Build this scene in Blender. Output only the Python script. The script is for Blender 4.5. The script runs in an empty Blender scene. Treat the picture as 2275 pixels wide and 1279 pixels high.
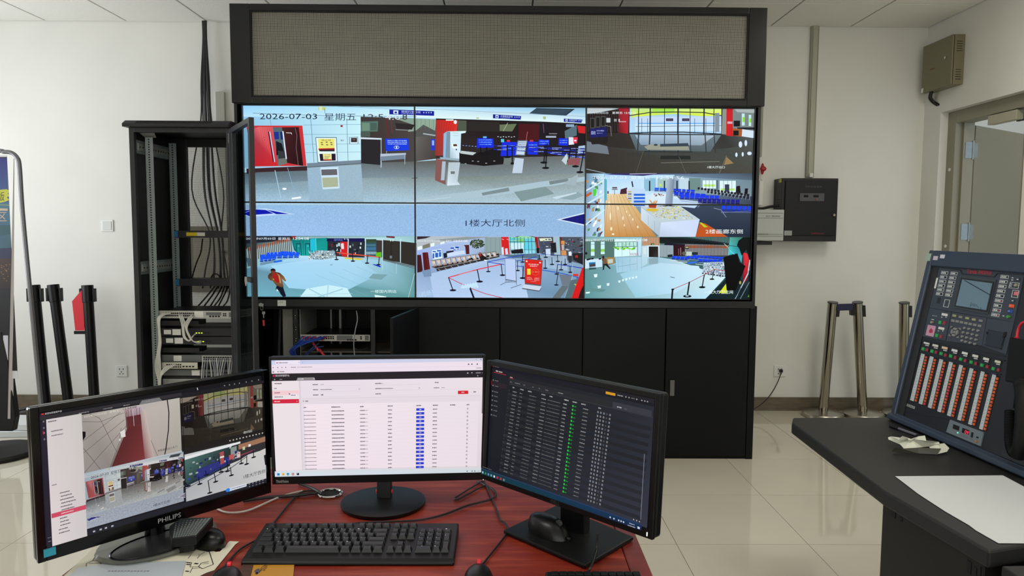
import bpy, math, random
import numpy as np
from mathutils import Vector, Matrix
random.seed(7)
sc = bpy.context.scene
COL = sc.collection

# ---------------------------------------------------------------- camera
FPX, PITCH, YAW, ROLL, ZC = 1624.08, 0.07986585, 0.00872475, 0.00548024, 1.46
CF = np.array([math.sin(YAW)*math.cos(PITCH), math.cos(YAW)*math.cos(PITCH), -math.sin(PITCH)])
_r0 = np.array([math.cos(YAW), -math.sin(YAW), 0.0]); _u0 = np.cross(_r0, CF)
CR = _r0*math.cos(ROLL) + _u0*math.sin(ROLL); CU = np.cross(CR, CF); CC = np.array([0, 0, ZC])
cam_data = bpy.data.cameras.new('camera')
cam = bpy.data.objects.new('camera', cam_data); COL.objects.link(cam)
cam_data.sensor_width = 36; cam_data.lens = FPX/2275*36; cam_data.clip_start = 0.05
m = Matrix.Identity(4)
for i in range(3):
    m[i][0] = CR[i]; m[i][1] = CU[i]; m[i][2] = -CF[i]; m[i][3] = CC[i]
cam.matrix_world = m
sc.camera = cam

# ---------------------------------------------------------------- light, exposure
sc.view_settings.view_transform = 'Standard'; sc.view_settings.look = 'None'
sc.view_settings.gamma = 1; sc.view_settings.use_curve_mapping = False
sc.view_settings.exposure = 0.0
world = bpy.data.worlds.new('world'); sc.world = world; world.use_nodes = True
bg = world.node_tree.nodes['Background']; bg.inputs[0].default_value = (0.75, 0.87, 1, 1); bg.inputs[1].default_value = 1.2
def area(name, loc, rot, sx, sy, e, col):
    l = bpy.data.lights.new(name, 'AREA'); l.shape = 'RECTANGLE'; l.size = sx; l.size_y = sy
    l.energy = e; l.color = col
    o = bpy.data.objects.new(name, l); COL.objects.link(o); o.location = loc; o.rotation_euler = rot
    return o
area('window_daylight', (-4.86, 3.9, 1.75), (0, math.radians(-90), 0), 1.7, 2.6, 64, (0.93, 0.955, 1.0))
area('rear_window_daylight', (0.9, -2.5, 1.55), (math.radians(90), 0, 0), 6.0, 1.7, 74, (0.98, 0.99, 0.96))
area('ceiling_lamp_one', (-1.6, 1.2, 3.03), (0, 0, 0), 1.2, 0.6, 25, (1, 0.97, 0.9))
area('ceiling_lamp_two', (1.3, 1.2, 3.03), (0, 0, 0), 1.2, 0.6, 25, (1, 0.97, 0.9))
area('right_corner_fill', (2.5, 3.5, 3.03), (0, 0, 0), 0.6, 1.2, 21, (1, 0.96, 0.84))  # added warm fill to brighten the back right corner, no known fixture there

# ---------------------------------------------------------------- pixel rays used to place things at their real depth
def ray(px, py): return CF*FPX + CR*(px-1137.5) - CU*(py-639.5)
def hit(px, py, n, c):
    d = ray(px, py); n = np.array(n, float); t = ((np.array(c, float)-CC)@n)/(d@n); return CC + d*t
def onz(px, py, z=0.0): return hit(px, py, (0, 0, 1), (0, 0, z))
def ony(px, py, y): return hit(px, py, (0, 1, 0), (0, y, 0))
def onx(px, py, x): return hit(px, py, (1, 0, 0), (x, 0, 0))

# ---------------------------------------------------------------- materials
def lin(c):
    return tuple((v/255)/12.92 if v/255 <= .04045 else ((v/255+.055)/1.055)**2.4 for v in c[:3])
MATS = {}
def mat(name, c=(128, 128, 128), rough=.5, metal=0.0, spec=.5, emit=0.0, noise=0.0, nscale=30, bump=0.0, bscale=200, coat=0.0, stretch=None):
    if name in MATS: return MATS[name]
    M = bpy.data.materials.new(name); M.use_nodes = True; nt = M.node_tree; b = nt.nodes['Principled BSDF']
    L = lin(c)
    b.inputs['Base Color'].default_value = (*L, 1); b.inputs['Roughness'].default_value = rough
    b.inputs['Metallic'].default_value = metal; b.inputs['Specular IOR Level'].default_value = spec
    b.inputs['Coat Weight'].default_value = coat; b.inputs['Coat Roughness'].default_value = .1
    if emit:
        b.inputs['Emission Color'].default_value = (*L, 1); b.inputs['Emission Strength'].default_value = emit
    if noise or bump:
        tc = nt.nodes.new('ShaderNodeTexCoord'); mp = nt.nodes.new('ShaderNodeMapping')
        nt.links.new(tc.outputs['Object'], mp.inputs[0])
        if stretch: mp.inputs['Scale'].default_value = stretch
    if noise:
        n = nt.nodes.new('ShaderNodeTexNoise'); n.inputs['Scale'].default_value = nscale; n.inputs['Detail'].default_value = 5
        nt.links.new(mp.outputs[0], n.inputs['Vector'])
        r = nt.nodes.new('ShaderNodeMapRange'); r.inputs[1].default_value = .3; r.inputs[2].default_value = .7
        r.inputs[3].default_value = 1-noise; r.inputs[4].default_value = 1+noise
        nt.links.new(n.outputs[0], r.inputs[0])
        v = nt.nodes.new('ShaderNodeVectorMath'); v.operation = 'SCALE'; v.inputs[0].default_value = L
        nt.links.new(r.outputs[0], v.inputs['Scale']); nt.links.new(v.outputs[0], b.inputs['Base Color'])
    if bump:
        n2 = nt.nodes.new('ShaderNodeTexNoise'); n2.inputs['Scale'].default_value = bscale; n2.inputs['Detail'].default_value = 3
        nt.links.new(mp.outputs[0], n2.inputs['Vector'])
        bp = nt.nodes.new('ShaderNodeBump'); bp.inputs['Strength'].default_value = bump; bp.inputs['Distance'].default_value = .002
        nt.links.new(n2.outputs[0], bp.inputs['Height']); nt.links.new(bp.outputs[0], b.inputs['Normal'])
    MATS[name] = M; return M

def screen_mat():
    # picture shown on a display: colours from the mesh attribute, alpha = amount of fine sensor grain
    M = bpy.data.materials.new('display_picture'); M.use_nodes = True; nt = M.node_tree; b = nt.nodes['Principled BSDF']
    a = nt.nodes.new('ShaderNodeAttribute'); a.attribute_name = 'pic'
    tc = nt.nodes.new('ShaderNodeTexCoord')
    n = nt.nodes.new('ShaderNodeTexNoise'); n.inputs['Scale'].default_value = 300; n.inputs['Detail'].default_value = 1.5
    nt.links.new(tc.outputs['Object'], n.inputs['Vector'])
    m1 = nt.nodes.new('ShaderNodeMath'); m1.operation = 'SUBTRACT'; m1.inputs[1].default_value = .5
    nt.links.new(n.outputs[0], m1.inputs[0])
    m2 = nt.nodes.new('ShaderNodeMath'); m2.operation = 'MULTIPLY'; nt.links.new(m1.outputs[0], m2.inputs[0]); nt.links.new(a.outputs['Alpha'], m2.inputs[1])
    m3 = nt.nodes.new('ShaderNodeMath'); m3.operation = 'ADD'; m3.inputs[1].default_value = 1; nt.links.new(m2.outputs[0], m3.inputs[0])
    v = nt.nodes.new('ShaderNodeVectorMath'); v.operation = 'SCALE'
    nt.links.new(a.outputs['Color'], v.inputs[0]); nt.links.new(m3.outputs[0], v.inputs['Scale'])
    nt.links.new(v.outputs[0], b.inputs['Emission Color']); b.inputs['Emission Strength'].default_value = .97
    b.inputs['Base Color'].default_value = (.002, .002, .003, 1); b.inputs['Roughness'].default_value = .4
    b.inputs['Specular IOR Level'].default_value = .1
    return M
M_SCREEN = screen_mat()

# ---------------------------------------------------------------- object helpers
MW = {}
def tag(o, label=None, cat=None, group=None, kind=None):
    if label: o['label'] = label
    if cat: o['category'] = cat
    if group: o['group'] = group
    if kind: o['kind'] = kind
    return o
def thing(name, label, cat, loc=(0, 0, 0), group=None, M=None, kind=None):
    o = bpy.data.objects.new(name, None); COL.objects.link(o); o.empty_display_size = .05
    W = M if M is not None else Matrix.Translation(Vector(loc))
    o.matrix_world = W; MW[o] = W.copy()
    return tag(o, label, cat, group, kind)

class MB:
    def __init__(s): s.v = []; s.f = []; s.round = False
    def add(s, vs, fs):
        k = len(s.v); s.v += [tuple(map(float, p)) for p in vs]; s.f += [[k+i for i in f] for f in fs]; return s
    def box(s, x0, x1, y0, y1, z0, z1):
        x0, x1 = min(x0, x1), max(x0, x1); y0, y1 = min(y0, y1), max(y0, y1); z0, z1 = min(z0, z1), max(z0, z1)
        return s.add([(x0, y0, z0), (x1, y0, z0), (x1, y1, z0), (x0, y1, z0), (x0, y0, z1), (x1, y0, z1), (x1, y1, z1), (x0, y1, z1)],
                     [(3, 2, 1, 0), (4, 5, 6, 7), (0, 1, 5, 4), (1, 2, 6, 5), (2, 3, 7, 6), (3, 0, 4, 7)])
    def frame(s, x0, x1, z0, z1, y0, y1, t, tb=None, tt=None):
        tb = t if tb is None else tb; tt = t if tt is None else tt
        s.box(x0, x0+t, y0, y1, z0, z1); s.box(x1-t, x1, y0, y1, z0, z1)
        s.box(x0+t, x1-t, y0, y1, z0, z0+tb); s.box(x0+t, x1-t, y0, y1, z1-tt, z1); return s
    def slab(s, pts, off):
        # polygon pts extruded by the vector off
        n = len(pts); off = np.array(off, float); p = [np.array(q, float) for q in pts]
        vs = p + [q+off for q in p]
        fs = [list(range(n)), list(range(2*n-1, n-1, -1))] + [[i, i+n, (i+1) % n+n, (i+1) % n] for i in range(n)]
        a = np.cross(p[1]-p[0], p[2]-p[0])
        if n > 3: a = sum(np.cross(p[i]-p[0], p[i+1]-p[0]) for i in range(1, n-1))
        if a@off > 0: fs = [list(reversed(f)) for f in fs]
        return s.add(vs, fs)
    def ring(s, rings, caps=True, closed=False):
        k = len(s.v); n = len(rings[0]); s.round = s.round or n > 4
        for r in rings: s.v += [tuple(map(float, p)) for p in r]
        m_ = len(rings)
        for i in range(m_ if closed else m_-1):
            a, b = k+i*n, k+((i+1) % m_)*n
            for j in range(n): s.f.append([a+j, a+(j+1) % n, b+(j+1) % n, b+j])
        if caps and not closed:
            s.f.append([k+j for j in range(n-1, -1, -1)]); s.f.append([k+(m_-1)*n+j for j in range(n)])
        return s
    def tube(s, pts, r, n=8, closed=False, r2=None):
        P = [np.array(p, float) for p in pts]; m_ = len(P); rings = []; up = None
        for i in range(m_):
            if closed: t = P[(i+1) % m_]-P[i-1]
            else: t = P[min(i+1, m_-1)]-P[max(i-1, 0)]
            t = t/(np.linalg.norm(t)+1e-12)
            if up is None:
                up = np.array([0, 0, 1.0]) if abs(t[2]) < .9 else np.array([1.0, 0, 0])
            a = up - t*(up@t); a /= np.linalg.norm(a)+1e-12; b = np.cross(t, a); up = a
            rr = r if r2 is None else r+(r2-r)*i/(m_-1)
            rings.append([P[i]+(a*math.cos(q)+b*math.sin(q))*rr for q in [2*math.pi*j/n for j in range(n)]])
        return s.ring(rings, closed=closed)
    def cyl(s, p0, p1, r, n=20, r2=None): return s.tube([p0, p1], r, n, r2=r2)
    def lathe(s, c, prof, n=32):
        c = np.array(c, float)
        return s.ring([[c+np.array([r*math.cos(q), r*math.sin(q), z]) for q in [2*math.pi*j/n for j in range(n)]] for r, z in prof])
    def ell(s, c, rx, ry, rz, n=16, m_=8, bot=-1.0, rot=0.0):
        c = np.array(c, float); rings = []; ca, sa = math.cos(rot), math.sin(rot)
        a0 = math.asin(max(-1, bot))
        for i in range(m_+1):
            a = a0+(math.pi/2*.98-a0)*i/m_
            R = []
            for j in range(n):
                q = 2*math.pi*j/n; x = rx*math.cos(a)*math.cos(q); y = ry*math.cos(a)*math.sin(q)
                R.append(c+np.array([x*ca-y*sa, x*sa+y*ca, rz*math.sin(a)]))
            rings.append(R)
        return s.ring(rings)
    def mesh(s, name):
        me = bpy.data.meshes.new(name); me.from_pydata(s.v, [], s.f); me.update(); return me
    def build(s, name, mt, parent=None, local=False, bevel=0, smooth=False, loc=None, label=None, cat=None, group=None, kind=None, seg=2):
        o = bpy.data.objects.new(name, None)
        if parent is not None:
            W = MW[parent]
            if not local:
                Wi = W.inverted(); s.v = [tuple(Wi@Vector(p)) for p in s.v]
        else:
            if loc is None:
                a = np.array(s.v); loc = ((a[:, 0].min()+a[:, 0].max())/2, (a[:, 1].min()+a[:, 1].max())/2, a[:, 2].min())
            s.v = [(p[0]-loc[0], p[1]-loc[1], p[2]-loc[2]) for p in s.v]
        me = s.mesh(name); bpy.data.objects.remove(o)
        o = bpy.data.objects.new(name, me); COL.objects.link(o)
        if parent is not None: o.parent = parent; MW[o] = MW[parent]
        else: o.location = loc; MW[o] = Matrix.Translation(Vector(loc))
        me.materials.append(mt)
        if s.round: smooth_flat(o, 38)
        if bevel:
            b = o.modifiers.new('bevel', 'BEVEL'); b.width = bevel; b.segments = seg; b.limit_method = 'ANGLE'; b.angle_limit = math.radians(40)
        return tag(o, label, cat, group, kind)
def inst(src, loc, name, parent, rot=None):
    o = src.copy(); o.name = name; COL.objects.link(o); o.parent = parent; o.location = loc
    if rot: o.rotation_euler = rot
    MW[o] = MW[parent]; return o
def smooth_flat(o, ang=40):
    me = o.data
    for p in me.polygons: p.use_smooth = True
    me.update()
    cosl = math.cos(math.radians(ang)); en = {}
    for p in me.polygons:
        for ek in p.edge_keys: en.setdefault(ek, []).append(p.normal)
    att = me.attributes.new('sharp_edge', 'BOOLEAN', 'EDGE')
    for e in me.edges:
        ns = en.get(tuple(sorted(e.vertices)), [])
        att.data[e.index].value = (len(ns) != 2) or ns[0].dot(ns[1]) < cosl
    return o
def crom(pts, k=6):
    P = [np.array(p, float) for p in pts]; P = [2*P[0]-P[1]]+P+[2*P[-1]-P[-2]]; out = []
    for i in range(1, len(P)-2):
        for j in range(k):
            t = j/k; a, b, c, d = P[i-1:i+3]
            out.append(.5*((2*b)+(-a+c)*t+(2*a-5*b+4*c-d)*t*t+(-a+3*b-3*c+d)*t**3))
    out.append(P[-2]); return out

NTH = 'first second third fourth fifth sixth seventh eighth ninth tenth eleventh twelfth thirteenth fourteenth'.split()
# ---------------------------------------------------------------- lettering as flat meshes
TXT = {}
def text_tris(s):
    if s in TXT: return TXT[s]
    c = bpy.data.curves.new('t', 'FONT'); c.body = s; c.resolution_u = 2; c.size = 1
    o = bpy.data.objects.new('t', c); COL.objects.link(o)
    bpy.context.view_layer.update()
    me = bpy.data.meshes.new_from_object(o.evaluated_get(bpy.context.evaluated_depsgraph_get()))
    v = [(p.co.x, p.co.y) for p in me.vertices]; f = [tuple(p.vertices) for p in me.polygons]
    bpy.data.objects.remove(o); bpy.data.curves.remove(c); bpy.data.meshes.remove(me)
    if not v: v = [(0, 0), (1, 0), (1, 1)]; f = [(0, 1, 2)]
    a = np.array(v); lo = a.min(0); sz = np.maximum(a.max(0)-lo, 1e-6)
    TXT[s] = ((a-lo)/sz, f, sz[0]/sz[1]); return TXT[s]
def hom(src, dst):
    A = []; b = []
    for (x, y), (u, v) in zip(src, dst):
        A += [[x, y, 1, 0, 0, 0, -u*x, -u*y], [0, 0, 0, x, y, 1, -v*x, -v*y]]; b += [u, v]
    return np.append(np.linalg.solve(np.array(A, float), np.array(b, float)), 1).reshape(3, 3)
def rc(x0, y0, x1, y1): return [(x0, y0), (x1, y0), (x1, y1), (x0, y1)]

class Pic:
    """coloured flat shapes (what a screen shows), in any drawing frame; each is kept as points with colours"""
    def __init__(s): s.items = []; s.stack = []; s.T = None
    def frame(s, src=None, dst=None):
        s.T = None if src is None else hom(src, dst); return s
    def crop(s, ox, oy, k): s.T = hom(rc(0, 0, 1, 1), rc(ox, oy, ox+1/k, oy+1/k)); return s
    def mp(s, p):
        if s.T is None: return (p[0], p[1])
        r = s.T@[p[0], p[1], 1]; return (r[0]/r[2], r[1]/r[2])
    def poly(s, pts, c, n=0.0):
        cs = c if isinstance(c, list) else [c]*len(pts)
        s.items.append([s.mp(p)+lin(k)+(n,) for p, k in zip(pts, cs)]); return s
    def r(s, x0, y0, x1, y1, c, n=0.0): return s.poly(rc(x0, y0, x1, y1), c, n)
    def line(s, pts, w, c):
        for (a, b) in zip(pts[:-1], pts[1:]):
            d = np.array(b, float)-a; L = np.linalg.norm(d)+1e-9; q = np.array([-d[1], d[0]])/L*w/2; e = d/L*w*.3
            a_ = np.array(a)-e; b_ = np.array(b)+e
            s.poly([a_+q, b_+q, b_-q, a_-q], c)
        return s
    def ell(s, cx, cy, rx, ry, c, k=14): return s.poly([(cx+rx*math.cos(6.2832*i/k), cy+ry*math.sin(6.2832*i/k)) for i in range(k)], c)
    def text(s, t, x0, y0, x1, y1, c, sl=0.0):
        v, f, _ = text_tris(t)
        P = [(x0+a*(x1-x0), y1+b*(y0-y1)+sl*a*(x1-x0)) for a, b in v]
        for q in f: s.poly([P[i] for i in q], c)
        return s
    def dashes(s, x0, y, x1, h, c, rnd, seg=None):
        # blurred, unreadable small print
        x = x0
        while x < x1-1:
            w = rnd.uniform(.5, 1.0)*h*.9; k = rnd.uniform(.75, 1.05)
            s.r(x, y-h/2*rnd.uniform(.7, 1), min(x+w, x1), y+h/2*rnd.uniform(.7, 1), tuple(min(255, v*k) for v in c)); x += w+h*.22
        return s
def clip(poly, x0, x1, y0, y1):
    for ax, lim, sg in ((0, x0, 1), (0, x1, -1), (1, y0, 1), (1, y1, -1)):
        out = []; n = len(poly)
        for i in range(n):
            a, b = poly[i], poly[(i+1) % n]; da, db = sg*(a[ax]-lim), sg*(b[ax]-lim)
            if da >= 0: out.append(a)
            if (da > 0 and db < 0) or (da < 0 and db > 0):
                t = da/(da-db); out.append(tuple(a[k]+(b[k]-a[k])*t for k in range(len(a))))
        poly = out
        if len(poly) < 3: return None
    return poly
def pic_mesh(pic, to_local, rect, name, parent, y_front, step=1.2e-5, mtl=None, base=(8, 8, 10)):
    """picture mesh on the local plane y = y_front (facing -y), cut to rect = (x0, x1, z0, z1)"""
    x0, x1, z0, z1 = rect; V = []; F = []; C = []; k = 0
    def put(pl, h=0.0):
        a = len(V)
        for p in pl: V.append((p[0], y_front-(k+h)*step, p[1]))
        idx = list(range(a, a+len(pl)))
        ar = sum(pl[i][0]*pl[(i+1) % len(pl)][1]-pl[(i+1) % len(pl)][0]*pl[i][1] for i in range(len(pl)))
        if ar < 0: idx.reverse()
        F.append(idx); C.extend([pl[i-a][2:] for i in idx])
    put([(x0, z0, *lin(base), 0), (x1, z0, *lin(base), 0), (x1, z1, *lin(base), 0), (x0, z1, *lin(base), 0)]); k = 1
    for it in pic.items:
        pl = [tuple(to_local(p[0], p[1]))+tuple(p[2:]) for p in it]
        xs = [p[0] for p in pl]; zs = [p[1] for p in pl]
        if max(xs) <= x0 or min(xs) >= x1 or max(zs) <= z0 or min(zs) >= z1: continue
        if min(xs) < x0 or max(xs) > x1 or min(zs) < z0 or max(zs) > z1:
            pl = clip(pl, x0, x1, z0, z1)
            if not pl: continue
        if len(pl) > 3 or max(xs)-min(xs) > .02: k += 1; put(pl)
        else: put(pl, .5)
    me = bpy.data.meshes.new(name); me.from_pydata(V, [], F)
    at = me.color_attributes.new('pic', 'FLOAT_COLOR', 'CORNER')
    at.data.foreach_set('color', np.array(C, dtype=np.float32).reshape(-1))
    o = bpy.data.objects.new(name, me); COL.objects.link(o); me.materials.append(mtl or M_SCREEN)
    o.parent = parent; MW[o] = MW[parent]; return o

# ================================================================ pictures shown on the displays (drawn in photograph pixels of the display wall)
NAVY = (30, 38, 160)
def seats(p, x0, y0, x1, y1, n, h, c=(38, 82, 225), lean=.25, edge=(150, 180, 215)):
    for i in range(n):
        t = (i+.5)/n; x = x0+(x1-x0)*t; y = y0+(y1-y0)*t; w = abs(x1-x0)/n*.84
        p.poly([(x-w/2, y), (x+w/2, y+(y1-y0)/n), (x+w/2-lean*h*.5, y+h*.62), (x-w/2-lean*h*.5, y+h*.62)], c)
        p.poly([(x-w/2-lean*h*.5, y+h*.66), (x+w/2-lean*h*.5, y+h*.66), (x+w/2-lean*h, y+h*.95), (x-w/2-lean*h, y+h*.95)], tuple(int(v*.72) for v in c))
    p.line([(x0, y0+h*1.1), (x1, y1+h*1.1)], h*.1, edge)
def post(p, x0, y0, x1, y1, w=2.2, c=(20, 22, 30), b=1.0):
    p.line([(x0, y0), (x1, y1)], w, c); p.ell(x1, y1, w*2.7*b, w*.85*b, c)

def view_north(p):
    # crops of the two upper left displays: white wall, doors, check-in hall
    p.r(530, 230, 1302, 527, (190, 222, 238))
    p.poly([(530, 232), (925, 232), (925, 259), (536, 256)], [(150, 205, 238), (190, 228, 246), (214, 236, 246), (182, 220, 242)])
    p.poly(rc(530, 258, 800, 372), [(150, 196, 222), (200, 232, 244), (206, 234, 244), (150, 190, 214)])
    # floor
    p.poly([(530, 384), (682, 368), (800, 361), (925, 358), (1010, 352), (1302, 340), (1302, 456), (530, 456)],
           [(96, 112, 118), (104, 112, 114), (110, 118, 118), (104, 104, 98), (96, 96, 90), (112, 112, 108), (172, 190, 194), (168, 194, 210)], .55)
    p.poly([(530, 410), (800, 395), (1010, 392), (1302, 385), (1302, 456), (530, 456)],
           [(134, 158, 168), (152, 166, 166), (132, 140, 132), (146, 154, 150), (184, 202, 206), (176, 204, 220)], .7)
    p.poly(rc(530, 455, 1302, 527), [(156, 188, 216), (152, 182, 208), (154, 184, 212), (164, 194, 226)], .8)
    # reflections on the shiny floor
    p.poly([(680, 372), (801, 364), (807, 450), (686, 450)], [(160, 184, 196), (164, 184, 192), (164, 186, 194), (158, 182, 196)], .5)
    p.poly([(545, 374), (680, 368), (681, 378), (570, 382), (546, 386)], (68, 44, 48), .2)
    p.poly([(710, 371), (750, 370), (753, 418), (715, 420)], (206, 222, 230), .3)
    p.poly([(712, 376), (747, 375), (748, 388), (713, 389)], (110, 106, 110), .2)
    p.poly([(714, 394), (749, 393), (750, 414), (716, 416)], (176, 180, 150), .3)
    p.line([(609, 378), (622, 440)], 1.6, (176, 204, 218)); p.line([(637, 372), (652, 425)], 1, (150, 180, 196))
    p.ell(630, 419, 5, 2.4, (244, 250, 252)); p.poly([(646, 439), (667, 436), (667, 440), (646, 442.5)], (246, 252, 252))
    # ceiling and wall joints
    p.line([(560, 250), (720, 256), (925, 258)], 1.2, (120, 150, 170)); p.line([(690, 232), (925, 244)], .7, (120, 150, 170))
    p.r(705, 237, 722, 243, (196, 206, 120)); p.r(708, 235, 714, 245, (214, 224, 190))
    p.line([(719, 241), (721, 252)], .8, (60, 80, 96))
    for y in (275.5, 297, 318.5, 337): p.line([(672, y+1), (800, y)], .7, (112, 148, 172))
    for x, x2 in ((688.5, 696), (769, 772)): p.line([(x, 262), (x2, 360)], .9, (80, 108, 130))
    p.line([(598, 262), (600, 277)], .7, (90, 120, 140))
    p.poly([(680, 362), (801, 354.5), (801, 361), (681, 370)], (126, 140, 150))
    # red doors
    p.poly([(545, 278), (670, 278), (679.4, 367.7), (562, 369)], (206, 58, 62))
    p.poly([(547, 289), (572, 281), (604, 281), (616, 368), (562, 369)], [(150, 70, 86), (226, 112, 116), (214, 96, 100), (216, 44, 48), (190, 40, 50)])
    for k in range(7): p.line([(576+k*4, 283), (590+k*3.6, 366)], .5, (180, 66, 74))
    p.poly([(604, 282), (626, 282), (637, 362), (616, 368)], (92, 112, 116))
    p.poly([(606, 292), (617, 292), (618, 308), (608, 309)], (36, 60, 140)); p.poly([(620, 292), (626, 292), (628, 309), (622, 309)], (30, 52, 120))
    p.poly([(611, 312), (624, 318), (631, 342), (612, 344)], (30, 30, 34)); p.poly([(615, 334), (632, 336), (634, 352), (617, 352)], (60, 66, 66))
    p.poly([(617, 352), (636, 350), (637, 362), (616, 368)], (118, 124, 116))
    p.poly([(624.5, 282), (662, 281.5), (672, 368), (636, 361)], [(84, 40, 42), (60, 24, 26), (44, 16, 20), (66, 28, 32)])
    p.line([(634, 294), (645, 294.5)], 1.6, (206, 196, 196)); p.line([(645, 294), (646, 297)], 1.4, (226, 216, 216))
    p.line([(654, 284), (658, 300), (656, 326), (661, 366)], .9, (150, 120, 118))
    p.poly([(593.5, 291.5), (597.5, 291.5), (608.5, 359), (604.5, 359)], (30, 24, 50)); p.poly([(596, 291.5), (598.2, 291.5), (609.2, 359), (607, 359)], (214, 206, 222))
    p.poly([(625.2, 290.5), (628, 290.5), (635.6, 352.5), (633, 352.5)], (226, 228, 236))
    p.r(584.5, 304, 586, 305.5, (120, 20, 30)); p.r(585.5, 309, 587, 310.5, (120, 20, 30))
    # fire cabinet with yellow notice, phone box
    p.poly([(699, 304), (746.5, 304), (749, 359), (704, 361)], (90, 110, 124)); p.poly([(700.5, 305.5), (745, 305.5), (747.5, 357.5), (705.5, 359.5)], (228, 240, 246))
    p.poly([(704.5, 307.5), (742, 307.5), (742, 335), (707, 335)], (232, 224, 120)); p.text('消火栓', 712, 308.5, 734, 312.5, (120, 50, 40))
    for q in ((711, 315), (722, 314), (732, 315), (712, 319.5), (723, 320), (733, 319.5)): p.r(q[0], q[1], q[0]+4.5, q[1]+2, (96, 84, 60))
    p.poly([(706, 329), (742, 328), (742, 332), (706, 332)], (186, 44, 44)); p.poly([(707, 331.5), (742, 331), (742, 335.5), (708, 335.5)], (50, 36, 44))
    p.poly([(708, 341), (744, 340.5), (744.5, 356), (710, 357)], (44, 34, 58)); p.poly([(715.5, 340.5), (735, 340.5), (735.5, 355), (717, 355)], (232, 224, 150))
    p.r(717, 353, 735, 355.5, (196, 70, 60)); p.text('灭火器', 719, 341.5, 732, 344, (170, 60, 60))
    for k in range(3): p.r(719, 346+k*2.2, 732-k*2, 347+k*2.2, (150, 140, 90))
    p.ell(757.6, 279, 3, 2.3, (166, 30, 50)); p.r(756, 309.5, 762, 312.5, (90, 100, 110)); p.r(757.5, 310, 761, 311.8, (214, 226, 230))
    p.poly([(774, 304), (794, 303), (795, 319), (775, 319.5)], (110, 132, 150)); p.poly([(775.5, 305), (793, 304.5), (793.5, 318), (776.5, 318.5)], (216, 232, 240)); p.r(778.5, 305.5, 792, 315, (58, 44, 50)); p.r(782, 308, 788, 311, (120, 90, 96))
    # dark check-in hall
    p.poly([(800, 258), (925, 262), (925, 358), (801, 361)], [(72, 60, 56), (84, 74, 70), (86, 80, 76), (60, 52, 52)])
    p.poly([(801, 269), (839, 268), (838, 291), (801, 292)], (92, 122, 108)); p.poly([(803, 272), (820, 272), (820, 289), (803, 290)], (118, 146, 124)); p.poly([(822, 272), (836, 272), (836, 288), (822, 289)], (80, 104, 92))
    p.poly([(800, 291), (821, 291), (821, 303), (800, 303)], (84, 96, 88)); p.line([(858, 264), (861, 304)], 3, (110, 50, 52)); p.line([(868, 264), (870, 292)], 2, (116, 60, 62))
    p.poly([(875, 262), (925, 262), (925, 290), (905, 292), (914, 275)], (140, 160, 142)); p.poly([(877, 272), (921, 276), (914, 287), (880, 285)], (50, 44, 44)); p.line([(878, 287), (917, 289)], 1, (170, 176, 170))
    p.poly([(801, 307), (845, 309), (845, 366), (801, 362)], (46, 42, 44)); p.poly([(800, 304), (847, 306), (847, 309.5), (800, 308)], (206, 214, 220)); p.line([(845.5, 308), (846, 370)], 1.5, (186, 196, 206))
    p.poly([(844, 341), (901, 339), (901, 343), (844, 347)], (186, 194, 204)); p.poly([(844, 347), (900, 343.5), (900, 352), (845, 357)], (126, 140, 154)); p.line([(898.5, 340), (898.5, 364)], 1.4, (170, 182, 194)); p.line([(844.5, 346), (845, 372)], 1.2, (170, 182, 194))
    p.poly([(855, 307.5), (907, 306.5), (908, 333), (856, 335)], (24, 66, 214))
    for k in range(3): p.dashes(860, 311.5+k*3.8, 904, 2.4, (176, 200, 250), random.Random(5+k))
    p.ell(880, 326.5, 6, 4, (200, 216, 250)); p.ell(880, 326.5, 5, 3.1, (24, 66, 214)); p.text('1', 878.8, 324, 881.6, 329, (220, 230, 255))
    p.line([(858, 335), (858, 340)], .8, (190, 200, 210))
    # second column: hall
    p.poly([(922, 262), (969, 264), (968, 352), (922, 358)], [(122, 118, 110), (96, 88, 84), (76, 66, 60), (100, 94, 88)])
    p.poly([(922, 262), (969, 264), (966, 290), (922, 292)], (150, 170, 148)); p.poly([(922, 290), (940, 276), (967, 290), (967, 302), (922, 303)], (94, 92, 88)); p.line([(940, 296), (966, 300)], 2.4, (180, 186, 186))
    for k in range(5): p.line([(926+k*9, 264), (926+k*9, 286)], .6, (110, 130, 116))
    p.r(957, 308, 966, 333, (40, 66, 196)); p.r(959, 311, 964, 322, (150, 174, 230))
    p.poly([(968, 262), (1302, 272), (1302, 345), (968, 352)], [(44, 30, 28), (30, 22, 26), (34, 26, 32), (60, 50, 48)])
    p.poly([(1016, 266), (1036, 267), (1036, 292), (1016, 291)], (90, 96, 80)); p.poly([(1108, 276), (1148, 274), (1138, 291), (1108, 290)], (112, 124, 92)); p.poly([(1036, 268), (1110, 270), (1110, 292), (1036, 290)], (50, 44, 40))
    p.line([(1118, 290), (1128, 272)], 1, (190, 190, 170)); p.poly([(1152, 274), (1198, 274), (1198, 312), (1152, 311)], (82, 22, 28)); p.line([(1172, 292), (1169, 312)], 1.2, (186, 110, 110))
    p.poly([(1198, 271), (1220, 272), (1220, 300), (1198, 300)], (34, 24, 36)); p.line([(1207, 274), (1209, 294)], .8, (150, 120, 130))
    p.poly([(1255, 290), (1282, 276), (1282, 300), (1256, 308)], (96, 118, 124)); p.poly([(1283, 278), (1302, 280), (1302, 296), (1286, 294)], (206, 40, 44))
    p.r(1258, 275, 1276, 281, (150, 170, 190)); p.r(1213, 301, 1236, 305, (170, 176, 186)); p.r(1220, 295, 1238, 297, (140, 130, 136))
    p.poly([(969, 265), (1016, 266), (1015, 292), (985, 345), (966, 345)], [(190, 52, 42), (230, 46, 40), (214, 60, 56), (160, 66, 60), (150, 60, 52)])
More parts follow.
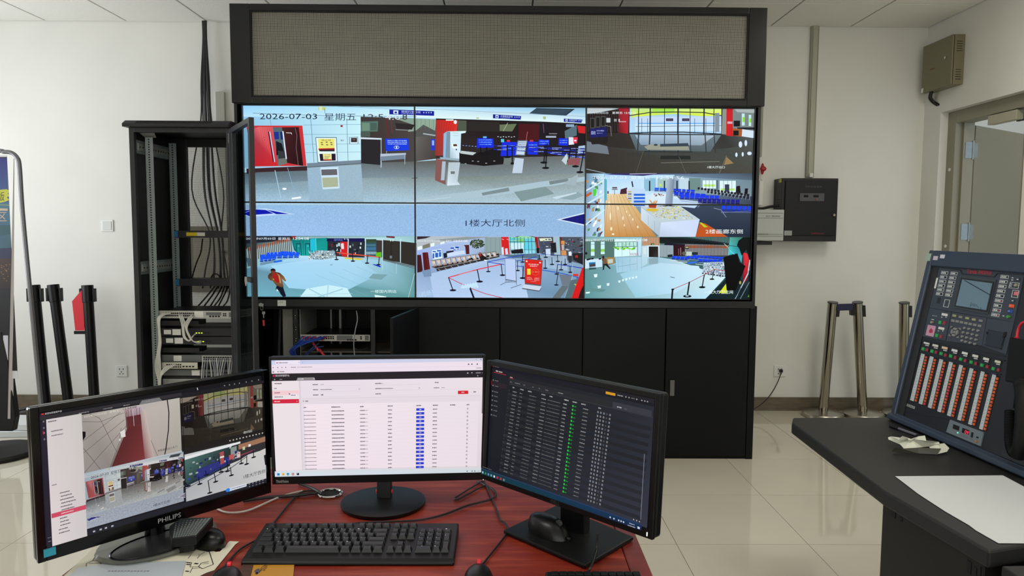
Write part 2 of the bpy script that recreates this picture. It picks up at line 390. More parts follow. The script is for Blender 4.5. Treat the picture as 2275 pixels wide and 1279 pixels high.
    for k in range(7): p.line([(976+k*6, 266), (974+k*5, 292)], .6, (160, 36, 34))
    p.r(990, 264, 1007, 267, (226, 232, 226)); p.ell(1011, 270, 3.6, 4.4, (226, 234, 240))
    p.poly([(985, 296), (992, 291), (996, 352), (984, 349)], (150, 186, 212)); p.poly([(992, 291), (1035, 290), (1034, 294), (1024, 296), (1022, 356), (989, 353)], [(214, 230, 240), (230, 244, 250), (220, 236, 246), (204, 228, 238), (214, 226, 232), (140, 160, 170)])
    p.poly([(992, 291), (1000, 292), (999, 352), (989, 353)], (130, 152, 164)); p.poly([(1003, 318), (1015, 318), (1018, 329), (1004, 328)], (230, 240, 246)); p.poly([(1006, 319.5), (1014, 319), (1015.5, 324), (1007, 324)], (96, 60, 40)); p.r(1012, 330, 1015, 333, (60, 66, 80))
    p.line([(1005, 294), (1018, 295)], .7, (150, 170, 180)); p.line([(1006, 300), (1018, 300)], .7, (150, 170, 180))
    p.poly([(976, 348), (1022, 352), (1022, 357), (980, 353)], (160, 176, 186))
    p.poly([(1020, 338), (1050, 343), (1075, 336), (1100, 328), (1118, 334), (1120, 364), (1075, 368), (1020, 362)], (26, 20, 22))
    p.poly([(1024, 334), (1058, 338), (1050, 344), (1022, 340)], (196, 202, 196))
    for q in ((1050, 357), (1062, 358), (1098, 357), (1034, 363), (1080, 362)): p.ell(q[0], q[1], 2.4, .9, (170, 176, 176), 8)
    # blue signs and boards
    for a in (((1060, 306), (1096, 307), (1097, 327), (1059, 328)), ((1115, 314), (1148, 315), (1147, 345), (1112, 346)), ((1172, 313), (1196, 314), (1195, 343), (1172, 342)), ((1197, 309), (1221, 310), (1220, 322), (1197, 322)), ((1242, 306), (1263, 307), (1262, 323), (1241, 322))):
        p.poly(list(a), (22, 52, 214))
    for a, b, y in ((1063, 1094, 310), (1063, 1094, 315), (1065, 1092, 320), (1119, 1144, 323), (1175, 1193, 321), (1199, 1219, 313), (1199, 1219, 318), (1244, 1261, 311), (1118, 1138, 329), (1244, 1260, 316)): p.dashes(a, y, b, 2.6, (120, 170, 250), random.Random(int(a+y)))
    p.r(1073, 302, 1081, 306, (110, 180, 220)); p.r(1113, 308, 1120, 315, (90, 200, 210)); p.r(1126, 310, 1133, 314, (200, 70, 90)); p.r(1177, 310, 1185, 314, (190, 60, 90))
    for k in range(7): p.r(1105+k*6, 302+(k % 2), 1108+k*6, 303.4+(k % 2), (210, 214, 214))
    p.poly([(1150, 311), (1172, 311), (1166, 345), (1145, 344)], (120, 130, 140)); p.poly([(1152, 313), (1170, 313), (1164.5, 343), (1147, 342)], (200, 212, 224))
    for k in range(4): p.dashes(1152-k*.8, 316+k*4, 1168-k*.8, 2, (120, 134, 160), random.Random(k))
    p.poly([(1264, 304), (1276, 304), (1276, 320), (1264, 321)], (226, 226, 232)); p.poly([(1274, 304), (1284, 304), (1283, 317), (1275, 318)], (224, 60, 84)); p.r(1276, 310, 1281, 313, (240, 230, 236))
    p.poly([(1286, 324), (1300, 322), (1300, 340), (1284, 342)], (180, 196, 214)); p.dashes(1288, 329, 1299, 2, (110, 126, 150), random.Random(2)); p.dashes(1288, 334, 1299, 2, (110, 126, 150), random.Random(3))
    for y0, x0, x1, y1, c in ((322, 1026, 1060, 325, (30, 36, 60)), (323, 1097, 1300, 330, (24, 40, 130)), (331, 1097, 1300, 341, (26, 44, 150)), (326, 1170, 1300, 336, (34, 50, 160)), (339, 1220, 1300, 350, (30, 60, 200))):
        p.line([(x0, y0), (x1, y1)], 2.6, c)
        for k in range(5): p.dashes(x0+(x1-x0)*(k+.2)/5, y0+(y1-y0)*(k+.4)/5, x0+(x1-x0)*(k+.75)/5, 1.4, (190, 204, 236), random.Random(k+int(x0)))
    for a in ((1067, 326, 1068, 340), (1081, 326, 1081, 341), (1127, 322, 1127, 348), (1137.6, 326, 1138.5, 362.5), (1212, 322, 1208.5, 360.5), (1216, 318, 1212.5, 372.5), (1268, 328, 1264, 357), (1281, 330, 1279, 369), (1298, 334, 1289, 382)): post(p, *a, w=2.6, c=(14, 16, 24), b=1.15)
    p.poly([(1120, 352), (1136, 350), (1134, 366), (1118, 364)], (120, 128, 120)); p.poly([(1248, 356), (1260, 340), (1262, 350), (1258, 366)], (196, 206, 206)); p.poly([(1262, 352), (1290, 350), (1288, 366), (1262, 366)], (150, 90, 92))
    # hall reflections, streaks, inlaid tiles
    p.poly([(968, 352), (988, 354), (990, 410), (966, 400)], (140, 96, 90), .3); p.poly([(982, 358), (990, 358), (987, 400), (979, 400)], (176, 190, 196), .3)
    p.poly([(996, 360), (1022, 360), (1016, 402), (1022, 410), (993, 412)], [(186, 196, 196), (190, 200, 204), (196, 206, 208), (214, 222, 226), (220, 228, 232)], .3); p.r(1001, 380, 1010, 386, (120, 126, 126))
    p.poly([(1144, 350), (1164, 352), (1160, 384), (1138, 384)], (196, 206, 216), .3)
    p.poly([(925, 440), (1050, 424), (1130, 414), (1210, 402), (1300, 392), (1300, 402), (1215, 414), (1150, 428), (1050, 440), (925, 452)], (176, 194, 198), .6)
    p.poly([(1070, 428), (1130, 416), (1132, 424), (1072, 434)], (132, 146, 146), .6); p.poly([(1142, 426), (1212, 414), (1232, 430), (1158, 447)], (136, 154, 152), .6)
    p.poly([(1228, 438), (1285, 426), (1298, 434), (1272, 444)], (150, 168, 170), .6); p.poly([(1226, 438), (1280, 427), (1282, 429), (1236, 442)], (200, 214, 218), .4); p.poly([(1220, 402), (1262, 396), (1264, 402), (1222, 410)], (128, 140, 138), .5)
    p.poly([(1274, 392), (1285, 386), (1280, 412), (1252, 408)], (168, 180, 182), .4); p.line([(914, 395.5), (927, 395)], 1.2, (40, 46, 50))
    p.line([(880, 452), (1000, 438)], 1.2, (196, 214, 218))
    # ceiling band of the hall with hanging signs
    p.poly([(922, 232), (1302, 236), (1302, 274), (1200, 269), (925, 260)], [(196, 226, 244), (150, 190, 212), (216, 232, 244), (224, 240, 248), (226, 240, 248)])
    p.poly([(925, 232), (1302, 236), (1302, 252), (925, 240)], [(176, 216, 238), (136, 180, 200), (176, 210, 226), (196, 226, 240)]); p.line([(800, 236), (925, 240), (1302, 258)], .7, (130, 160, 180))
    p.poly([(1192, 239), (1278, 241), (1258, 256), (1176, 251)], (44, 60, 70))
    for k in range(12): p.line([(1190-k*1.2, 241+k), (1270-k*1.3, 243+k*1.05)], .4, (80, 104, 118))
    p.r(1058, 260, 1064, 263, (190, 196, 130)); p.r(1207, 258, 1213, 264, (170, 186, 130))
    for a, t in ((((864, 242), (964, 246), (964, 256.5), (864, 253)), '超规行李托运'), (((1095, 253), (1158, 257), (1157, 265), (1095, 262)), '办理乘机手续'), (((1253, 262.5), (1295, 265), (1292, 272), (1253, 270)), '办理乘机手续')):
        p.poly(list(a), (22, 34, 150)); (x0, y0), (x1, y1), _, (x3, y3) = a; w = x1-x0; h = y3-y0; sl = (y1-y0)/w
        p.poly([(x0+w*.09, y0+h*.15+w*.09*sl), (x0+w*.2, y0+h*.15+w*.2*sl), (x0+w*.2, y0+h*.85+w*.2*sl), (x0+w*.09, y0+h*.85+w*.09*sl)], (214, 226, 250)); p.ell(x0+w*.145, y0+h*.55+w*.145*sl, w*.03, h*.2, (22, 34, 150))
        p.text(t, x0+w*.27, y0+h*.12+w*.27*sl, x0+w*.7, y0+h*.55+w*.27*sl, (206, 218, 250), sl)
        p.dashes(x0+w*.27, y0+h*.75+w*.4*sl, x0+w*.6, h*.18, (160, 176, 230), random.Random(3))
        for k in range(4): p.r(x0+w*(.76+k*.055), y0+h*.25+w*.8*sl, x0+w*(.78+k*.055), y0+h*.5+w*.8*sl, (190, 206, 246))
    # floor arrows, caption, clock
    p.poly([(537, 466), (558, 463), (563, 464), (588, 462.5), (654, 475.5), (600, 478), (552, 482), (537, 476)], (196, 214, 236)); p.poly([(537, 467), (558, 465), (553, 469), (563, 464.5), (588, 466), (606, 474), (560, 477), (552, 480), (537, 474)], (20, 34, 168)); p.poly([(590, 465.5), (641, 475), (612, 475.5)], (20, 34, 168)); p.line([(537, 474), (566, 463)], 1.2, (150, 180, 226))
    p.poly([(1237, 487.5), (1302, 471), (1302, 502)], (214, 226, 244)); p.poly([(1246, 487.5), (1302, 474), (1302, 499)], (20, 26, 120))
    p.text('1楼大厅北侧', 1034, 487, 1166, 503, (44, 54, 84))
    p.text('2026-07-03', 575, 251.5, 703, 264, (26, 34, 48)); p.text('星期五', 719, 250.5, 790, 267, (60, 80, 104)); p.text('12:5', 806, 252.5, 851, 265, (60, 66, 74)); p.text('4:0', 855, 253, 889, 265, (216, 222, 226)); p.text('8', 893, 253, 904, 265, (50, 50, 60))

def view_exit(p):
    p.r(1300, 236, 1678, 385, (56, 48, 44))
    p.poly([(1300, 292), (1398, 296), (1606, 297), (1678, 300), (1678, 385), (1300, 385)], [(48, 38, 34), (58, 54, 52), (60, 60, 58), (96, 100, 98), (78, 78, 70), (48, 42, 36)], .5)
    p.poly([(1300, 320), (1398, 330), (1606, 330), (1678, 320), (1678, 385), (1300, 385)], [(60, 54, 48), (70, 72, 68), (76, 80, 74), (90, 92, 86), (84, 82, 72), (58, 52, 44)], .6)
    p.poly([(1302, 238), (1377, 240), (1336, 248), (1302, 254)], (196, 200, 198)); p.poly([(1302, 251), (1375, 246), (1376, 294), (1302, 296)], (36, 28, 28))
    for k in range(13): p.line([(1306+k*5.4, 252), (1308+k*5.4, 292)], .7, (90, 76, 74))
    for a in ((1312, 261, 1322, 284), (1324, 258, 1334, 282), (1336, 257, 1346, 280)): p.r(*a, (96, 96, 92)); p.r(a[0]+1.2, a[1]+1.5, a[2]-1.2, a[3]-1.5, (34, 30, 30))
    p.r(1348, 261, 1357, 271, (206, 210, 206)); p.r(1365, 263, 1371, 269, (150, 156, 150))
    p.poly([(1375.6, 238), (1399, 238), (1396, 296), (1374, 293)], [(150, 44, 52), (176, 40, 56), (190, 36, 50), (90, 30, 36)]); p.r(1376, 268, 1392, 270.5, (206, 150, 156)); p.r(1375, 263, 1378, 269, (220, 190, 190))
    # glass front
    p.poly([(1399, 238), (1607, 238), (1606, 297), (1398, 295)], [(170, 206, 226), (186, 214, 220), (176, 206, 226), (190, 216, 232)])
    p.poly([(1402, 238), (1607, 238), (1606, 256), (1560, 257), (1500, 252), (1415, 258), (1402, 262)], [(196, 226, 150), (216, 236, 150), (228, 236, 60), (220, 230, 60), (200, 226, 80), (226, 232, 60), (190, 210, 160)])
    p.r(1450, 239, 1500, 247, (170, 220, 90)); p.r(1412, 258, 1606, 274, (198, 214, 238)); p.r(1412, 274, 1606, 290, (206, 224, 244)); p.r(1420, 272, 1600, 274, (90, 170, 226))
    for x in (1481, 1517): p.r(x, 262, x+16, 268, (40, 40, 60)); p.r(x+2, 264, x+14, 266, (120, 90, 120))
    for x in (1427, 1440, 1545, 1592, 1570): p.line([(x, 262), (x, 295)], 1.1, (80, 90, 110))
    for x, w in ((1399, 2), (1420, 2), (1446, 3), (1478, 1.6), (1508, 3.4), (1535, 1.6), (1566, 3), (1588, 1.8), (1606, 3)): p.line([(x, 238), (x-.5, 297)], w, (34, 40, 54))
    p.line([(1399, 256), (1446, 248.5), (1508, 247.5), (1566, 249), (1606, 256)], 2, (34, 42, 56)); p.line([(1414, 280), (1606, 278)], 1, (60, 70, 90))
    p.line([(1398, 295), (1450, 293), (1520, 292.5), (1606, 297)], 2.2, (30, 34, 48)); p.r(1590, 250, 1600, 292, (140, 150, 156))
    p.poly([(1607, 238), (1616, 238), (1616, 298), (1605, 297)], (150, 152, 142)); p.poly([(1616, 238), (1630, 238), (1630, 302), (1615, 300)], (206, 36, 44)); p.r(1618, 269, 1629, 274, (220, 170, 176))
    p.poly([(1630, 238), (1678, 238), (1678, 300), (1630, 292)], (132, 140, 136)); p.poly([(1630, 238), (1678, 238), (1678, 250), (1640, 248)], (176, 180, 176))
    for a in ((1650, 251, 1656.5, 278), (1665.5, 254, 1671, 279)): p.r(*a, (196, 226, 220)); p.r(a[0]+1.5, a[1]+8, a[2], a[3]-8, (150, 220, 50))
    p.r(1632, 267, 1646, 280, (26, 26, 32)); p.r(1640, 282, 1678, 287, (44, 44, 54)); p.poly([(1630, 284), (1651, 286), (1650, 303), (1630, 300)], (176, 98, 50)); p.r(1631, 289, 1643, 300, (30, 24, 26)); p.poly([(1651, 286), (1678, 290), (1678, 306), (1650, 302)], (214, 224, 230))
    # reflections, benches
    p.poly([(1400, 297), (1604, 299), (1580, 336), (1415, 334)], [(110, 126, 134), (120, 132, 136), (96, 106, 108), (88, 98, 102)], .3)
    p.poly([(1412, 299), (1590, 300), (1560, 322), (1425, 321)], [(170, 190, 206), (176, 190, 200), (150, 166, 172), (140, 158, 172)], .3)
    for x, w in ((1420, 3), (1445, 3), (1478, 2), (1508, 3), (1535, 2), (1568, 2.5), (1588, 2.2)): p.line([(x, 298), (x-(1505-x)*.04, 350 if w == 3 else 338)], w, (62, 66, 70))
    p.poly([(1432, 325), (1445, 320), (1530, 322), (1533, 333), (1440, 332)], (160, 158, 140), .3); p.poly([(1468, 319), (1530, 317), (1532, 324), (1468, 325)], (66, 76, 88)); p.ell(1458, 321, 4.4, 2.2, (60, 68, 76)); p.line([(1432, 336), (1540, 337)], 1.4, (40, 44, 44))
    p.poly([(1469, 345), (1535, 345), (1536, 353), (1468, 353)], (44, 46, 44)); p.line([(1470, 361), (1600, 358)], .8, (150, 150, 134)); p.line([(1510, 347), (1525, 384)], .7, (120, 120, 110)); p.line([(1432, 330), (1414, 384)], .7, (110, 108, 98))
    for a in ((1647, 320, 4, 7), (1659, 317, 3, 7), (1638, 343, 2.6, 5), (1652, 342, 2.4, 5), (1667, 340, 5, 4)): p.ell(a[0], a[1], a[2], a[3], (214, 226, 232))
    p.poly([(1616, 348), (1632, 362), (1610, 366)], (160, 130, 90)); p.line([(1600, 384), (1616, 345)], .8, (150, 140, 120))
    p.poly([(1311, 285), (1348, 281), (1349, 303), (1312, 305)], (32, 34, 104)); p.text('国航', 1314, 290, 1324, 298, (190, 196, 236)); p.dashes(1326, 289.5, 1343, 3, (170, 176, 226), random.Random(4)); p.dashes(1327, 295, 1340, 2, (140, 146, 206), random.Random(5)); p.line([(1346, 278), (1358, 280), (1359, 301)], .8, (170, 160, 154))
    post(p, 1332, 302, 1337, 325, 1.5, (24, 22, 26)); p.poly([(1302, 312), (1350, 324), (1354, 342), (1302, 336)], (120, 128, 134), .4); p.poly([(1310, 306), (1352, 302), (1350, 318), (1316, 320)], (42, 34, 34))
    p.line([(1304, 375), (1345, 384)], 2, (140, 150, 156)); p.line([(1536, 383.5), (1552, 382.5)], 1, (30, 30, 26))
    p.text('1楼大厅出口', 1573, 368, 1612, 373.5, (236, 240, 240)); p.text('2026年07月03日', 1304, 247.5, 1352, 252, (226, 232, 232)); p.text('星期五 12:54:56', 1361, 247, 1414, 252, (236, 240, 236))

def view_gallery(p):
    p.poly(rc(1300, 384, 1678, 527), [(150, 190, 214), (70, 84, 98), (34, 42, 60), (150, 160, 160)])
    p.poly([(1345, 386), (1500, 388), (1490, 432), (1340, 432)], [(176, 206, 236), (196, 222, 242), (190, 216, 236), (206, 226, 240)])
    p.poly([(1300, 384), (1678, 384), (1678, 400), (1500, 388)], [(60, 60, 110), (74, 86, 98), (96, 110, 120), (120, 140, 160)])
    p.poly([(1345, 387), (1370, 384), (1480, 384), (1430, 390)], (60, 50, 110)); p.line([(1400, 386), (1460, 384.5)], 1, (226, 226, 246))
    p.poly([(1496, 390), (1678, 400), (1678, 436), (1496, 428)], [(150, 172, 188), (120, 140, 146), (130, 146, 150), (150, 170, 180)])
    for x, c in ((1432, (150, 190, 206)), (1462, (170, 196, 190)), (1510, (196, 214, 220)), (1532, (120, 146, 140))): p.r(x, 395, x+26, 424, c)
    for x in (1443, 1476, 1504, 1531): p.r(x, 401, x+3, 424, (30, 40, 56))
    p.r(1466, 408, 1471, 413, (206, 220, 110)); p.poly([(1405, 396), (1425, 394), (1425, 424), (1405, 424)], (196, 218, 246)); p.line([(1405, 403), (1407, 414)], 3, (50, 50, 80))
    for a in ((1562, 400, 1593, 418), (1600, 401, 1637, 427)):
        p.r(*a, (222, 238, 250)); p.r(a[0]+3, a[3]-9, a[2]-3, a[3]-4, (190, 226, 120))
        for k in range(5): p.line([(a[0]+k*(a[2]-a[0])/4, a[1]), (a[0]+k*(a[2]-a[0])/4, a[3])], .9, (120, 140, 150))
    p.r(1612, 409, 1622, 426, (60, 70, 90)); p.poly([(1638, 413), (1646, 412), (1648, 432), (1636, 432)], (28, 24, 32)); p.poly([(1657, 418), (1664, 418), (1662, 436), (1655, 436)], (30, 22, 26)); p.line([(1595, 400), (1595, 424)], 3, (90, 104, 112))
    # dark floor right
    p.poly([(1435, 456), (1484, 430), (1678, 436), (1678, 527), (1540, 527)], [(60, 74, 96), (120, 140, 160), (70, 80, 92), (38, 46, 62), (60, 72, 86)], .3)
    p.poly([(1420, 432), (1500, 430), (1520, 452), (1435, 460)], (210, 224, 240)); p.poly([(1494, 440), (1560, 448), (1545, 462), (1494, 456)], (196, 214, 230))
    for a in ((1554, 418, 1672, 434, 16, 5), (1575, 426, 1672, 440, 12, 5)):
        for k in range(a[4]): t = k/a[4]; p.ell(a[0]+(a[2]-a[0])*t, a[1]+(a[3]-a[1])*t, 3, 3, (44, 38, 48), 8); p.line([(a[0]+(a[2]-a[0])*t+3, a[1]+(a[3]-a[1])*t-1), (a[0]+(a[2]-a[0])*t+2, a[1]+(a[3]-a[1])*t+5)], .5, (190, 200, 210))
    for x0, y0, x1, y1, n, h, c in ((1455, 416, 1500, 418, 4, 8, (34, 96, 226)), (1496, 418, 1546, 421, 5, 8, (28, 70, 216)), (1498, 425, 1570, 430, 6, 9, (24, 60, 220)), (1512, 432, 1600, 434, 8, 10, (30, 66, 232)), (1552, 440, 1646, 443, 9, 11, (38, 36, 146)), (1604, 456, 1674, 458, 6, 13, (40, 76, 214))): seats(p, x0, y0, x1, y1, n, h, c, .1, (110, 120, 150))
    p.line([(1515, 446), (1560, 451), (1552, 460)], 1.2, (150, 160, 190)); p.line([(1588, 462), (1604, 466), (1615, 482)], 1.2, (150, 156, 180)); p.line([(1604, 472), (1674, 468)], 1, (120, 130, 170))
    # wooden floor and white furniture
    p.poly([(1348, 430), (1393, 430), (1460, 527), (1341, 527)], [(236, 214, 176), (226, 196, 140), (196, 138, 66), (206, 150, 82)], .15)
    for k in range(7): p.line([(1352+k*6, 432), (1344+k*17, 527)], .5, (176, 120, 60))
    for a in ((1354, 452, 3, 7), (1357, 480, 3, 12), (1359, 508, 4, 6), (1374, 462, 2.4, 6), (1385, 484, 2.6, 6), (1393, 470, 2.2, 4), (1407, 487, 3, 4), (1418, 504, 3, 4), (1400, 478, 2, 3), (1363, 520, 5, 3), (1388, 500, 2, 4)): p.ell(a[0], a[1], a[2]*.6, a[3]*.75, (246, 226, 190), 8)
    p.r(1361, 415, 1372, 418, (96, 80, 90)); p.r(1360, 419, 1373, 421, (120, 100, 100)); p.line([(1366, 421), (1366, 432)], 1, (80, 60, 70)); p.poly([(1380, 420), (1394, 416), (1395, 430), (1378, 431)], (84, 40, 60)); p.r(1350, 424, 1353, 430, (80, 60, 80))
    p.poly([(1393, 420), (1406, 416), (1408, 456), (1394, 440)], (206, 214, 220))
    for k in range(5): p.r(1396, 424+k*5, 1404, 427+k*5, (120, 110, 130) if k % 2 else (196, 180, 120))
    p.poly([(1404, 417), (1434, 419), (1436, 458), (1407, 458)], (196, 214, 232))
    for k in range(4): p.r(1409, 430+k*7.5, 1434, 434.5+k*7.5, (46, 108, 206))
    p.poly([(1300, 384), (1343, 386), (1343, 527), (1300, 527)], [(110, 140, 160), (196, 222, 234), (206, 226, 240), (150, 176, 206)])
    rd = random.Random(11)
    for k in range(46):
        x = rd.uniform(1301, 1336); y = rd.uniform(388, 520); c = rd.choice([(230, 236, 240), (90, 130, 150), (70, 80, 100), (196, 150, 90), (120, 60, 70), (240, 244, 246), (150, 180, 200), (90, 150, 90)])
        p.poly([(x, y), (x+rd.uniform(3, 7), y-rd.uniform(0, 3)), (x+rd.uniform(2, 6), y+rd.uniform(3, 9)), (x-1, y+rd.uniform(3, 8))], c)
    p.poly([(1318, 421), (1326, 418), (1325, 434), (1319, 436)], (90, 206, 60)); p.poly([(1302, 432), (1314, 425), (1316, 430), (1303, 438)], (196, 104, 60))
    for a in ((424, 400), (455, 430), (500, 466)): p.line([(1301, a[0]), (1343, a[1])], 3, (214, 230, 244))
    p.poly([(1343, 388), (1349, 400), (1349, 444), (1343, 446)], (110, 176, 190))
    p.poly([(1484, 394), (1500, 394), (1495, 454), (1479, 452)], [(176, 188, 200), (130, 140, 152), (140, 150, 164), (160, 176, 190)])
    p.poly([(1450, 428), (1480, 432), (1478, 450), (1440, 446)], (216, 228, 240))
    for k in range(14): p.ell(1454+rd.uniform(0, 24), 430+rd.uniform(0, 6), 1.6, 1.2, rd.choice([(150, 60, 60), (110, 70, 60), (196, 170, 150)]), 7)
    p.poly([(1425, 458), (1513, 458), (1556, 487), (1469.5, 494)], (196, 206, 206))
    for k in range(190):
        a, b = rd.random(), rd.random(); x = 1432+a*78+b*38; y = 460+b*28+rd.uniform(-1, 1)*1.5-a*2
        p.ell(x, y, rd.uniform(1.2, 2.6), rd.uniform(.8, 1.6), rd.choice([(216, 206, 150), (196, 184, 120), (176, 190, 190), (206, 190, 176), (226, 206, 90), (150, 160, 130), (226, 220, 206)]), 6)
    for k in range(14): p.line([(1452+rd.uniform(-4, 4), 458), (1452+rd.uniform(-12, 12), 443+rd.uniform(0, 5))], .8, (206, 150, 60))
    p.poly([(1441, 452), (1461, 452), (1458, 462), (1443, 461)], (176, 70, 44)); p.ell(1450, 466, 14, 3.4, (220, 186, 60))
    p.poly([(1425, 459), (1469.5, 494), (1466, 525), (1425, 488)], [(214, 222, 226), (190, 200, 206), (176, 188, 196), (206, 216, 220)]); p.line([(1441, 478), (1442, 500)], .6, (150, 160, 166)); p.line([(1455, 490), (1456, 514)], .6, (150, 160, 166))
    p.poly([(1469.5, 494), (1556, 487), (1546, 528), (1453, 528), (1466, 524)], [(214, 222, 240), (206, 214, 234), (206, 214, 232), (216, 222, 240), (190, 200, 216)])
    p.poly([(1556, 494), (1568, 496), (1622, 528), (1546, 528)], (196, 92, 36), .2); p.poly([(1555, 494), (1560, 494), (1574, 504), (1566, 505)], (196, 200, 40))
    p.text('2楼画廊东侧', 1569, 509, 1652, 519, (238, 242, 244)); p.text('2026-07-03', 1317, 391, 1393, 397, (226, 236, 244)); p.text('星期五', 1402, 390.5, 1446, 398, (226, 238, 248)); p.text('12:54:56', 1460, 391, 1521, 397.5, (232, 240, 246))

def view_arrivals(p):
    p.r(530, 523, 926, 666, (150, 190, 196))
    p.poly([(530, 523), (926, 523), (926, 542), (811, 531), (687, 531), (645, 533), (530, 556)], [(60, 74, 84), (150, 190, 190), (166, 206, 204), (196, 226, 224), (176, 214, 212), (120, 150, 150), (40, 50, 60)])
    p.poly([(530, 522), (655, 522), (646, 534), (530, 542)], (40, 46, 58)); p.poly([(645, 523), (656, 523), (655, 532), (648, 532)], (140, 50, 40))
    p.poly([(548, 552), (560, 545), (563, 590), (548, 592)], (110, 106, 100))
    for k in range(24): p.line([(548+k*4.1, 552-k*.95), (550+k*4.1, 578-k*.6)], 1.5, (190, 186, 176)); p.line([(548+k*4.1, 550-k*.95), (548.5+k*4.1, 557-k*.95)], 1.6, (206, 110, 56)); p.line([(550+k*4.1, 552-k*.95), (552+k*4.1, 578-k*.6)], 1.6, (60, 54, 56))
    p.poly([(645, 531), (726, 528), (726, 570), (667, 568), (652, 556)], [(16, 120, 116), (20, 150, 140), (24, 156, 146), (30, 170, 160), (10, 80, 84)])
    p.poly([(687, 531), (699, 530), (700, 566), (687, 567)], (40, 190, 206)); p.line([(700, 530), (701, 566)], 1.2, (120, 220, 220)); p.line([(687, 531), (687, 567)], 1, (10, 70, 90))
    for a in (657, 677): p.line([(a, 566), (a, 541), (a+9, 541), (a+11, 567)], 1.4, (10, 56, 76)); p.r(a+3, 545, a+7, 548, (70, 190, 190))
    for x in (664, 672): p.line([(x, 532), (x, 566)], .8, (14, 90, 100))
    p.poly([(726, 536), (811, 536), (811, 572), (726, 570)], (48, 52, 58)); p.poly([(724.6, 529), (809, 529), (809, 537), (724.6, 536)], (26, 22, 84)); p.text('国内到达', 741, 530, 760, 535, (120, 140, 220)); p.r(763, 530, 766, 532, (200, 210, 240)); p.r(769, 530, 771, 532, (200, 210, 240))
    rd = random.Random(3)
    for k in range(44):
        x = rd.uniform(727, 806); y = rd.uniform(538, 564); p.r(x, y, x+rd.uniform(1.5, 5), y+rd.uniform(2, 7), rd.choice([(190, 206, 210), (20, 22, 28), (100, 120, 120), (150, 40, 44), (30, 40, 50), (210, 220, 220), (60, 80, 90)]))
    p.poly([(755, 537), (771, 537), (771, 570), (757, 568)], (216, 40, 42)); p.poly([(756, 541), (762, 540), (763, 553), (757, 553)], (226, 220, 220))
    for x in (772.5, 811, 849, 889): p.line([(x, 531), (x-1, 580 if x > 811 else 572)], 2, (206, 224, 226))
    p.poly([(812, 532), (848, 534), (848, 572), (812, 570)], (56, 96, 106)); p.poly([(812, 531), (835, 531), (835, 539), (812, 539)], (60, 84, 60)); p.poly([(835, 533), (848, 534), (848, 562), (835, 560)], (70, 62, 58))
    for k in range(12): p.r(813+k*1.9, 559, 814.2+k*1.9, 565, (170, 196, 206))
    p.r(812, 543, 834, 546, (90, 130, 146)); p.r(813, 549, 834, 556, (70, 120, 150)); p.poly([(834, 561), (846, 560), (846, 573), (834, 572)], (110, 190, 20))
    p.poly([(850, 533), (888, 536), (888, 583), (850, 577)], (58, 52, 46)); p.poly([(890, 536), (925, 540), (925, 592), (890, 584)], (56, 50, 44)); p.line([(868, 538), (868, 574)], 2, (40, 38, 36)); p.r(866, 532, 868, 536, (220, 226, 220)); p.r(871, 532, 873, 536, (220, 226, 220)); p.line([(850, 577), (925, 594)], 3, (110, 116, 116)); p.line([(850, 579), (925, 597)], 1, (60, 60, 60))
    p.r(865, 568, 870, 574, (120, 130, 140)); p.poly([(857, 524), (876, 525), (876, 529), (858, 527.5)], (70, 30, 36)); p.dashes(859, 526.5, 875, 2, (190, 60, 70), random.Random(1))
    p.poly([(530, 600), (576, 590), (667, 568), (746, 569), (800, 573), (851, 579), (926, 598), (926, 666), (530, 666)],
           [(84, 116, 128), (150, 194, 214), (190, 222, 236), (186, 218, 234), (178, 212, 228), (160, 198, 208), (108, 150, 150), (104, 156, 150), (124, 182, 194)], .2)
    p.poly([(600, 590), (700, 575), (800, 580), (840, 610), (760, 650), (640, 640)], [(172, 212, 230), (184, 218, 236), (176, 212, 228), (162, 200, 214), (164, 206, 222), (164, 208, 226)], .2)
    for k in range(6): p.line([(850-k*30, 580+k*6), (924-k*22, 612+k*9)], .4, (140, 176, 184))
    p.line([(923, 598), (906, 663)], 1, (190, 216, 206)); p.line([(880, 585), (880, 608)], .8, (190, 214, 214)); p.line([(849, 578), (849, 600)], .9, (196, 220, 220))
    p.poly([(818, 618), (828, 608), (860, 610), (846, 622)], (130, 166, 168), .2)
    for x0, y0, x1, y1, n, h in ((622, 557.5, 664, 560, 5, 8), (590, 561.5, 640, 559, 6, 8), (576, 566, 664, 563, 7, 10), (576, 571, 612, 567, 4, 12)): seats(p, x0, y0, x1, y1, n, h, (30, 92, 236), .1)
    p.poly([(576, 584), (610, 577), (610, 583), (576, 590)], (120, 150, 170)); p.poly([(606, 580), (624, 577), (626, 581), (607, 584)], (40, 110, 220)); p.poly([(545, 572), (562, 576), (564, 592), (548, 588)], (90, 110, 120))
    p.poly([(683, 573), (690, 562), (704, 556), (742, 557), (746, 572), (712, 577), (686, 576)], (150, 170, 176))
    for k in range(120): x = rd.uniform(684, 746); y = rd.uniform(557, 576); p.ell(x, y, rd.uniform(.8, 2), rd.uniform(.6, 1.6), rd.choice([(220, 232, 236), (190, 206, 212), (90, 100, 104), (230, 240, 244), (60, 66, 70), (200, 190, 150)]), 6)
    p.line([(747, 561), (782, 565), (815, 568), (843, 571.5)], 2.2, (226, 96, 76)); p.line([(760, 570), (806, 575)], 1, (226, 100, 80)); p.poly([(763, 572), (804, 575), (800, 578), (766, 575)], (214, 210, 40))
    for a in ((746, 562, 746.5, 576.5), (782, 564, 783, 580), (816, 568, 814.5, 584.5), (842, 571, 840, 588)): post(p, *a, w=1.9, c=(20, 30, 40))
    p.poly([(826, 586), (840, 589), (846, 592), (844, 594), (830, 589)], (22, 50, 190)); p.r(732, 588, 738, 589, (90, 110, 120))
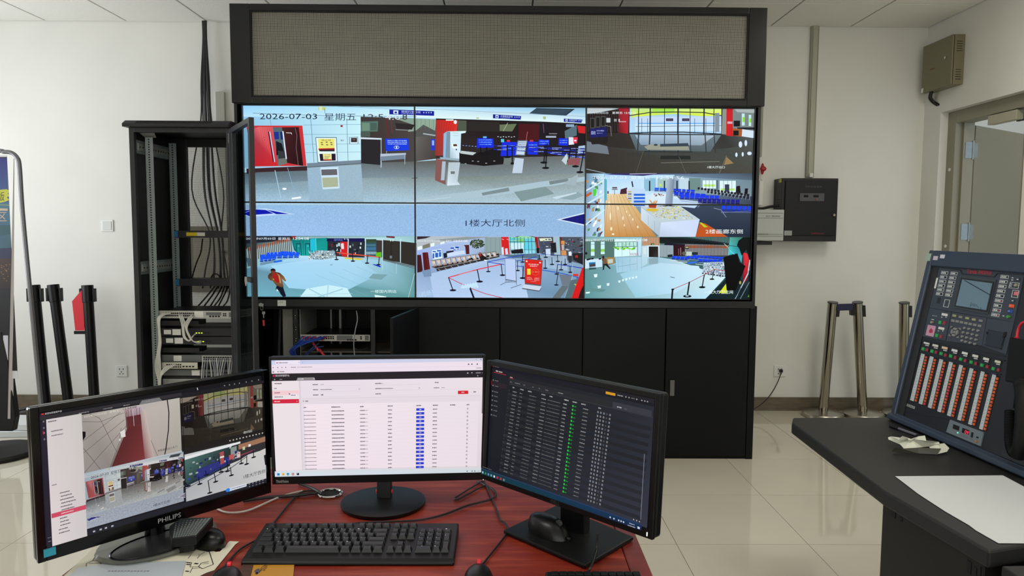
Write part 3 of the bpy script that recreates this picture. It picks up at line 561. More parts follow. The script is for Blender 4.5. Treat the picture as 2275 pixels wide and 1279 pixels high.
    p.poly([(662.5, 663), (679.6, 641.6), (728, 633), (769.7, 640), (783, 663)], (204, 232, 240)); p.line([(686, 642), (724, 662)], 2.4, (168, 204, 212)); p.line([(760, 642), (706, 660)], 2.4, (168, 204, 212)); p.line([(728, 634), (725, 662)], 2, (172, 206, 214)); p.line([(664, 656), (782, 652)], .8, (170, 206, 214))
    p.poly([(831, 655), (858, 659), (852, 663), (833, 663)], (220, 240, 240))
    # walking man
    p.poly([(611, 630), (627, 632), (628, 640), (633.5, 656), (634, 658.5), (627, 659.5), (622, 654), (618, 646), (612, 643), (613, 636)], (20, 30, 46)); p.poly([(612, 636), (618, 645), (614, 646), (611, 643)], (26, 36, 50)); p.poly([(613, 641), (617, 646), (613, 647)], (230, 236, 240))
    p.poly([(594, 618), (593.5, 613), (597, 607.5), (602, 605.5), (611, 604), (620, 606), (629, 614), (634.5, 624), (632, 625.5), (625, 620), (628, 636), (624, 638.5), (612, 634), (604, 624), (599, 623)], [(96, 60, 40)]*6+[(150, 116, 74)]*2+[(150, 104, 80)]*2+[(110, 76, 48)]*3+[(128, 92, 58)]*2+[(96, 64, 42)])
    p.poly([(604, 608), (612, 607), (617, 614), (620, 626), (616, 629), (608, 624), (604, 616)], (170, 40, 34)); p.poly([(612, 606), (617, 612), (620, 628), (623, 630), (620, 612)], (186, 156, 104))
    p.ell(605, 603, 5, 5.6, (130, 66, 50)); p.poly([(599, 602), (600, 598), (605, 596), (610, 598), (611, 603), (607, 601), (602, 601)], (30, 20, 22)); p.ell(606, 620.5, 2, 1.6, (190, 130, 106), 8)
    p.text('一楼国内到达', 822, 644, 880, 651, (226, 242, 238)); p.text('2026年07月03日', 545, 527, 610, 532.5, (232, 238, 240)); p.text('星期五', 616, 527, 643, 533, (222, 232, 236)); p.text('12:54:08', 650, 527, 685, 532.5, (236, 246, 246))

def view_security(p):
    p.crop(910, 510, 5.6875)
    p.r(60, 80, 2210, 890, (170, 184, 206))
    p.poly([(60, 85), (700, 85), (730, 110), (560, 130), (90, 262)], (186, 190, 190)); p.poly([(90, 85), (270, 85), (200, 110), (90, 125)], (60, 44, 50)); p.poly([(1000, 92), (700, 92), (300, 130), (560, 150)], (150, 156, 154))
    for a in ((95, 205, 155, 268), (262, 165, 312, 226), (385, 150, 440, 200)): p.poly([(a[0], a[1]+12), (a[2], a[1]), (a[2]-2, a[3]-12), (a[0]+2, a[3])], (232, 246, 246))
    p.poly([(160, 200), (250, 170), (255, 232), (165, 255)], (130, 130, 110))
    p.poly([(90, 265), (560, 140), (770, 130), (1155, 95), (1160, 330), (760, 320), (90, 500)], [(166, 184, 222), (190, 206, 234), (176, 192, 214), (160, 176, 180), (120, 132, 140), (170, 186, 214), (150, 164, 196)])
    p.poly([(950, 96), (1155, 95), (1155, 310), (940, 300)], (148, 164, 162))
    for x in (975, 1025, 1085, 1140): p.line([(x, 96), (x, 300)], 4, (126, 142, 142))
    p.poly([(90, 500), (760, 330), (1160, 325), (2195, 300), (2195, 880), (90, 880)], [(150, 170, 196), (176, 196, 224), (156, 180, 206), (150, 172, 190), (110, 146, 166), (176, 196, 220)], .25)
    p.poly([(250, 560), (900, 400), (1400, 420), (1500, 860), (300, 860)], [(180, 198, 220), (182, 200, 224), (170, 190, 214), (190, 208, 230), (184, 202, 226)], .25)
    p.poly([(90, 320), (140, 318), (165, 530), (92, 545)], (76, 30, 34)); p.poly([(158, 290), (228, 286), (256, 500), (178, 515)], (96, 26, 30)); p.line([(205, 290), (235, 500)], 4, (150, 60, 60)); p.poly([(682, 195), (750, 192), (754, 308), (712, 312), (700, 215)], (96, 30, 32))
    p.poly([(150, 520), (260, 500), (275, 590), (180, 600)], (130, 150, 176), .2)
    p.poly([(278, 262), (398, 245), (410, 360), (290, 380)], (226, 236, 246))
    for a in ((288, 270, 330, 286), (342, 258, 394, 278), (288, 300, 308, 364), (320, 292, 358, 352), (368, 284, 396, 344)): p.r(*a, (44, 104, 190))
    p.poly([(510, 220), (625, 208), (628, 250), (515, 262)], (206, 216, 236)); p.r(514, 224, 560, 244, (36, 90, 180)); p.r(574, 214, 622, 236, (36, 90, 180)); p.r(550, 250, 580, 260, (36, 90, 180)); p.r(600, 242, 618, 252, (36, 90, 180))
    p.poly([(422, 300), (468, 290), (472, 352), (430, 362)], (26, 30, 46)); p.poly([(460, 275), (550, 262), (560, 285), (462, 300)], (40, 40, 60)); p.poly([(470, 300), (560, 280), (690, 262), (700, 305), (480, 345)], (206, 216, 236))
    rd = random.Random(8)
    for k in range(240):
        a = rd.uniform(0, 6.28); r_ = rd.random()**.5; x = 852+92*r_*math.cos(a); y = 178+56*r_*math.sin(a); p.ell(x, y, rd.uniform(5, 12), rd.uniform(4, 9), rd.choice([(30, 54, 34), (44, 76, 44), (70, 96, 60), (90, 110, 70), (24, 40, 30), (120, 110, 80)]), 6)
    p.poly([(270, 470), (1130, 300), (1135, 345), (345, 528), (330, 490)], (64, 50, 50))
    for k in range(13):
        t = k/12.5; x = 300+800*t; y = 400-112*t; w = 62-10*t
        p.poly([(x-w*.55, y-6), (x+w*.4, y-14), (x+w*.5, y+46-12*t), (x-w*.1, y+56-12*t)], (196, 180, 166)); p.line([(x-w*.6, y-8), (x+w*.35, y-16), (x+w*.55, y+44-12*t)], 5, (40, 26, 30)); p.poly([(x-w*.3, y+8), (x+w*.2, y+2), (x+w*.3, y+30), (x, y+36)], (220, 206, 196)); p.poly([(x-w*.1, y+56-12*t), (x+w*.6, y+44-12*t), (x+w*.7, y+58-12*t), (x, y+72-12*t)], (170, 150, 140))
    p.line([(340, 500), (900, 382), (1130, 338)], 10, (50, 46, 46)); p.line([(335, 492), (900, 372), (1120, 330)], 4, (206, 206, 206))
    for k in range(9): p.line([(360+k*80, 500-k*17), (385+k*80, 515-k*17)], 5, (180, 190, 200))
    p.poly([(866, 310), (905, 298), (935, 330), (975, 352), (960, 392), (900, 390), (880, 350)], (30, 26, 30)); p.poly([(872, 318), (900, 306), (912, 330), (884, 346)], (150, 44, 44)); p.ell(890, 300, 18, 14, (150, 96, 84)); p.poly([(940, 380), (980, 385), (975, 398), (945, 396)], (230, 232, 236)); p.poly([(735, 370), (790, 355), (800, 375), (745, 385)], (26, 26, 30)); p.poly([(965, 330), (1005, 320), (1012, 340), (975, 350)], (40, 44, 50))
    p.poly([(1155, 92), (1250, 92), (1266, 312), (1168, 320)], (214, 34, 34)); p.poly([(1162, 225), (1186, 220), (1192, 318), (1170, 320)], (216, 226, 234)); p.poly([(1205, 240), (1236, 235), (1246, 310), (1212, 315)], (210, 214, 226)); p.line([(1165, 116), (1190, 128)], 5, (240, 220, 220)); p.line([(1228, 118), (1246, 128)], 5, (240, 220, 220))
    p.poly([(1252, 92), (1345, 92), (1445, 62), (1590, 92), (1605, 310), (1270, 320)], [(110, 206, 196), (150, 220, 150), (206, 214, 150), (130, 206, 190), (150, 214, 226), (190, 226, 240)])
    for k in range(26): p.r(1270+rd.uniform(0, 310), 105+rd.uniform(0, 30), 1300+rd.uniform(0, 280), 118+rd.uniform(0, 30), rd.choice([(140, 206, 120), (110, 200, 206), (206, 230, 190), (90, 190, 200)]))
    p.r(1275, 170, 1440, 250, (206, 232, 240)); p.r(1450, 120, 1575, 260, (110, 206, 220))
    for x in (1270, 1320, 1362, 1402, 1450, 1500, 1540, 1585): p.line([(x, 95), (x+8, 310)], 6, (50, 80, 90))
    p.line([(1260, 155), (1590, 150)], 7, (50, 66, 76)); p.line([(1340, 95), (1445, 64), (1590, 96)], 8, (90, 60, 50)); p.line([(1280, 250), (1600, 255)], 5, (90, 120, 130))
    p.poly([(1280, 262), (1430, 240), (1440, 300), (1290, 305)], (30, 28, 36)); p.poly([(1160, 320), (1600, 300), (1700, 360), (1300, 360)], (96, 120, 136), .2)
    p.poly([(1583, 92), (1618, 92), (1645, 300), (1612, 300)], (158, 26, 30)); p.poly([(1620, 92), (2195, 92), (2195, 440), (1650, 300)], (84, 90, 100)); p.poly([(1640, 110), (1790, 105), (1800, 140), (1650, 145)], (226, 226, 190)); p.poly([(1650, 150), (1780, 150), (1780, 240), (1665, 250)], (76, 80, 96))
    for k in range(90): x = rd.uniform(1650, 2190); y = rd.uniform(100, 300); w = rd.uniform(6, 36); p.r(x, y, x+w, y+rd.uniform(4, 16), rd.choice([(190, 200, 210), (40, 44, 54), (120, 130, 140), (30, 30, 36), (70, 96, 130), (150, 156, 160), (150, 60, 50)]))
    p.poly([(1815, 92), (1895, 92), (1910, 320), (1830, 320)], (170, 190, 196)); p.poly([(1895, 95), (1925, 95), (1950, 310), (1915, 310)], (110, 50, 46)); p.poly([(1915, 140), (1960, 140), (1960, 190), (1915, 180)], (216, 150, 80)); p.poly([(1915, 265), (1980, 262), (1985, 325), (1920, 328)], (206, 150, 96)); p.poly([(1920, 190), (1955, 190), (1955, 260), (1925, 260)], (190, 180, 170)); p.poly([(1600, 235), (1640, 230), (1645, 300), (1605, 300)], (26, 24, 30)); p.poly([(1780, 170), (1850, 160), (1860, 290), (1795, 290)], (32, 34, 44))
    p.poly([(1720, 245), (1778, 240), (1785, 355), (1728, 362)], (206, 216, 230)); p.poly([(1715, 362), (1785, 356), (1788, 384), (1720, 388)], (40, 46, 60)); p.poly([(2010, 280), (2045, 275), (2050, 330), (2015, 335)], (226, 230, 232)); p.poly([(2005, 330), (2055, 330), (2050, 420), (2010, 420)], (56, 60, 66)); p.poly([(2060, 300), (2195, 290), (2195, 450), (2070, 380)], (36, 34, 40)); p.r(2095, 325, 2130, 355, (170, 50, 40))
    p.poly([(1650, 330), (1990, 330), (2000, 520), (1690, 480)], [(150, 170, 184), (160, 176, 190), (170, 190, 206), (160, 184, 206)], .2)
    for k in range(5): p.line([(1660+k*70, 330), (1670+k*80, 480)], 4, (196, 210, 220))
    # tensioned belts
    for pts, w, c in ((((985, 410), (1210, 362), (1450, 318)), 9, (30, 70, 190)), (((1000, 412), (1195, 440)), 9, (34, 74, 190)), (((1350, 395), (1480, 375), (1600, 345)), 8, (34, 70, 180)), (((1350, 460), (1440, 468)), 9, (34, 74, 196)), (((1620, 320), (1730, 312), (1960, 330)), 5, (40, 80, 150)), (((1680, 512), (1885, 545), (2145, 605)), 11, (50, 100, 190)), (((1880, 440), (2030, 462), (2180, 486)), 10, (34, 66, 180))): p.line(pts, w, c)
    for a in ((1430, 330, 1428, 410), (1640, 315, 1640, 372), (1722, 312, 1722, 350), (1800, 350, 1802, 440), (1715, 380, 1716, 488), (1870, 320, 1875, 402), (1922, 400, 1916, 508), (1965, 370, 1968, 440), (2030, 462, 2032, 540), (1362, 395, 1366, 518), (1872, 440, 1860, 562), (1880, 540, 1856, 700)): post(p, *a, w=9, c=(26, 30, 46), b=1.2)
    post(p, 985, 405, 994, 530, 9, (20, 24, 46), 1.2); post(p, 1156, 440, 1174, 576, 10, (20, 22, 44), 1.3); post(p, 1438, 465, 1430, 613, 12, (16, 18, 40), 1.2)
    p.line([(490, 605), (855, 505), (1148, 440)], 12, (226, 60, 70)); p.line([(620, 572), (790, 524)], 5, (230, 150, 160)); p.line([(500, 612), (760, 738), (960, 812), (1210, 872)], 8, (206, 50, 64))
    post(p, 490, 605, 546, 767, 12, (20, 20, 44), 1.3); post(p, 855, 508, 884, 657, 12, (20, 20, 40), 1.3); p.line([(762, 738), (815, 876)], 22, (24, 22, 56))
    p.poly([(1203, 362), (1340, 370), (1354, 665), (1210, 638)], (110, 120, 136)); p.poly([(1208, 366), (1334, 375), (1344, 648), (1216, 625)], (190, 204, 228)); p.line([(1215, 640), (1216, 668)], 5, (80, 90, 104)); p.line([(1350, 660), (1352, 700)], 5, (80, 90, 104)); p.line([(1215, 650), (1350, 676)], 4, (110, 120, 130)); p.line([(1148, 700), (1215, 668), (1290, 660)], 7, (90, 104, 116)); p.line([(1278, 740), (1410, 694)], 7, (90, 104, 116))
    p.poly([(1455, 368), (1682, 388), (1660, 705), (1458, 680)], (120, 60, 60)); p.poly([(1462, 376), (1674, 394), (1652, 696), (1464, 672)], [(226, 40, 30), (214, 40, 34), (226, 50, 40), (216, 34, 30)])
    p.text('机场服务', 1500, 428, 1634, 446, (250, 214, 206), .05); p.text('温馨提示', 1518, 452, 1616, 468, (250, 206, 196), .05); p.text('1', 1486, 495, 1530, 570, (240, 220, 60)); p.ell(1592, 535, 50, 46, (236, 90, 60), 24); p.ell(1592, 535, 44, 40, (222, 44, 34), 24); p.dashes(1555, 536, 1630, 18, (240, 120, 90), rd)
    for k in range(4): p.dashes(1482, 602+k*11, 1540+k*6, 6, (246, 180, 170), rd); p.dashes(1576, 610+k*11, 1640, 6, (246, 180, 170), rd)
    p.dashes(1530, 656, 1600, 6, (246, 190, 180), rd); p.ell(1480, 400, 12, 10, (250, 220, 210)); p.ell(1650, 418, 14, 8, (250, 220, 210))
    p.poly([(1455, 680), (1662, 706), (1664, 730), (1640, 772), (1422, 738)], (206, 212, 220)); p.poly([(1455, 680), (1662, 706), (1655, 716), (1456, 692)], (110, 112, 120)); p.poly([(1422, 738), (1640, 772), (1640, 782), (1424, 750)], (70, 76, 86)); p.poly([(1640, 772), (1664, 730), (1664, 742), (1642, 782)], (60, 64, 74))
    p.poly([(1890, 565), (2050, 580), (2020, 715), (1930, 700)], (120, 128, 136)); p.poly([(1930, 705), (2020, 715), (1900, 870), (1800, 870)], (110, 120, 122), .2); p.line([(2060, 440), (2060, 600), (1960, 860)], 4, (190, 196, 200)); p.poly([(2060, 560), (2130, 560), (2140, 590), (2070, 585)], (216, 60, 40)); p.poly([(2040, 640), (2140, 620), (2100, 875), (1960, 875)], (96, 116, 120), .2); p.line([(2088, 690), (2125, 712)], 12, (196, 206, 60)); p.r(2110, 600, 2160, 620, (60, 110, 190))
    p.poly([(2045, 880), (2184, 480), (2200, 480), (2200, 760), (2150, 880)], (216, 30, 30)); p.poly([(2160, 780), (2200, 700), (2200, 880), (2130, 880)], (40, 26, 26))
    for k in range(6): x = 640+k*34; p.poly([(x, 740-k*10), (x+30, 690-k*6), (x+60, 720), (x+50, 745)], (200, 224, 236))
    p.text('（机场）', 120, 790, 290, 860, (190, 216, 246), -.2)
    p.text('2026年07月03日', 92, 130, 378, 152, (230, 236, 236)); p.text('星期五', 455, 130, 530, 158, (226, 232, 236)); p.text('12:54:08', 560, 130, 730, 156, (246, 240, 240)); p.frame()

def view_east_hall(p):
    p.crop(1290, 510, 5.6875); rd = random.Random(21)
    p.poly(rc(40, 90, 2180, 890), [(110, 150, 146), (40, 60, 64), (30, 44, 50), (110, 160, 156)])
    p.poly([(40, 96), (780, 96), (780, 350), (40, 380)], [(140, 176, 170), (170, 206, 206), (150, 186, 190), (96, 130, 128)])
    p.poly([(45, 150), (430, 120), (430, 350), (45, 360)], (92, 124, 114))
    for x0, x1, y0, y1 in ((130, 182, 150, 330), (256, 310, 150, 310)):
        p.r(x0, y0, x1, y1, (206, 236, 240)); p.r(x0, y0+95, x1, y0+130, (150, 206, 90)); p.line([(x0, y0+35), (x1, y0+35)], 5, (90, 120, 130)); p.line([(x0, y1), (x0, y0), (x1, y0), (x1, y1)], 5, (80, 106, 110))
    p.poly([(430, 120), (715, 125), (716, 330), (430, 345)], (216, 240, 248)); p.poly([(430, 160), (715, 158), (715, 215), (430, 230)], (190, 226, 210))
    for k in range(26): x = rd.uniform(432, 700); p.ell(x, 238+rd.uniform(-14, 12), rd.uniform(10, 24), 9, rd.choice([(140, 214, 40), (120, 200, 60), (160, 226, 60), (96, 170, 60)]), 8)
    for k in range(22): x = rd.uniform(432, 712); p.ell(x, 190+rd.uniform(-14, 18), rd.uniform(8, 20), 9, rd.choice([(170, 214, 190), (150, 206, 170), (190, 226, 220)]), 8)
    for x in (432, 475, 528, 576, 626, 672, 716): p.line([(x, 155), (x, 215)], 5, (50, 80, 96))
    for x in (528, 626, 716): p.line([(x, 215), (x, 335)], 4, (140, 170, 180))
    p.line([(430, 158), (716, 150)], 6, (60, 90, 100)); p.line([(430, 216), (716, 214)], 5, (60, 90, 100)); p.r(720, 130, 770, 330, (196, 222, 232)); p.r(722, 150, 730, 330, (120, 150, 160))
    for k in range(14): p.line([(630+k*11, 295), (636+k*11, 325)], 4, rd.choice([(180, 190, 206), (60, 60, 80), (216, 60, 120), (230, 240, 246)]))
    # slatted wall
    p.poly([(780, 96), (1005, 96), (1005, 200), (780, 230)], (190, 140, 104)); p.poly([(780, 200), (1180, 195), (1180, 345), (780, 330)], (150, 166, 170))
    for k in range(22): p.line([(784+k*10.2, 96), (784+k*10.2, 200)], 4, (226, 206, 176) if k % 2 else (150, 104, 70))
    for k in range(20): p.line([(1000+k*9, 190), (1000+k*9, 345)], 4.4, (206, 216, 220) if k % 2 else (90, 96, 100))
    p.poly([(780, 205), (860, 200), (860, 345), (780, 350)], (196, 216, 220)); p.r(800, 225, 832, 310, (216, 226, 220))
    p.poly([(1320, 96), (1885, 96), (1880, 340), (1330, 330)], (60, 58, 62))
    for k in range(31): x = 1330+k*18; p.line([(x, 180), (x+2, 325)], 8, (186, 184, 182)); p.line([(x, 200), (x+1, 232)], 8, (206, 130, 90)); p.line([(x, 96), (x+4, 150+k*2)], 6, (120, 170, 160))
    p.poly([(1000, 96), (1350, 96), (1880, 170), (1878, 196), (1000, 172)], [(16, 24, 26), (40, 60, 62), (44, 60, 66), (16, 20, 24), (30, 38, 38)])
    p.poly([(1070, 172), (1330, 185), (1325, 205), (1060, 195)], (28, 24, 50)); p.poly([(1176, 195), (1320, 195), (1325, 332), (1178, 332)], (56, 16, 28)); p.line([(1244, 240), (1246, 320)], 5, (170, 130, 130)); p.line([(1270, 230), (1272, 320)], 6, (190, 170, 170)); p.poly([(1100, 318), (1170, 312), (1168, 344), (1104, 350)], (34, 44, 50))
    p.r(1340, 278, 1412, 330, (196, 206, 190)); p.r(1325, 215, 1370, 245, (44, 44, 46)); p.ell(1350, 225, 22, 8, (190, 170, 120)); p.ell(1312, 300, 24, 24, (110, 104, 90)); p.r(1415, 285, 1490, 320, (40, 50, 60))
    p.poly([(850, 200), (1000, 200), (1000, 350), (990, 355), (985, 215), (866, 215), (866, 360), (852, 360)], (220, 232, 236)); p.poly([(866, 212), (985, 212), (985, 352), (866, 362)], [(30, 26, 24), (44, 38, 32), (70, 62, 56), (34, 30, 28)]); p.r(895, 172, 935, 196, (30, 60, 40)); p.r(908, 178, 926, 192, (150, 200, 120))
    p.poly([(1890, 96), (2080, 96), (2040, 420), (1985, 300), (1875, 320)], [(96, 170, 150), (60, 110, 100), (90, 190, 190), (50, 160, 170), (80, 210, 210)]); p.line([(1820, 175), (1880, 235)], 6, (190, 206, 206)); p.line([(1885, 200), (1990, 215)], 7, (40, 70, 80)); p.line([(1890, 260), (1960, 320)], 5, (150, 230, 230))
    # floor
    p.poly([(40, 490), (270, 480), (430, 430), (780, 345), (1000, 350), (1180, 380), (1840, 600), (1580, 884), (40, 884)],
           [(110, 150, 146), (120, 162, 164), (170, 206, 222), (186, 214, 230), (170, 200, 210), (206, 226, 234), (214, 234, 240), (190, 222, 232), (96, 150, 150)], .12)
    p.poly([(500, 560), (1000, 420), (1500, 460), (1550, 600), (1200, 800), (700, 860)], [(166, 204, 216), (190, 216, 226), (206, 228, 238), (200, 226, 236), (190, 220, 232), (160, 202, 212)], .1)
    p.poly([(440, 350), (850, 345), (850, 430), (700, 520), (460, 545)], [(160, 196, 210), (190, 214, 220), (186, 210, 216), (176, 206, 216), (170, 204, 218)], .1)
    for x in (478, 530, 626, 716, 770): p.line([(x, 350), (x+4, 520)], 4, (140, 180, 192))
    p.line([(470, 470), (716, 430)], 4, (120, 156, 166)); p.poly([(866, 362), (985, 352), (985, 430), (870, 440)], (150, 172, 176), .1)
    for a in ((170, 560, 215, 605), (478, 640, 508, 672), (525, 625, 552, 655), (568, 612, 596, 645), (610, 602, 636, 632), (652, 595, 678, 625), (694, 586, 720, 615), (215, 705, 260, 745), (332, 675, 368, 712), (65, 785, 120, 810)): p.poly([(a[0], a[1]+6), (a[2], a[1]), (a[2]-4, a[3]-4), (a[0]+6, a[3])], (226, 244, 250))
    p.line([(1140, 598), (1192, 608)], 7, (60, 90, 100)); p.line([(60, 640), (500, 884)], 3, (120, 160, 160)); p.line([(60, 560), (170, 780), (60, 884)], 3, (100, 140, 140)); p.poly([(120, 740), (330, 760), (280, 790), (100, 780)], (110, 150, 146), .1)
    p.poly([(45, 375), (275, 365), (275, 470), (45, 495)], (206, 224, 232)); p.poly([(108, 415), (190, 410), (192, 466), (112, 475)], (40, 120, 170)); p.poly([(115, 440), (190, 430), (190, 462), (118, 470)], (90, 70, 60)); p.poly([(330, 350), (430, 350), (430, 430), (335, 442)], (176, 134, 76)); p.poly([(345, 375), (412, 370), (412, 420), (350, 430)], (196, 206, 190))
    for q in ((75, 372), (100, 365), (135, 360), (230, 362)): p.poly([(q[0], q[1]), (q[0]+34, q[1]-6), (q[0]+32, q[1]+14), (q[0]+4, q[1]+20)], (20, 26, 34))
    p.ell(72, 300, 16, 16, (16, 24, 30)); p.poly([(110, 480), (200, 478), (200, 500), (110, 508)], (60, 90, 96))
    p.poly([(280, 335), (300, 335), (305, 360), (330, 375), (338, 425), (345, 440), (382, 490), (374, 502), (322, 455), (306, 450), (300, 505), (278, 515), (284, 500), (288, 440), (284, 400), (270, 380)], [(26, 30, 40)]*16); p.poly([(300, 352), (330, 368), (336, 430), (295, 435), (284, 395)], (130, 96, 66)); p.ell(287, 344, 12, 11, (30, 22, 24)); p.poly([(276, 352), (270, 385), (284, 390), (290, 365)], (110, 70, 52))
    for x0, y0, x1, y1, n, h in ((1165, 330, 1380, 345, 4, 46), (1430, 318, 1810, 345, 8, 36), (1350, 330, 1500, 342, 3, 40), (1500, 365, 1800, 380, 5, 46)): seats(p, x0, y0, x1, y1, n, h, (26, 70, 236), .4, (170, 190, 206))
    p.line([(1140, 400), (1350, 412)], 10, (196, 206, 200)); p.poly([(1350, 415), (1470, 400), (1480, 420), (1370, 435)], (60, 120, 220)); p.line([(1460, 435), (1600, 450)], 9, (190, 200, 200))
    p.poly([(1560, 415), (1830, 405), (1845, 600), (1700, 590), (1545, 555)], (170, 190, 200))
    for k in range(300): x = rd.uniform(1555, 1835); y = rd.uniform(415, 560+(x-1555)*.12); p.poly([(x, y), (x+6, y+2), (x+rd.uniform(-6, 12), y+rd.uniform(10, 26)), (x-4, y+14)], rd.choice([(226, 236, 242), (190, 204, 212), (70, 80, 96), (120, 136, 150), (240, 246, 250), (90, 100, 120)]))
    for k in range(9): p.ell(1550+k*36, 552+k*5, 14, 8, (30, 34, 40), 8)
    p.poly([(1575, 880), (1840, 625), (1960, 500), (2180, 880)], (24, 44, 48)); p.poly([(1755, 800), (1845, 680), (1855, 720), (1850, 805)], (216, 222, 40)); p.line([(2140, 700), (2145, 800), (2125, 850)], 9, (120, 200, 40))
    p.poly([(2060, 290), (2110, 300), (2140, 390), (2110, 640), (2050, 700), (2070, 480)], [(206, 40, 60), (230, 60, 70), (190, 40, 50), (150, 20, 30), (60, 10, 20), (210, 40, 60)])
    p.line([(2145, 380), (2120, 560), (2030, 735)], 12, (206, 220, 224)); p.line([(2140, 500), (1960, 880)], 6, (150, 160, 176)); p.line([(2150, 640), (2020, 880)], 6, (150, 160, 176)); p.line([(1990, 820), (1955, 878)], 8, (150, 170, 180)); p.ell(2022, 670, 14, 22, (170, 160, 90))
    p.poly([(2000, 140), (2060, 96), (2180, 96), (2180, 420), (2140, 380), (2100, 250), (2040, 330), (2010, 240), (1980, 200)], (16, 20, 20))
    p.poly([(1810, 350), (1990, 302), (2012, 408), (2090, 460), (1965, 772), (1850, 765)], (5, 5, 9))
    p.line([(1165, 755), (1375, 668), (1565, 572), (1692, 502), (1830, 520)], 7, (190, 50, 70)); post(p, 1568, 570, 1540, 728, 13, (12, 14, 26), 1.2); post(p, 1696, 500, 1665, 626, 9, (12, 14, 26), 1.3); post(p, 1378, 664, 1352, 842, 18, (12, 12, 20), 1.1); p.ell(1350, 838, 22, 8, (190, 220, 230)); p.line([(1166, 755), (1156, 884)], 22, (20, 20, 28)); p.ell(1168, 755, 20, 10, (10, 10, 16)); p.poly([(1180, 878), (1260, 874), (1270, 890), (1170, 890)], (20, 26, 46))
    p.text('一楼大厅卫生间', 1570, 768, 1930, 812, (232, 242, 236)); p.text('2026年07月03日', 52, 116, 410, 148, (236, 244, 240)); p.text('星期五', 445, 116, 600, 148, (230, 240, 244)); p.text('12:54:08', 640, 116, 845, 146, (236, 240, 236)); p.frame()

# ================================================================ materials in use
WALL = mat('wall_paint', (226, 225, 218), .72, spec=.25, noise=.02, nscale=3, bump=.08, bscale=60)
CEILM = mat('ceiling_board', (236, 235, 228), .9, spec=.1, bump=.5, bscale=90, noise=.02, nscale=60)
BARM = mat('ceiling_bar_paint', (120, 118, 110), .6)
TILEM = mat('porcelain_tile', (206, 199, 182), .06, spec=.6, noise=.035, nscale=2.2)
GROUT = mat('grout', (118, 106, 90), .9)
SKIRT = mat('skirting_stone', (104, 94, 78), .18, noise=.2, nscale=9, stretch=(1, 1, 4))
BLK = mat('black_steel', (24, 24, 27), .42, spec=.4)
BLK2 = mat('black_powder_coat', (17, 18, 20), .55, spec=.3)
BLKG = mat('black_gloss_plastic', (12, 12, 15), .22)
BLKP = mat('black_matt_plastic', (14, 15, 17), .5, spec=.35)
DGREY = mat('dark_grey_steel', (66, 66, 70), .34, metal=.45)
CHAR = mat('charcoal_board', (52, 53, 52), .4, noise=.05, nscale=60)
INK = mat('black_rubber', (8, 8, 9), .7)
GALV = mat('galvanised_steel', (146, 156, 158), .42, metal=.6, noise=.08, nscale=40)
STEEL = mat('polished_steel', (158, 153, 140), .1, metal=1)
CHROME = mat('chrome', (225, 225, 228), .08, metal=1)
WHITE = mat('white_plastic', (226, 227, 222), .4)
LABEL = mat('label_paper', (216, 216, 208), .7)
LGREY = mat('light_grey_steel', (150, 152, 148), .4, metal=.2)
CABW = mat('white_cable', (196, 194, 184), .5)
CABG = mat('grey_cable', (140, 144, 150), .5)
CABB = mat('black_cable', (14, 14, 16), .45)
HOLE = mat('dark_opening', (5, 5, 6), .8)

# ================================================================ room shell
XL, XR, YB, YF, ZT = -4.9, 3.31, 5.855, -2.6, 3.055
def grid_lines(o, d, a, b):
    k = math.ceil((a-o)/d); L = [a]
    while o+k*d < b-.02:
        if o+k*d > a+.02: L.append(o+k*d)
        k += 1
    return L+[b]
def tiles(parent, name, xs, ys, gap, z0, z1, mt, bev=0):
    cache = {}
    for i in range(len(xs)-1):
        for j in range(len(ys)-1):
            w, h = xs[i+1]-xs[i]-gap, ys[j+1]-ys[j]-gap; key = (round(w, 3), round(h, 3))
            loc = Vector(((xs[i]+xs[i+1])/2, (ys[j]+ys[j+1])/2, 0))
            if key not in cache:
                o = MB().box(-w/2, w/2, -h/2, h/2, z0, z1).build(name, mt, parent, local=True, bevel=bev, seg=1); cache[key] = o
            else:
                o = cache[key].copy(); COL.objects.link(o); o.parent = parent
            o.location = MW[parent].inverted()@loc if False else loc-MW[parent].translation
floor = MB().box(XL-.2, XR+.2, YF-.2, YB+.2, -.12, -.006).build('floor', GROUT, loc=(0, 0, -.12), kind='structure')
MW[floor] = Matrix.Translation((0, 0, 0)); floor.location = (0, 0, 0)
floor.data.transform(Matrix.Translation((0, 0, -.12)))
tiles(floor, 'floor_tile', grid_lines(1.421, .6167, XL, XR), grid_lines(3.30, .639, YF, YB), .0028, -.006, 0, TILEM)
ceil = MB().box(XL-.2, XR+.2, YF-.2, YB+.2, ZT+.02, ZT+.12).build('ceiling', BARM, loc=(0, 0, 0), kind='structure')
cxs, cys = grid_lines(2.063, .627, XL, XR), grid_lines(5.262, .627, YF, YB)
tiles(ceil, 'ceiling_tile', cxs, cys, .013, ZT, ZT+.019, CEILM, .002)

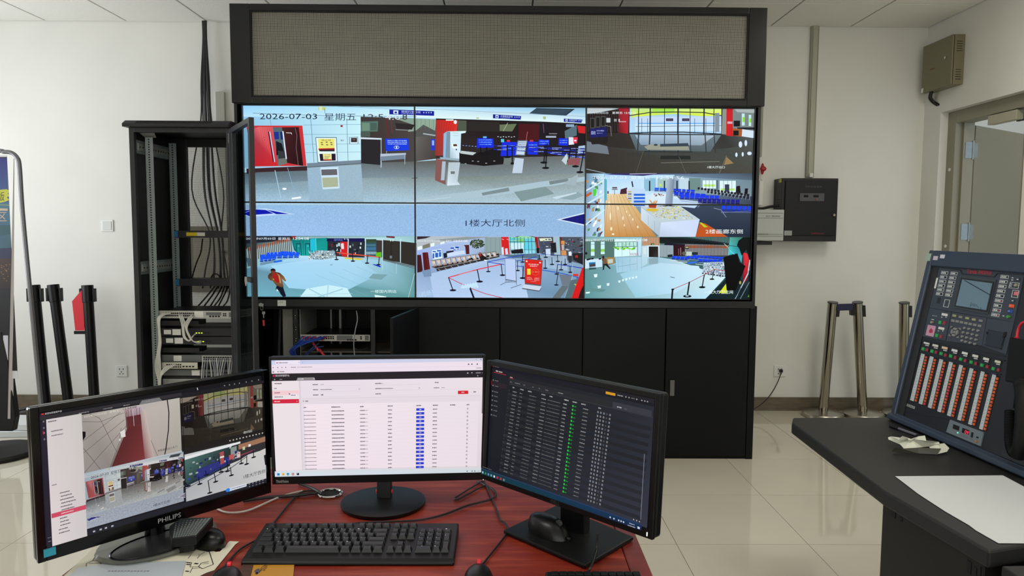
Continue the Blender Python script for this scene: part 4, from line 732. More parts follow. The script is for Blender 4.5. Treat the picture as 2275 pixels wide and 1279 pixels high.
wb = MB().box(XL-.2, XR+.2, YB, YB+.12, 0, ZT+.12).build('wall_back', WALL, loc=(0, YB, 0), kind='structure')
DY0, DY1, DZ = 4.70, 5.634, 2.365
MB().box(XR, XR+.2, YF, DY0, 0, ZT+.1).box(XR, XR+.2, DY1, YB+.0, 0, ZT+.1).box(XR, XR+.2, DY0, DY1, DZ, ZT+.1).build('wall_right', WALL, loc=(XR, 2, 0), kind='structure')
WY0, WY1, WZ0, WZ1 = 2.5, 5.3, .85, 2.65
MB().box(XL-.2, XL, YF, WY0, 0, ZT+.1).box(XL-.2, XL, WY1, YB, 0, ZT+.1).box(XL-.2, XL, WY0, WY1, 0, WZ0).box(XL-.2, XL, WY0, WY1, WZ1, ZT+.1).build('wall_left', WALL, loc=(XL, 2, 0), kind='structure')
MB().box(XL-.2, XR+.2, YF-.12, YF, 0, ZT+.1).build('wall_front', WALL, loc=(0, YF, 0), kind='structure')
win = thing('window_1', None, None, (XL, 3.9, WZ0), kind='structure')
f = MB(); f.box(XL-.12, XL-.04, WY0, WY1, WZ0, WZ0+.06).box(XL-.12, XL-.04, WY0, WY1, WZ1-.06, WZ1)
for y in (WY0, 3.38, 4.34, WY1-.06): f.box(XL-.12, XL-.04, y, y+.06, WZ0+.06, WZ1-.06)
f.build('window_frame', WHITE, win)
MB().box(XL-.14, XL+.06, WY0-.03, WY1+.03, WZ0-.03, WZ0).build('window_sill', WHITE, win)
MB().box(XL, XR, YB-.014, YB, 0, .11).build('baseboard_back', SKIRT, kind='structure')
MB().box(XR-.014, XR, DY1, YB-.014, 0, .11).box(XR-.014, XR, YF, DY0, 0, .11).build('baseboard_right', SKIRT, kind='structure')
MB().box(XL, XL+.014, YF, YB-.014, 0, .11).build('baseboard_left', SKIRT, kind='structure')

# doorway with the open grey door and the passage behind
DOORM = mat('door_grey_paint', (128, 124, 106), .45)
FRM = mat('door_frame_paint', (142, 138, 120), .45)
dr = thing('door_1', None, None, (XR+.1, DY1, 0), kind='structure')
fr = MB(); X0 = XR+.06; X1 = XR+.19
fr.box(X0, X1, DY1-.1, DY1, 0, DZ).box(X0, X1, DY0, DY0+.1, 0, DZ).box(X0, X1, DY0+.1, DY1-.1, DZ-.09, DZ)
fr.box(X0+.05, X1, DY1-.125, DY1-.1, 0, DZ-.09)
frame_o = fr.build('door_frame', FRM, dr, bevel=.003)
for y, z in ((5.6, 1.93), (5.6, 1.35)):
    MB().tube([(X0+.01, y-.02, z), (X0-.006, y-.02, z)], .012, 12).build('cover_cap', WHITE, frame_o)
hx, hy = X1+.005, DY1-.115
dl = np.array([.70, .47]); dl = dl/np.linalg.norm(dl); dn = np.array([-dl[1], dl[0]])*.045
P = [(hx+.01, hy), (hx+.01+dl[0]*.84, hy+dl[1]*.84)]; P += [(P[1][0]+dn[0], P[1][1]+dn[1]), (P[0][0]+dn[0], P[0][1]+dn[1])]
leaf = MB().slab([(x, y, .01) for x, y in P], (0, 0, DZ-.12)).build('door_leaf', DOORM, dr, bevel=.002)
for z in (2.07, 1.46, .35):
    h = MB().tube([(hx-.012, hy-.012, z-.07), (hx-.012, hy-.012, z+.07)], .009, 10)
    h.slab([(hx-.012, hy-.014, z-.06), (hx-.07, hy-.014, z-.06), (hx-.07, hy-.014, z+.06), (hx-.012, hy-.014, z+.06)], (0, .004, 0))
    h.slab([(hx-.01, hy-.012, z-.055), (hx+.045, hy+.018, z-.055), (hx+.045, hy+.018, z+.055), (hx-.01, hy-.012, z+.055)], (0, .004, 0))
    h.build('hinge', GALV, dr)
MB().box(X0-.0, X0+.05, 4.88, 5.17, 2.205, 2.27).build('door_closer', mat('closer_paint', (176, 172, 152), .4), dr, bevel=.004)
MB().box(X0+.05, X0+.07, 4.9, 4.95, 2.2, 2.27).build('closer_arm', BLK, dr)
MB().box(XR+.2, 6.2, 6.9, 7.0, 0, 2.9).build('wall_passage', WALL, kind='structure')
MB().box(6.1, 6.2, 3.5, 6.9, 0, 2.9).build('wall_passage_side', WALL, kind='structure')
MB().box(XR+.2, 6.2, 3.5, 7, 2.9, 3.0).build('ceiling_passage', CEILM, kind='structure')
MB().box(XR+.2, 6.2, 3.4, 7, -.05, -.002).build('floor_passage', TILEM, kind='structure')
area('passage_lamp', (4.9, 5.2, 2.88), (0, 0, 0), .6, .6, 9, (1, .95, .86))

# ================================================================ things on the back wall
def plate(name, label, cat, px0, py0, px1, py1, kind, group=None):
    a, b = ony(px0, py0, YB), ony(px1, py1, YB); x0, x1, z0, z1 = a[0], b[0], b[2], a[2]
    t = thing(name, label, cat, ((x0+x1)/2, YB, z0), group)
    MB().box(x0, x1, YB-.009, YB, z0, z1).build('face_plate', WHITE, t, bevel=.003)
    if kind == 'switch':
        MB().box(x0+.012, x1-.012, YB-.013, YB-.009, z0+.012, z1-.012).build('rocker', mat('switch_rocker', (206, 207, 202), .35), t, bevel=.002)
    else:
        h = MB(); cx, cz = (x0+x1)/2, (z0+z1)/2
        for dx, dz in ((-.014, .016), (.014, .016)): h.box(cx+dx-.003, cx+dx+.003, YB-.0096, YB-.0088, cz+dz-.006, cz+dz+.006)
        for dx, dz in ((0, -.006), (-.012, -.022), (.012, -.022)): h.box(cx+dx-.003, cx+dx+.003, YB-.0096, YB-.0088, cz+dz-.005, cz+dz+.005)
        h.build('socket_holes', HOLE, t)
    return t, (x0, x1, z0, z1)
plate('light_switch', 'white square light switch on the back wall left of the server rack', 'switch', 225.5, 488, 253, 514, 'switch')
plate('wall_socket', 'white five-hole wall socket low on the wall left of the server rack', 'socket', 258, 811, 284, 836, 'socket')
t, R_ = plate('wall_socket', 'cream wall socket with a cord plugged in right of the display wall', 'socket', 1719, 811, 1745, 836, 'socket')
a = ony(1736, 824, YB-.03); c = MB(); c.box(a[0]-.012, a[0]+.012, YB-.035, YB-.01, a[2]-.012, a[2]+.012).build('plug', BLKP, t, bevel=.003)
pts = [ony(1736, 826, YB-.05), ony(1728, 848, 5.79), ony(1712, 876, 5.72), ony(1692, 897, 5.66), ony(1672, 909, 5.6), ony(1650, 916, 5.55)]
MB().tube(crom(pts), .004, 8).build('socket_lead', CABB, label='thin black power cord from right wall socket running behind the display wall', cat='cord')

# conduits
a = ony(1804, 61, YB); b = ony(1787, 392, YB)
t = thing('cable_trunking', 'grey plastic cable trunking running from ceiling down to the black wall unit', 'trunking', (a[0]-.01, YB, b[2]))
MB().box(2.378, 2.44, YB-.028, YB, 1.885, ZT).build('channel', mat('trunking_grey', (150, 148, 132), .5), t, bevel=.004)
MB().box(2.392, 2.426, YB-.034, YB-.028, 1.89, ZT).build('cover_strip', mat('trunking_cover', (172, 170, 154), .45), t)
MB().box(2.395, 2.42, YB-.06, YB-.034, 1.885, 1.915).build('cable_gland', WHITE, t)
TRW = mat('trunking_white', (202, 202, 190), .5)
MB().box(-2.275, -2.205, YB-.03, YB, 1.2, 2.52).build('cable_trunking', TRW, bevel=.004, label='white cable trunking on the wall behind the server rack', cat='trunking')

# distribution box seen through the rack mesh
a, b = ony(428, 500, YB), ony(520, 585, YB)
t = thing('fuse_box', 'flush grey-brown fuse box on wall seen through the rack mesh', 'fuse box', ((a[0]+b[0])/2, YB, b[2]))
FB = mat('fuse_box_paint', (120, 116, 100), .5); FB2 = mat('fuse_box_door', (150, 146, 128), .5)
MB().box(-2.52, -1.9, YB-.02, YB, .95, 1.47).build('box_frame', FB, t, bevel=.003)
MB().box(-2.48, -2.2, YB-.03, YB-.02, 1.0, 1.42).build('door', FB2, t, bevel=.003)
MB().box(-2.16, -1.94, YB-.06, YB-.02, 1.12, 1.44).build('meter_box', mat('meter_dark', (86, 80, 72), .5), t, bevel=.003)
MB().tube([(-2.24, YB-.03, 1.27), (-2.24, YB-.045, 1.27)], .012, 10).build('lock', BLK, t)

# black wall-mounted battery/power unit
a, b = ony(1735, 396, 5.68), ony(1864, 537, 5.68)
ux0, ux1, uz0, uz1 = 2.135, 2.575, 1.38, 1.868
t = thing('power_supply_cabinet', 'black wall-hung power supply cabinet with small grey meter panel', 'electrical cabinet', ((ux0+ux1)/2, YB, uz0))
MB().box(ux0, ux1, 5.69, YB, uz0, uz1).build('housing', BLK, t, bevel=.004)
drp = MB().box(ux0+.025, ux1-.012, 5.675, 5.69, uz0+.045, uz1-.02).build('door', BLKP, t, bevel=.004)
MB().box(2.27, 2.46, 5.668, 5.675, 1.69, 1.752).build('meter_panel', mat('meter_panel_grey', (74, 74, 78), .4), t, bevel=.002)
m_ = MB(); m_.box(2.30, 2.335, 5.666, 5.669, 1.72, 1.738).box(2.375, 2.415, 5.666, 5.669, 1.72, 1.738); m_.build('meter_window', HOLE, t)
MB().tube([(2.40, 5.668, 1.704), (2.40, 5.66, 1.704)], .007, 10).build('push_button', mat('dull_red', (150, 60, 54), .4), t)
MB().tube([(2.43, 5.668, 1.704), (2.43, 5.662, 1.704)], .005, 8).build('push_button', mat('dull_blue', (110, 140, 160), .4), t)
def flat_text(s, mt, name, parent, p0, ux, uz, w=None, h=.02, off=.0008, **k):
    """lettering laid on a surface: p0 lower-left, ux/uz unit directions; ux x uz points into the surface"""
    v, F, asp = text_tris(s); w = w or h*asp; p0 = np.array(p0, float); ux = np.array(ux, float); uz = np.array(uz, float); n = -np.cross(uz, ux)
    m_ = MB(); m_.add([p0+ux*a*w+uz*b*h+np.cross(ux, uz)*off for a, b in v], F); return m_.build(name, mt, parent, **k)
MB().box(2.16, 2.22, 5.672, 5.676, 1.425, 1.463).build('rating_label', mat('silver_label', (150, 154, 152), .4), t)
flat_text('Tanda Electronic', mat('red_print', (150, 40, 50), .5), 'lettering', t, (2.37, 5.6745, 1.437), (1, 0, 0), (0, 0, 1), w=.1, h=.012)
flat_text('消防应急电源', mat('grey_print', (80, 80, 80), .5), 'lettering', t, (2.31, 5.6745, 1.795), (1, 0, 0), (0, 0, 1), w=.13, h=.014)
v = MB()
for k in range(9): v.box(ux0-.001, ux0+.001, 5.715, 5.735, 1.70-k*.018, 1.706-k*.018).box(ux0-.001, ux0+.001, 5.75, 5.77, 1.70-k*.018, 1.706-k*.018)
v.build('vent_slots', HOLE, t)
MB().box(2.128, 2.165, 5.70, 5.74, 1.835, 1.862).build('warning_label', mat('yellow_label', (176, 172, 60), .5), t)
l = MB().tube([(2.54, 5.675, 1.585), (2.54, 5.66, 1.585)], .01, 12).build('lock', STEEL, t)
# white control box beside it
a, b = ony(1683, 470, 5.62), ony(1739, 538, 5.62)
t = thing('fire_control_box', 'white wall box with grey stripes left of black power unit', 'control box', (2.05, YB, 1.375))
MB().box(1.915, 2.128, 5.6, YB, 1.385, 1.622).build('housing', mat('pale_box', (184, 188, 184), .45), t, bevel=.004)
s_ = MB()
for z in (1.594, 1.556, 1.432, 1.417): s_.box(1.918, 2.12, 5.5985, 5.6005, z, z+.003)
s_.build('stripe', mat('stripe_grey', (110, 112, 110), .5), t)
flat_text('消防广播控制盘', mat('dark_print', (60, 62, 62), .5), 'lettering', t, (1.985, 5.5998, 1.566), (1, 0, 0), (0, 0, 1), w=.11, h=.012)
flat_text('泰和安科技', mat('dark_print', (60, 62, 62), .5), 'lettering', t, (1.93, 5.5998, 1.428), (1, 0, 0), (0, 0, 1), w=.08, h=.012)
MB().box(1.80, 2.06, 5.65, YB, 1.352, 1.38).build('mounting_bracket', BLK, label='black steel bracket on the wall under the white control box', cat='bracket')
MB().tube(crom([(1.9, 5.7, 1.63), (1.98, 5.68, 1.632), (2.04, 5.68, 1.645), (2.12, 5.70, 1.655)]), .011, 8).build('flexible_hose', BLKP, label='short black flexible hose entering the black power unit', cat='hose')
# red / white sounder hanging beside the display wall
t = thing('alarm_bell_pull', 'small red plastic fitting above a white tube beside the display wall', 'alarm fitting', (1.985, 5.8, 1.6))
q = ony(1694, 375, 5.8)
MB().ell((q[0], 5.8, q[2]), .014, .014, .045, 12, 10).ell((q[0]+.002, 5.79, q[2]), .026, .014, .02, 10, 8).build('red_body', mat('red_plastic', (170, 30, 36), .4), t, smooth=True)
q2 = ony(1692, 402, 5.8)
MB().tube([(q2[0], 5.8, q2[2]+.04), (q2[0], 5.8, q2[2]-.0)], .006, 8).build('spigot', WHITE, t)
MB().box(q2[0]-.018, q2[0]+.014, 5.79, YB, 1.66, q2[2]).build('white_casing', WHITE, t, bevel=.004)
MB().box(q2[0]-.012, q2[0]+.008, 5.835, YB, q[2]+.1, 2.9).build('cable_trunking', mat('trunking_grey', (150, 148, 132), .5), label='thin vertical trunking down the wall at the display wall edge', cat='trunking')

# beige enclosure high on the right wall
ENC = mat('enclosure_beige', (122, 116, 90), .42, spec=.4)
t = thing('control_enclosure', 'beige steel enclosure with vented side high on the right wall', 'enclosure', (XR, 5.56, 2.53))
MB().box(3.235, XR, 5.375, 5.752, 2.528, 2.882).build('housing', ENC, t, bevel=.003)
MB().box(3.218, 3.23, 5.375, 5.752, 2.528, 2.882).build('door', ENC, t, bevel=.003)
v = MB()
for z0 in (2.80, 2.6): 
    for k in range(5): v.box(3.25, 3.29, 5.3735, 5.376, z0+.03-k*.017, z0+.034-k*.017)
v.build('vent_slots', HOLE, t)
MB().tube([(3.217, 5.44, 2.73), (3.205, 5.44, 2.73)], .01, 12).build('lock', CHROME, t)
flat_text('www.tanda', mat('rust_print', (120, 70, 40), .6), 'lettering', t, (3.2175, 5.65, 2.68), (0, -1, 0), (0, 0, 1), w=.07, h=.018)
MB().box(3.2165, 3.218, 5.725, 5.75, 2.53, 2.565).build('inspection_sticker', WHITE, t)
g = [hit(2068, 204, (1, 0, 0), (3.25, 0, 0)), hit(2066, 218, (1, 0, 0), (3.27, 0, 0)), hit(2074, 228, (1, 0, 0), (3.30, 0, 0)), hit(2084, 234, (1, 0, 0), (3.31, 0, 0))]
t2 = thing('cable_bundle', 'short black cable bundle from beige enclosure into the wall', 'cable', tuple(g[0]))
for k in range(4):
    MB().tube([p+np.array([0, .012*(k-1.5), .008*(k % 2)]) for p in crom(g)], .008, 8).build('cable', CABB if k < 3 else CABW, t2)

# ================================================================ stanchions
PBLK = mat('post_black', (9, 9, 11), .38, spec=.3)
def black_post(px_t, py_t, px_b, y_t, y_b, label, red=False):
    zt = .98; top = ony(px_t, py_t, y_t); bot = ony(px_b, 890, y_b); k = (top[2]-0)/(top[2]-bot[2]); b = np.array([top[0]+(bot[0]-top[0])*k, y_t+(y_b-y_t)*k, 0])
    t = thing('barrier_post', label, 'barrier post', tuple(b), 'black belt barrier posts by the left wall')
    ax = (top-b); ax /= np.linalg.norm(ax)
    MB().tube([b, top-ax*.11], .036, 20).build('post', PBLK, t, smooth=True)
    MB().tube([top-ax*.13, top], .041, 20).build('belt_head', PBLK, t, bevel=.003)
    MB().lathe((b[0], b[1], 0), [(.082, 0), (.084, .012), (.078, .022), (.04, .03)], 32).build('base', PBLK, t)
    rgt = np.array([1, 0, 0.0])
    for s in (-1, 1):
        q = top-ax*.075+rgt*s*.049
        MB().slab([q+np.array([-.008, -.016, -.05]), q+np.array([.008, -.016, -.05]), q+np.array([.008, -.016, .05]), q+np.array([-.008, -.016, .05])], (0, .032, 0)).build('belt_slot', PBLK, t, bevel=.002)
    if red:
        q = top-ax*.05+np.array([-.045, -.01, 0]); RB = mat('red_belt', (206, 30, 44), .6)
        A = [ony(183, 642, y_t-.03), ony(160, 669, y_t-.03), ony(167, 734, y_t-.03), ony(187, 734, y_t-.03), ony(186, 672, y_t-.03)]
        MB().slab(A, (0, .003, 0)).build('belt', RB, t, label='red retractable belt hanging loose')
        A = [ony(164, 735, y_t-.03), ony(191, 735, y_t-.03), ony(191, 742, y_t-.03), ony(164, 742, y_t-.03)]
        MB().slab(A, (0, .012, 0)).build('belt_clip', PBLK, t, bevel=.001)
    return t
black_post(76, 633, 101, 5.52, 5.45, 'black barrier post directly behind the curved grey banner tube')
black_post(118, 632, 152, 5.5, 5.45, 'black barrier post leaning, standing between two other black posts')
black_post(194, 633, 210, 5.5, 5.45, 'black barrier post with a red belt hanging loose', red=True)
def steel_post(px_t, py_t, bx, by, label, belt=None):
    top = ony(px_t, py_t, by-.1); b = np.array([bx, by, 0]); ax = (top-b)/np.linalg.norm(top-b)
    t = thing('barrier_post', label, 'barrier post', (bx, by, 0), 'polished steel barrier posts by the back wall')
    MB().tube([b+ax*.03, top], .036, 28).build('post', STEEL, t, smooth=True)
    MB().tube([top-ax*.002, top+ax*.006], .039, 28).build('cap', DGREY, t)
    MB().lathe((bx, by, 0), [(.15, 0), (.155, .006), (.155, .028), (.148, .036), (.04, .05)], 40).build('base', mat('brushed_steel', (190, 184, 172), .3, metal=1), t)
    MB().slab([top-ax*.11+np.array([.03, -.02, 0]), top-ax*.11+np.array([.052, -.02, 0]), top-ax*.02+np.array([.052, -.02, 0]), top-ax*.02+np.array([.03, -.02, 0])], (0, .04, 0)).build('belt_slot', BLK, t, bevel=.002)
    if belt is not None:
        MB().slab([top-ax*.10+np.array([-.06, -.02, 0]), top-ax*.10+np.array([-.02, -.02, 0]), top-ax*.02+np.array([-.02, -.02, 0]), top-ax*.02+np.array([-.06, -.02, 0])], (0, .04, 0)).build('belt_clip', BLK, t, bevel=.002)
        A = [ony(1860, 675, by-.13), ony(1895, 674, by-.13), ony(1895, 689, by-.13), ony(1860, 690, by-.13)]
        MB().slab(A, (0, .003, 0)).build('belt', mat('navy_belt', (28, 26, 66), .6), t, label='short navy blue belt')
    return t
steel_post(1850, 672, 2.51, 5.66, 'shiny steel barrier post leaning right, nearest the wall socket')
steel_post(1905, 672, 2.83, 5.66, 'shiny steel barrier post joined by a short navy belt', belt=True)
steel_post(2009, 673, 3.15, 5.66, 'shiny steel barrier post partly hidden behind the alarm console')

# ================================================================ banner and lower-left things
yb = 4.6; TUB = mat('grey_tube', (120, 120, 124), .35, metal=.5)
t = thing('banner_stand', 'dark blue advertising banner hanging in a curved grey tube frame', 'banner', (-3.3, yb, 0))
path = [(-3.62, yb, 0), (-3.62, yb, 1.6), (-3.60, yb, 1.85), (-3.5, yb, 1.925)]+[(-3.3, yb, 1.932), (-3.13, yb, 1.927)]
tp = [ony(8, 337, yb), ony(25, 339, yb), ony(38, 350, yb), ony(43.5, 372, yb), ony(50, 470, yb), ony(66, 640, yb), ony(90, 886, yb)]
tp = path+tp; e = tp[-1]; d = (e-tp[-2]); tp.append(e+d*(e[2]/-d[2])*.99)
MB().tube(crom(tp, 5), .013, 10).build('tube_frame', TUB, t, smooth=True)
pb = Pic()
pb.poly([(-60, 350), (31, 351), (29, 450), (-60, 450)], [(24, 30, 110), (28, 34, 120), (56, 86, 130), (40, 70, 120)])
pb.poly([(-60, 450), (29, 450), (24, 550), (-60, 555)], [(56, 96, 140), (66, 110, 130), (50, 84, 96), (60, 110, 130)])
pb.poly([(-60, 500), (28, 500), (26, 520), (-60, 530)], (40, 80, 90)); pb.poly([(-60, 555), (24, 550), (23, 575), (-60, 575)], (30, 38, 70))
pb.poly([(-60, 575), (23, 574), (22, 640), (-60, 640)], [(50, 36, 34), (58, 40, 34), (36, 26, 26), (26, 22, 26)]); pb.poly([(-60, 640), (21, 640), (14, 770), (-60, 770)], (18, 18, 24))
pb.poly([(-30, 424), (14, 420), (21, 424), (16, 430), (22, 434), (14, 438), (20, 444), (10, 448), (0, 450), (-30, 452)], (190, 190, 50)); pb.text('版', -6, 426, 9, 446, (22, 26, 30)); pb.line([(-40, 453), (28, 456)], 1.2, (150, 170, 70))
pb.poly([(-20, 462), (16, 463), (16, 468), (-20, 468)], (190, 170, 140)); pb.text('区', -8, 471, 14, 491, (190, 160, 140))
for k in range(22): x = random.uniform(0, 20); y = random.uniform(585, 625); pb.r(x, y, x+2, y+1.4, (150, 110, 60))
pb.r(6, 745, 17, 800, (190, 190, 200)); 
BAN = bpy.data.materials.new('printed_banner'); BAN.use_nodes = True; _a = BAN.node_tree.nodes.new('ShaderNodeAttribute'); _a.attribute_name = 'pic'
BAN.node_tree.links.new(_a.outputs['Color'], BAN.node_tree.nodes['Principled BSDF'].inputs['Base Color']); BAN.node_tree.nodes['Principled BSDF'].inputs['Roughness'].default_value = .4
c0, c1 = ony(31, 351, yb), ony(14, 800, yb)
loc0 = MW[t].translation
o = pic_mesh(pb, lambda x, y: (ony(x, y, yb+.0)[0]-loc0.x, ony(x, y, yb)[2]), (-3.58-loc0.x, -3.093-loc0.x, .55, 1.89), 'banner_print', t, .004, mtl=BAN, base=(16, 16, 22))
MB().box(-3.6, -3.093, yb+.0045, yb+.006, .5, 1.9).build('banner_cloth', mat('banner_back', (206, 206, 210), .6), t)
# white edge of the banner curling towards the light
MB().slab([ony(30.5, 352, yb-.01), ony(31.5, 352, yb+.01), ony(29, 930, yb+.01), ony(17, 930, yb-.01)], (0, .002, 0)).build('banner_edge', mat('banner_edge_white', (206, 200, 200), .6), t)

t = thing('floor_sign', 'black panel on a round black floor base at the left edge', 'sign stand', (-3.2, 4.5, 0))
ctr = (-3.26, 4.62)
MB().lathe((ctr[0], ctr[1], 0), [(.235, 0), (.24, .02), (.23, .034), (.05, .05)], 40).build('base', INK, t)
MB().cyl((ctr[0]-.02, ctr[1], .04), (ctr[0]-.02, ctr[1], .2), .03).build('neck', BLKP, t)
MB().slab([(-3.5, 4.6, .16), (-3.14, 4.6, .16), (-3.12, 4.6, .25), (-3.15, 4.6, .62), (-3.18, 4.6, .8), (-3.5, 4.6, .8)][::1], (0, .05, 0)).build('panel', BLKP, t, bevel=.006)
PAPERW = mat('paper_white', (214, 216, 216), .7)
for k, (x, y, w, d, z, r) in enumerate(((-3.42, 5.14, .36, .26, 0, .1), (-3.46, 5.16, .33, .25, .045, -.1))):
    M_ = Matrix.Translation((x, y, z))@Matrix.Rotation(r, 4, 'Z')
    tt = thing('carton', ['flat white carton lying lowest on the floor behind the black base', 'flat pale carton lying on top of another carton near the banner'][k], 'carton', M=M_)
    MB().box(-w/2, w/2, -d/2, d/2, .001, .043).build('box', PAPERW, tt, local=True, bevel=.003); MB().box(-w/2+.01, w/2-.01, -.02, .02, .0425, .0445).build('tape', LABEL, tt, local=True)
MB().box(-3.77, -3.70, 5.42, 5.48, .0, .09).build('bottle_pack', mat('blue_wrap', (50, 90, 190), .4), bevel=.012, label='small blue pack standing on the floor beside the banner foot', cat='pack')
for k in range(5):
    r_ = random.Random(k); c0 = np.array([-3.72+.03*k, 5.62-.03*k, .02+.012*k]); pts = [c0+np.array([.11*math.cos(q)*(1+.2*math.sin(3*q+k)), .07*math.sin(q), .012*math.sin(2*q+k)]) for q in [6.283*i/24 for i in range(24)]]
    MB().tube(pts, .009, 6, closed=True).build('cable_coil', mat('dull_cable', (70, 70, 70), .5), label=NTH[k]+' loop up in the grey cable coil on floor by the left back wall', cat='cable coil', group='coiled cables by the left back wall')

# power cables dropping from the ceiling behind the rack
for k, (x0, xa, xb) in enumerate(((450, 447, 446), (452, 450, 451), (454, 455, 458), (456, 459, 463), (457, 462, 467), (455, 453, 455), (458, 465, 470))):
    pts = [ony(x0, 46, 5.78), ony(x0+1, 90, 5.78), ony(xa, 180, 5.76), ony(xb, 268, 5.74), ony(xb+[-20, 2, 6, 4, 10, 0, 26][k], 420, 5.7), ony(xb+[20, 22, 26, 22, 26, 18, 22][k], 520, 5.6), ony(xb+[10, 24, 32, 28, 30, 22, 34][k], 600, 5.3), ony(xb+[4, 16, 26, 30, 36, 12, 38][k], 640, 5.2)]
    MB().tube(crom(pts), .0058 if k not in (2, 4) else .009, 8).build('hanging_cable', CABB, label=NTH[[0, 1, 3, 4, 5, 2, 6][k]]+' from left of the black cables hanging from ceiling behind the server rack', cat='cable', group='black cables hanging behind the rack')

# ================================================================ display wall
YD = 4.585
VF = thing('display_wall_cabinet', 'large black steel cabinet carrying the wall of displays', 'cabinet', (-.03, YD, 0))
FB_, = (mat('display_frame_black', (20, 21, 23), .38, spec=.45),)
fr = MB(); fr.frame(-1.672, 1.572, .972, 2.222, YD-.012, YD+.55, .018, tb=.044, tt=.004)
fr.box(-1.672, 1.572, YD+.4, YD+.55, .99, 2.2)
fr.build('display_frame', FB_, VF)
CB = mat('cabinet_black', (13, 15, 16), .5, spec=.2)
b = MB(); b.box(-1.672, -1.632, YD, YD+.55, 0, .97).box(1.545, 1.587, YD-.01, YD+.55, 0, .985)
b.box(-1.632, 1.545, YD, YD+.55, .0, .03).box(-1.632, 1.545, YD+.53, YD+.55, .03, .97).box(-1.632, 1.545, YD+.02, YD+.53, .95, .97)
b.box(-.572, -.552, YD+.02, YD+.53, .03, .95)
b.build('carcass', CB, VF)
for i, (x0, x1) in enumerate(((-.556, -.037), (-.033, .486), (.490, 1.010), (1.017, 1.54))):
    d_ = MB().box(x0, x1, YD-.012, YD+.006, .02, .968).build('door', CB, VF, bevel=.003)
    if i == 3:
        hx = ony(1494, 850, YD-.02); h = MB().box(hx[0]-.014, hx[0]+.014, YD-.02, YD-.012, .462-.05, .462+.05).build('handle', mat('handle_grey', (110, 110, 108), .4, metal=.4), d_, bevel=.002)
        MB().box(hx[0]-.007, hx[0]+.007, YD-.026, YD-.02, .47, .505).box(hx[0]-.008, hx[0]+.008, YD-.025, YD-.02, .42, .45)
# the opened door standing out towards the room
A = [(-.562, YD-.014), (-.640, 4.03), (-.622, 4.028), (-.544, YD-.014)]
od = MB().slab([(x, y, .02) for x, y in A], (0, 0, .948)).build('door', CB, VF, bevel=.002, label='opened door of the lower cabinet, swung out')
# interior post and rack rail
MB().box(-.855, -.828, YD+.03, YD+.06, .03, .95).build('inner_post', BLK, VF)
rl = MB().box(-1.352, -1.326, YD+.06, YD+.09, .03, .95).build('inner_post', BLK, VF)
for z in (.905, .89, .83, .815, .757, .742, .69): MB().tube([(-1.339, YD+.06, z), (-1.339, YD+.052, z)], .0055, 8).build('screw_head', STEEL, VF)
GP = mat('grey_panel', (140, 144, 138), .5)
MB().box(-1.322, -1.318, YD+.09, YD+.5, .2, .948).build('grey_side_plate', GP, VF)
MB().box(-1.44, -1.375, YD+.12, YD+.16, .03, .95).build('grey_upright_panel', mat('grey_upright', (122, 120, 112), .5), VF)
MB().slab([(-1.50, YD+.1, .03), (-1.485, YD+.1, .03), (-1.452, YD+.14, .95), (-1.467, YD+.14, .95)], (0, .02, 0)).build('inner_strut', BLK, VF)
MB().box(-1.2, -1.19, YD+.4, YD+.41, .5, .95).box(-1.14, -1.125, YD+.4, YD+.41, .5, .95).build('thin_upright', LGREY, VF)
MB().box(-1.316, -.56, YD+.08, YD+.5, .665, .672).build('shelf', mat('shelf_brown_grey', (78, 74, 66), .5), VF)
MB().box(-1.63, -1.6, YD+.0, YD+.03, .03, .96).build('inner_post', BLK, VF)
q = ony(626, 673, YD-.013); MB().box(q[0]-.026, q[0]+.026, YD-.0145, YD-.012, q[2]-.018, q[2]+.018).build('asset_sticker', LABEL, VF, label='small white asset sticker')
flat_text('设备编号', mat('dark_print', (60, 62, 62), .5), 'lettering', VF, (q[0]-.016, YD-.0148, q[2]+.004), (1, 0, 0), (0, 0, 1), w=.028, h=.005)

# LED message board on top
LB = thing('led_board', 'long unlit LED message board in grey frame above the screens', 'LED board', (-.05, YD, 2.222))
FR2 = mat('board_frame', (16, 16, 18), .28, metal=.0, spec=.45)
X0, X1, Z0, Z1 = -1.68, 1.587, 2.222, 2.813
f = MB(); f.box(X0, -1.558, YD-.03, YD+.3, Z0, Z1).box(1.476, X1, YD-.03, YD+.3, Z0, Z1).box(-1.558, 1.476, YD-.03, YD+.3, Z0, 2.261).box(-1.558, 1.476, YD-.03, YD+.3, 2.774, Z1)
f.build('outer_frame', FR2, LB, bevel=.004)
f = MB(); f.frame(-1.558, 1.476, 2.261, 2.774, YD-.027, YD-.015, .008); f.build('inner_trim', HOLE, LB)
LM = bpy.data.materials.new('led_matrix'); LM.use_nodes = True; nt = LM.node_tree; bs = nt.nodes['Principled BSDF']
tc = nt.nodes.new('ShaderNodeTexCoord'); sp = nt.nodes.new('ShaderNodeSeparateXYZ'); nt.links.new(tc.outputs['Object'], sp.inputs[0])
def mth(op, a, b=None):
    n = nt.nodes.new('ShaderNodeMath'); n.operation = op
    for i, q in enumerate((a, b)):
        if q is None: continue
        if isinstance(q, (int, float)): n.inputs[i].default_value = q
        else: nt.links.new(q, n.inputs[i])
    return n.outputs[0]
PIT = .0062
def cell(s, p): return mth('LESS_THAN', mth('ABSOLUTE', mth('SUBTRACT', mth('FRACT', mth('DIVIDE', s, p)), .5)), .33)
on = mth('MULTIPLY', cell(sp.outputs[0], 3.018/12/40), cell(sp.outputs[2], .497/3/26))
oi = nt.nodes.new('ShaderNodeObjectInfo'); tint = mth('ADD', mth('MULTIPLY', oi.outputs['Random'], .03), .985)
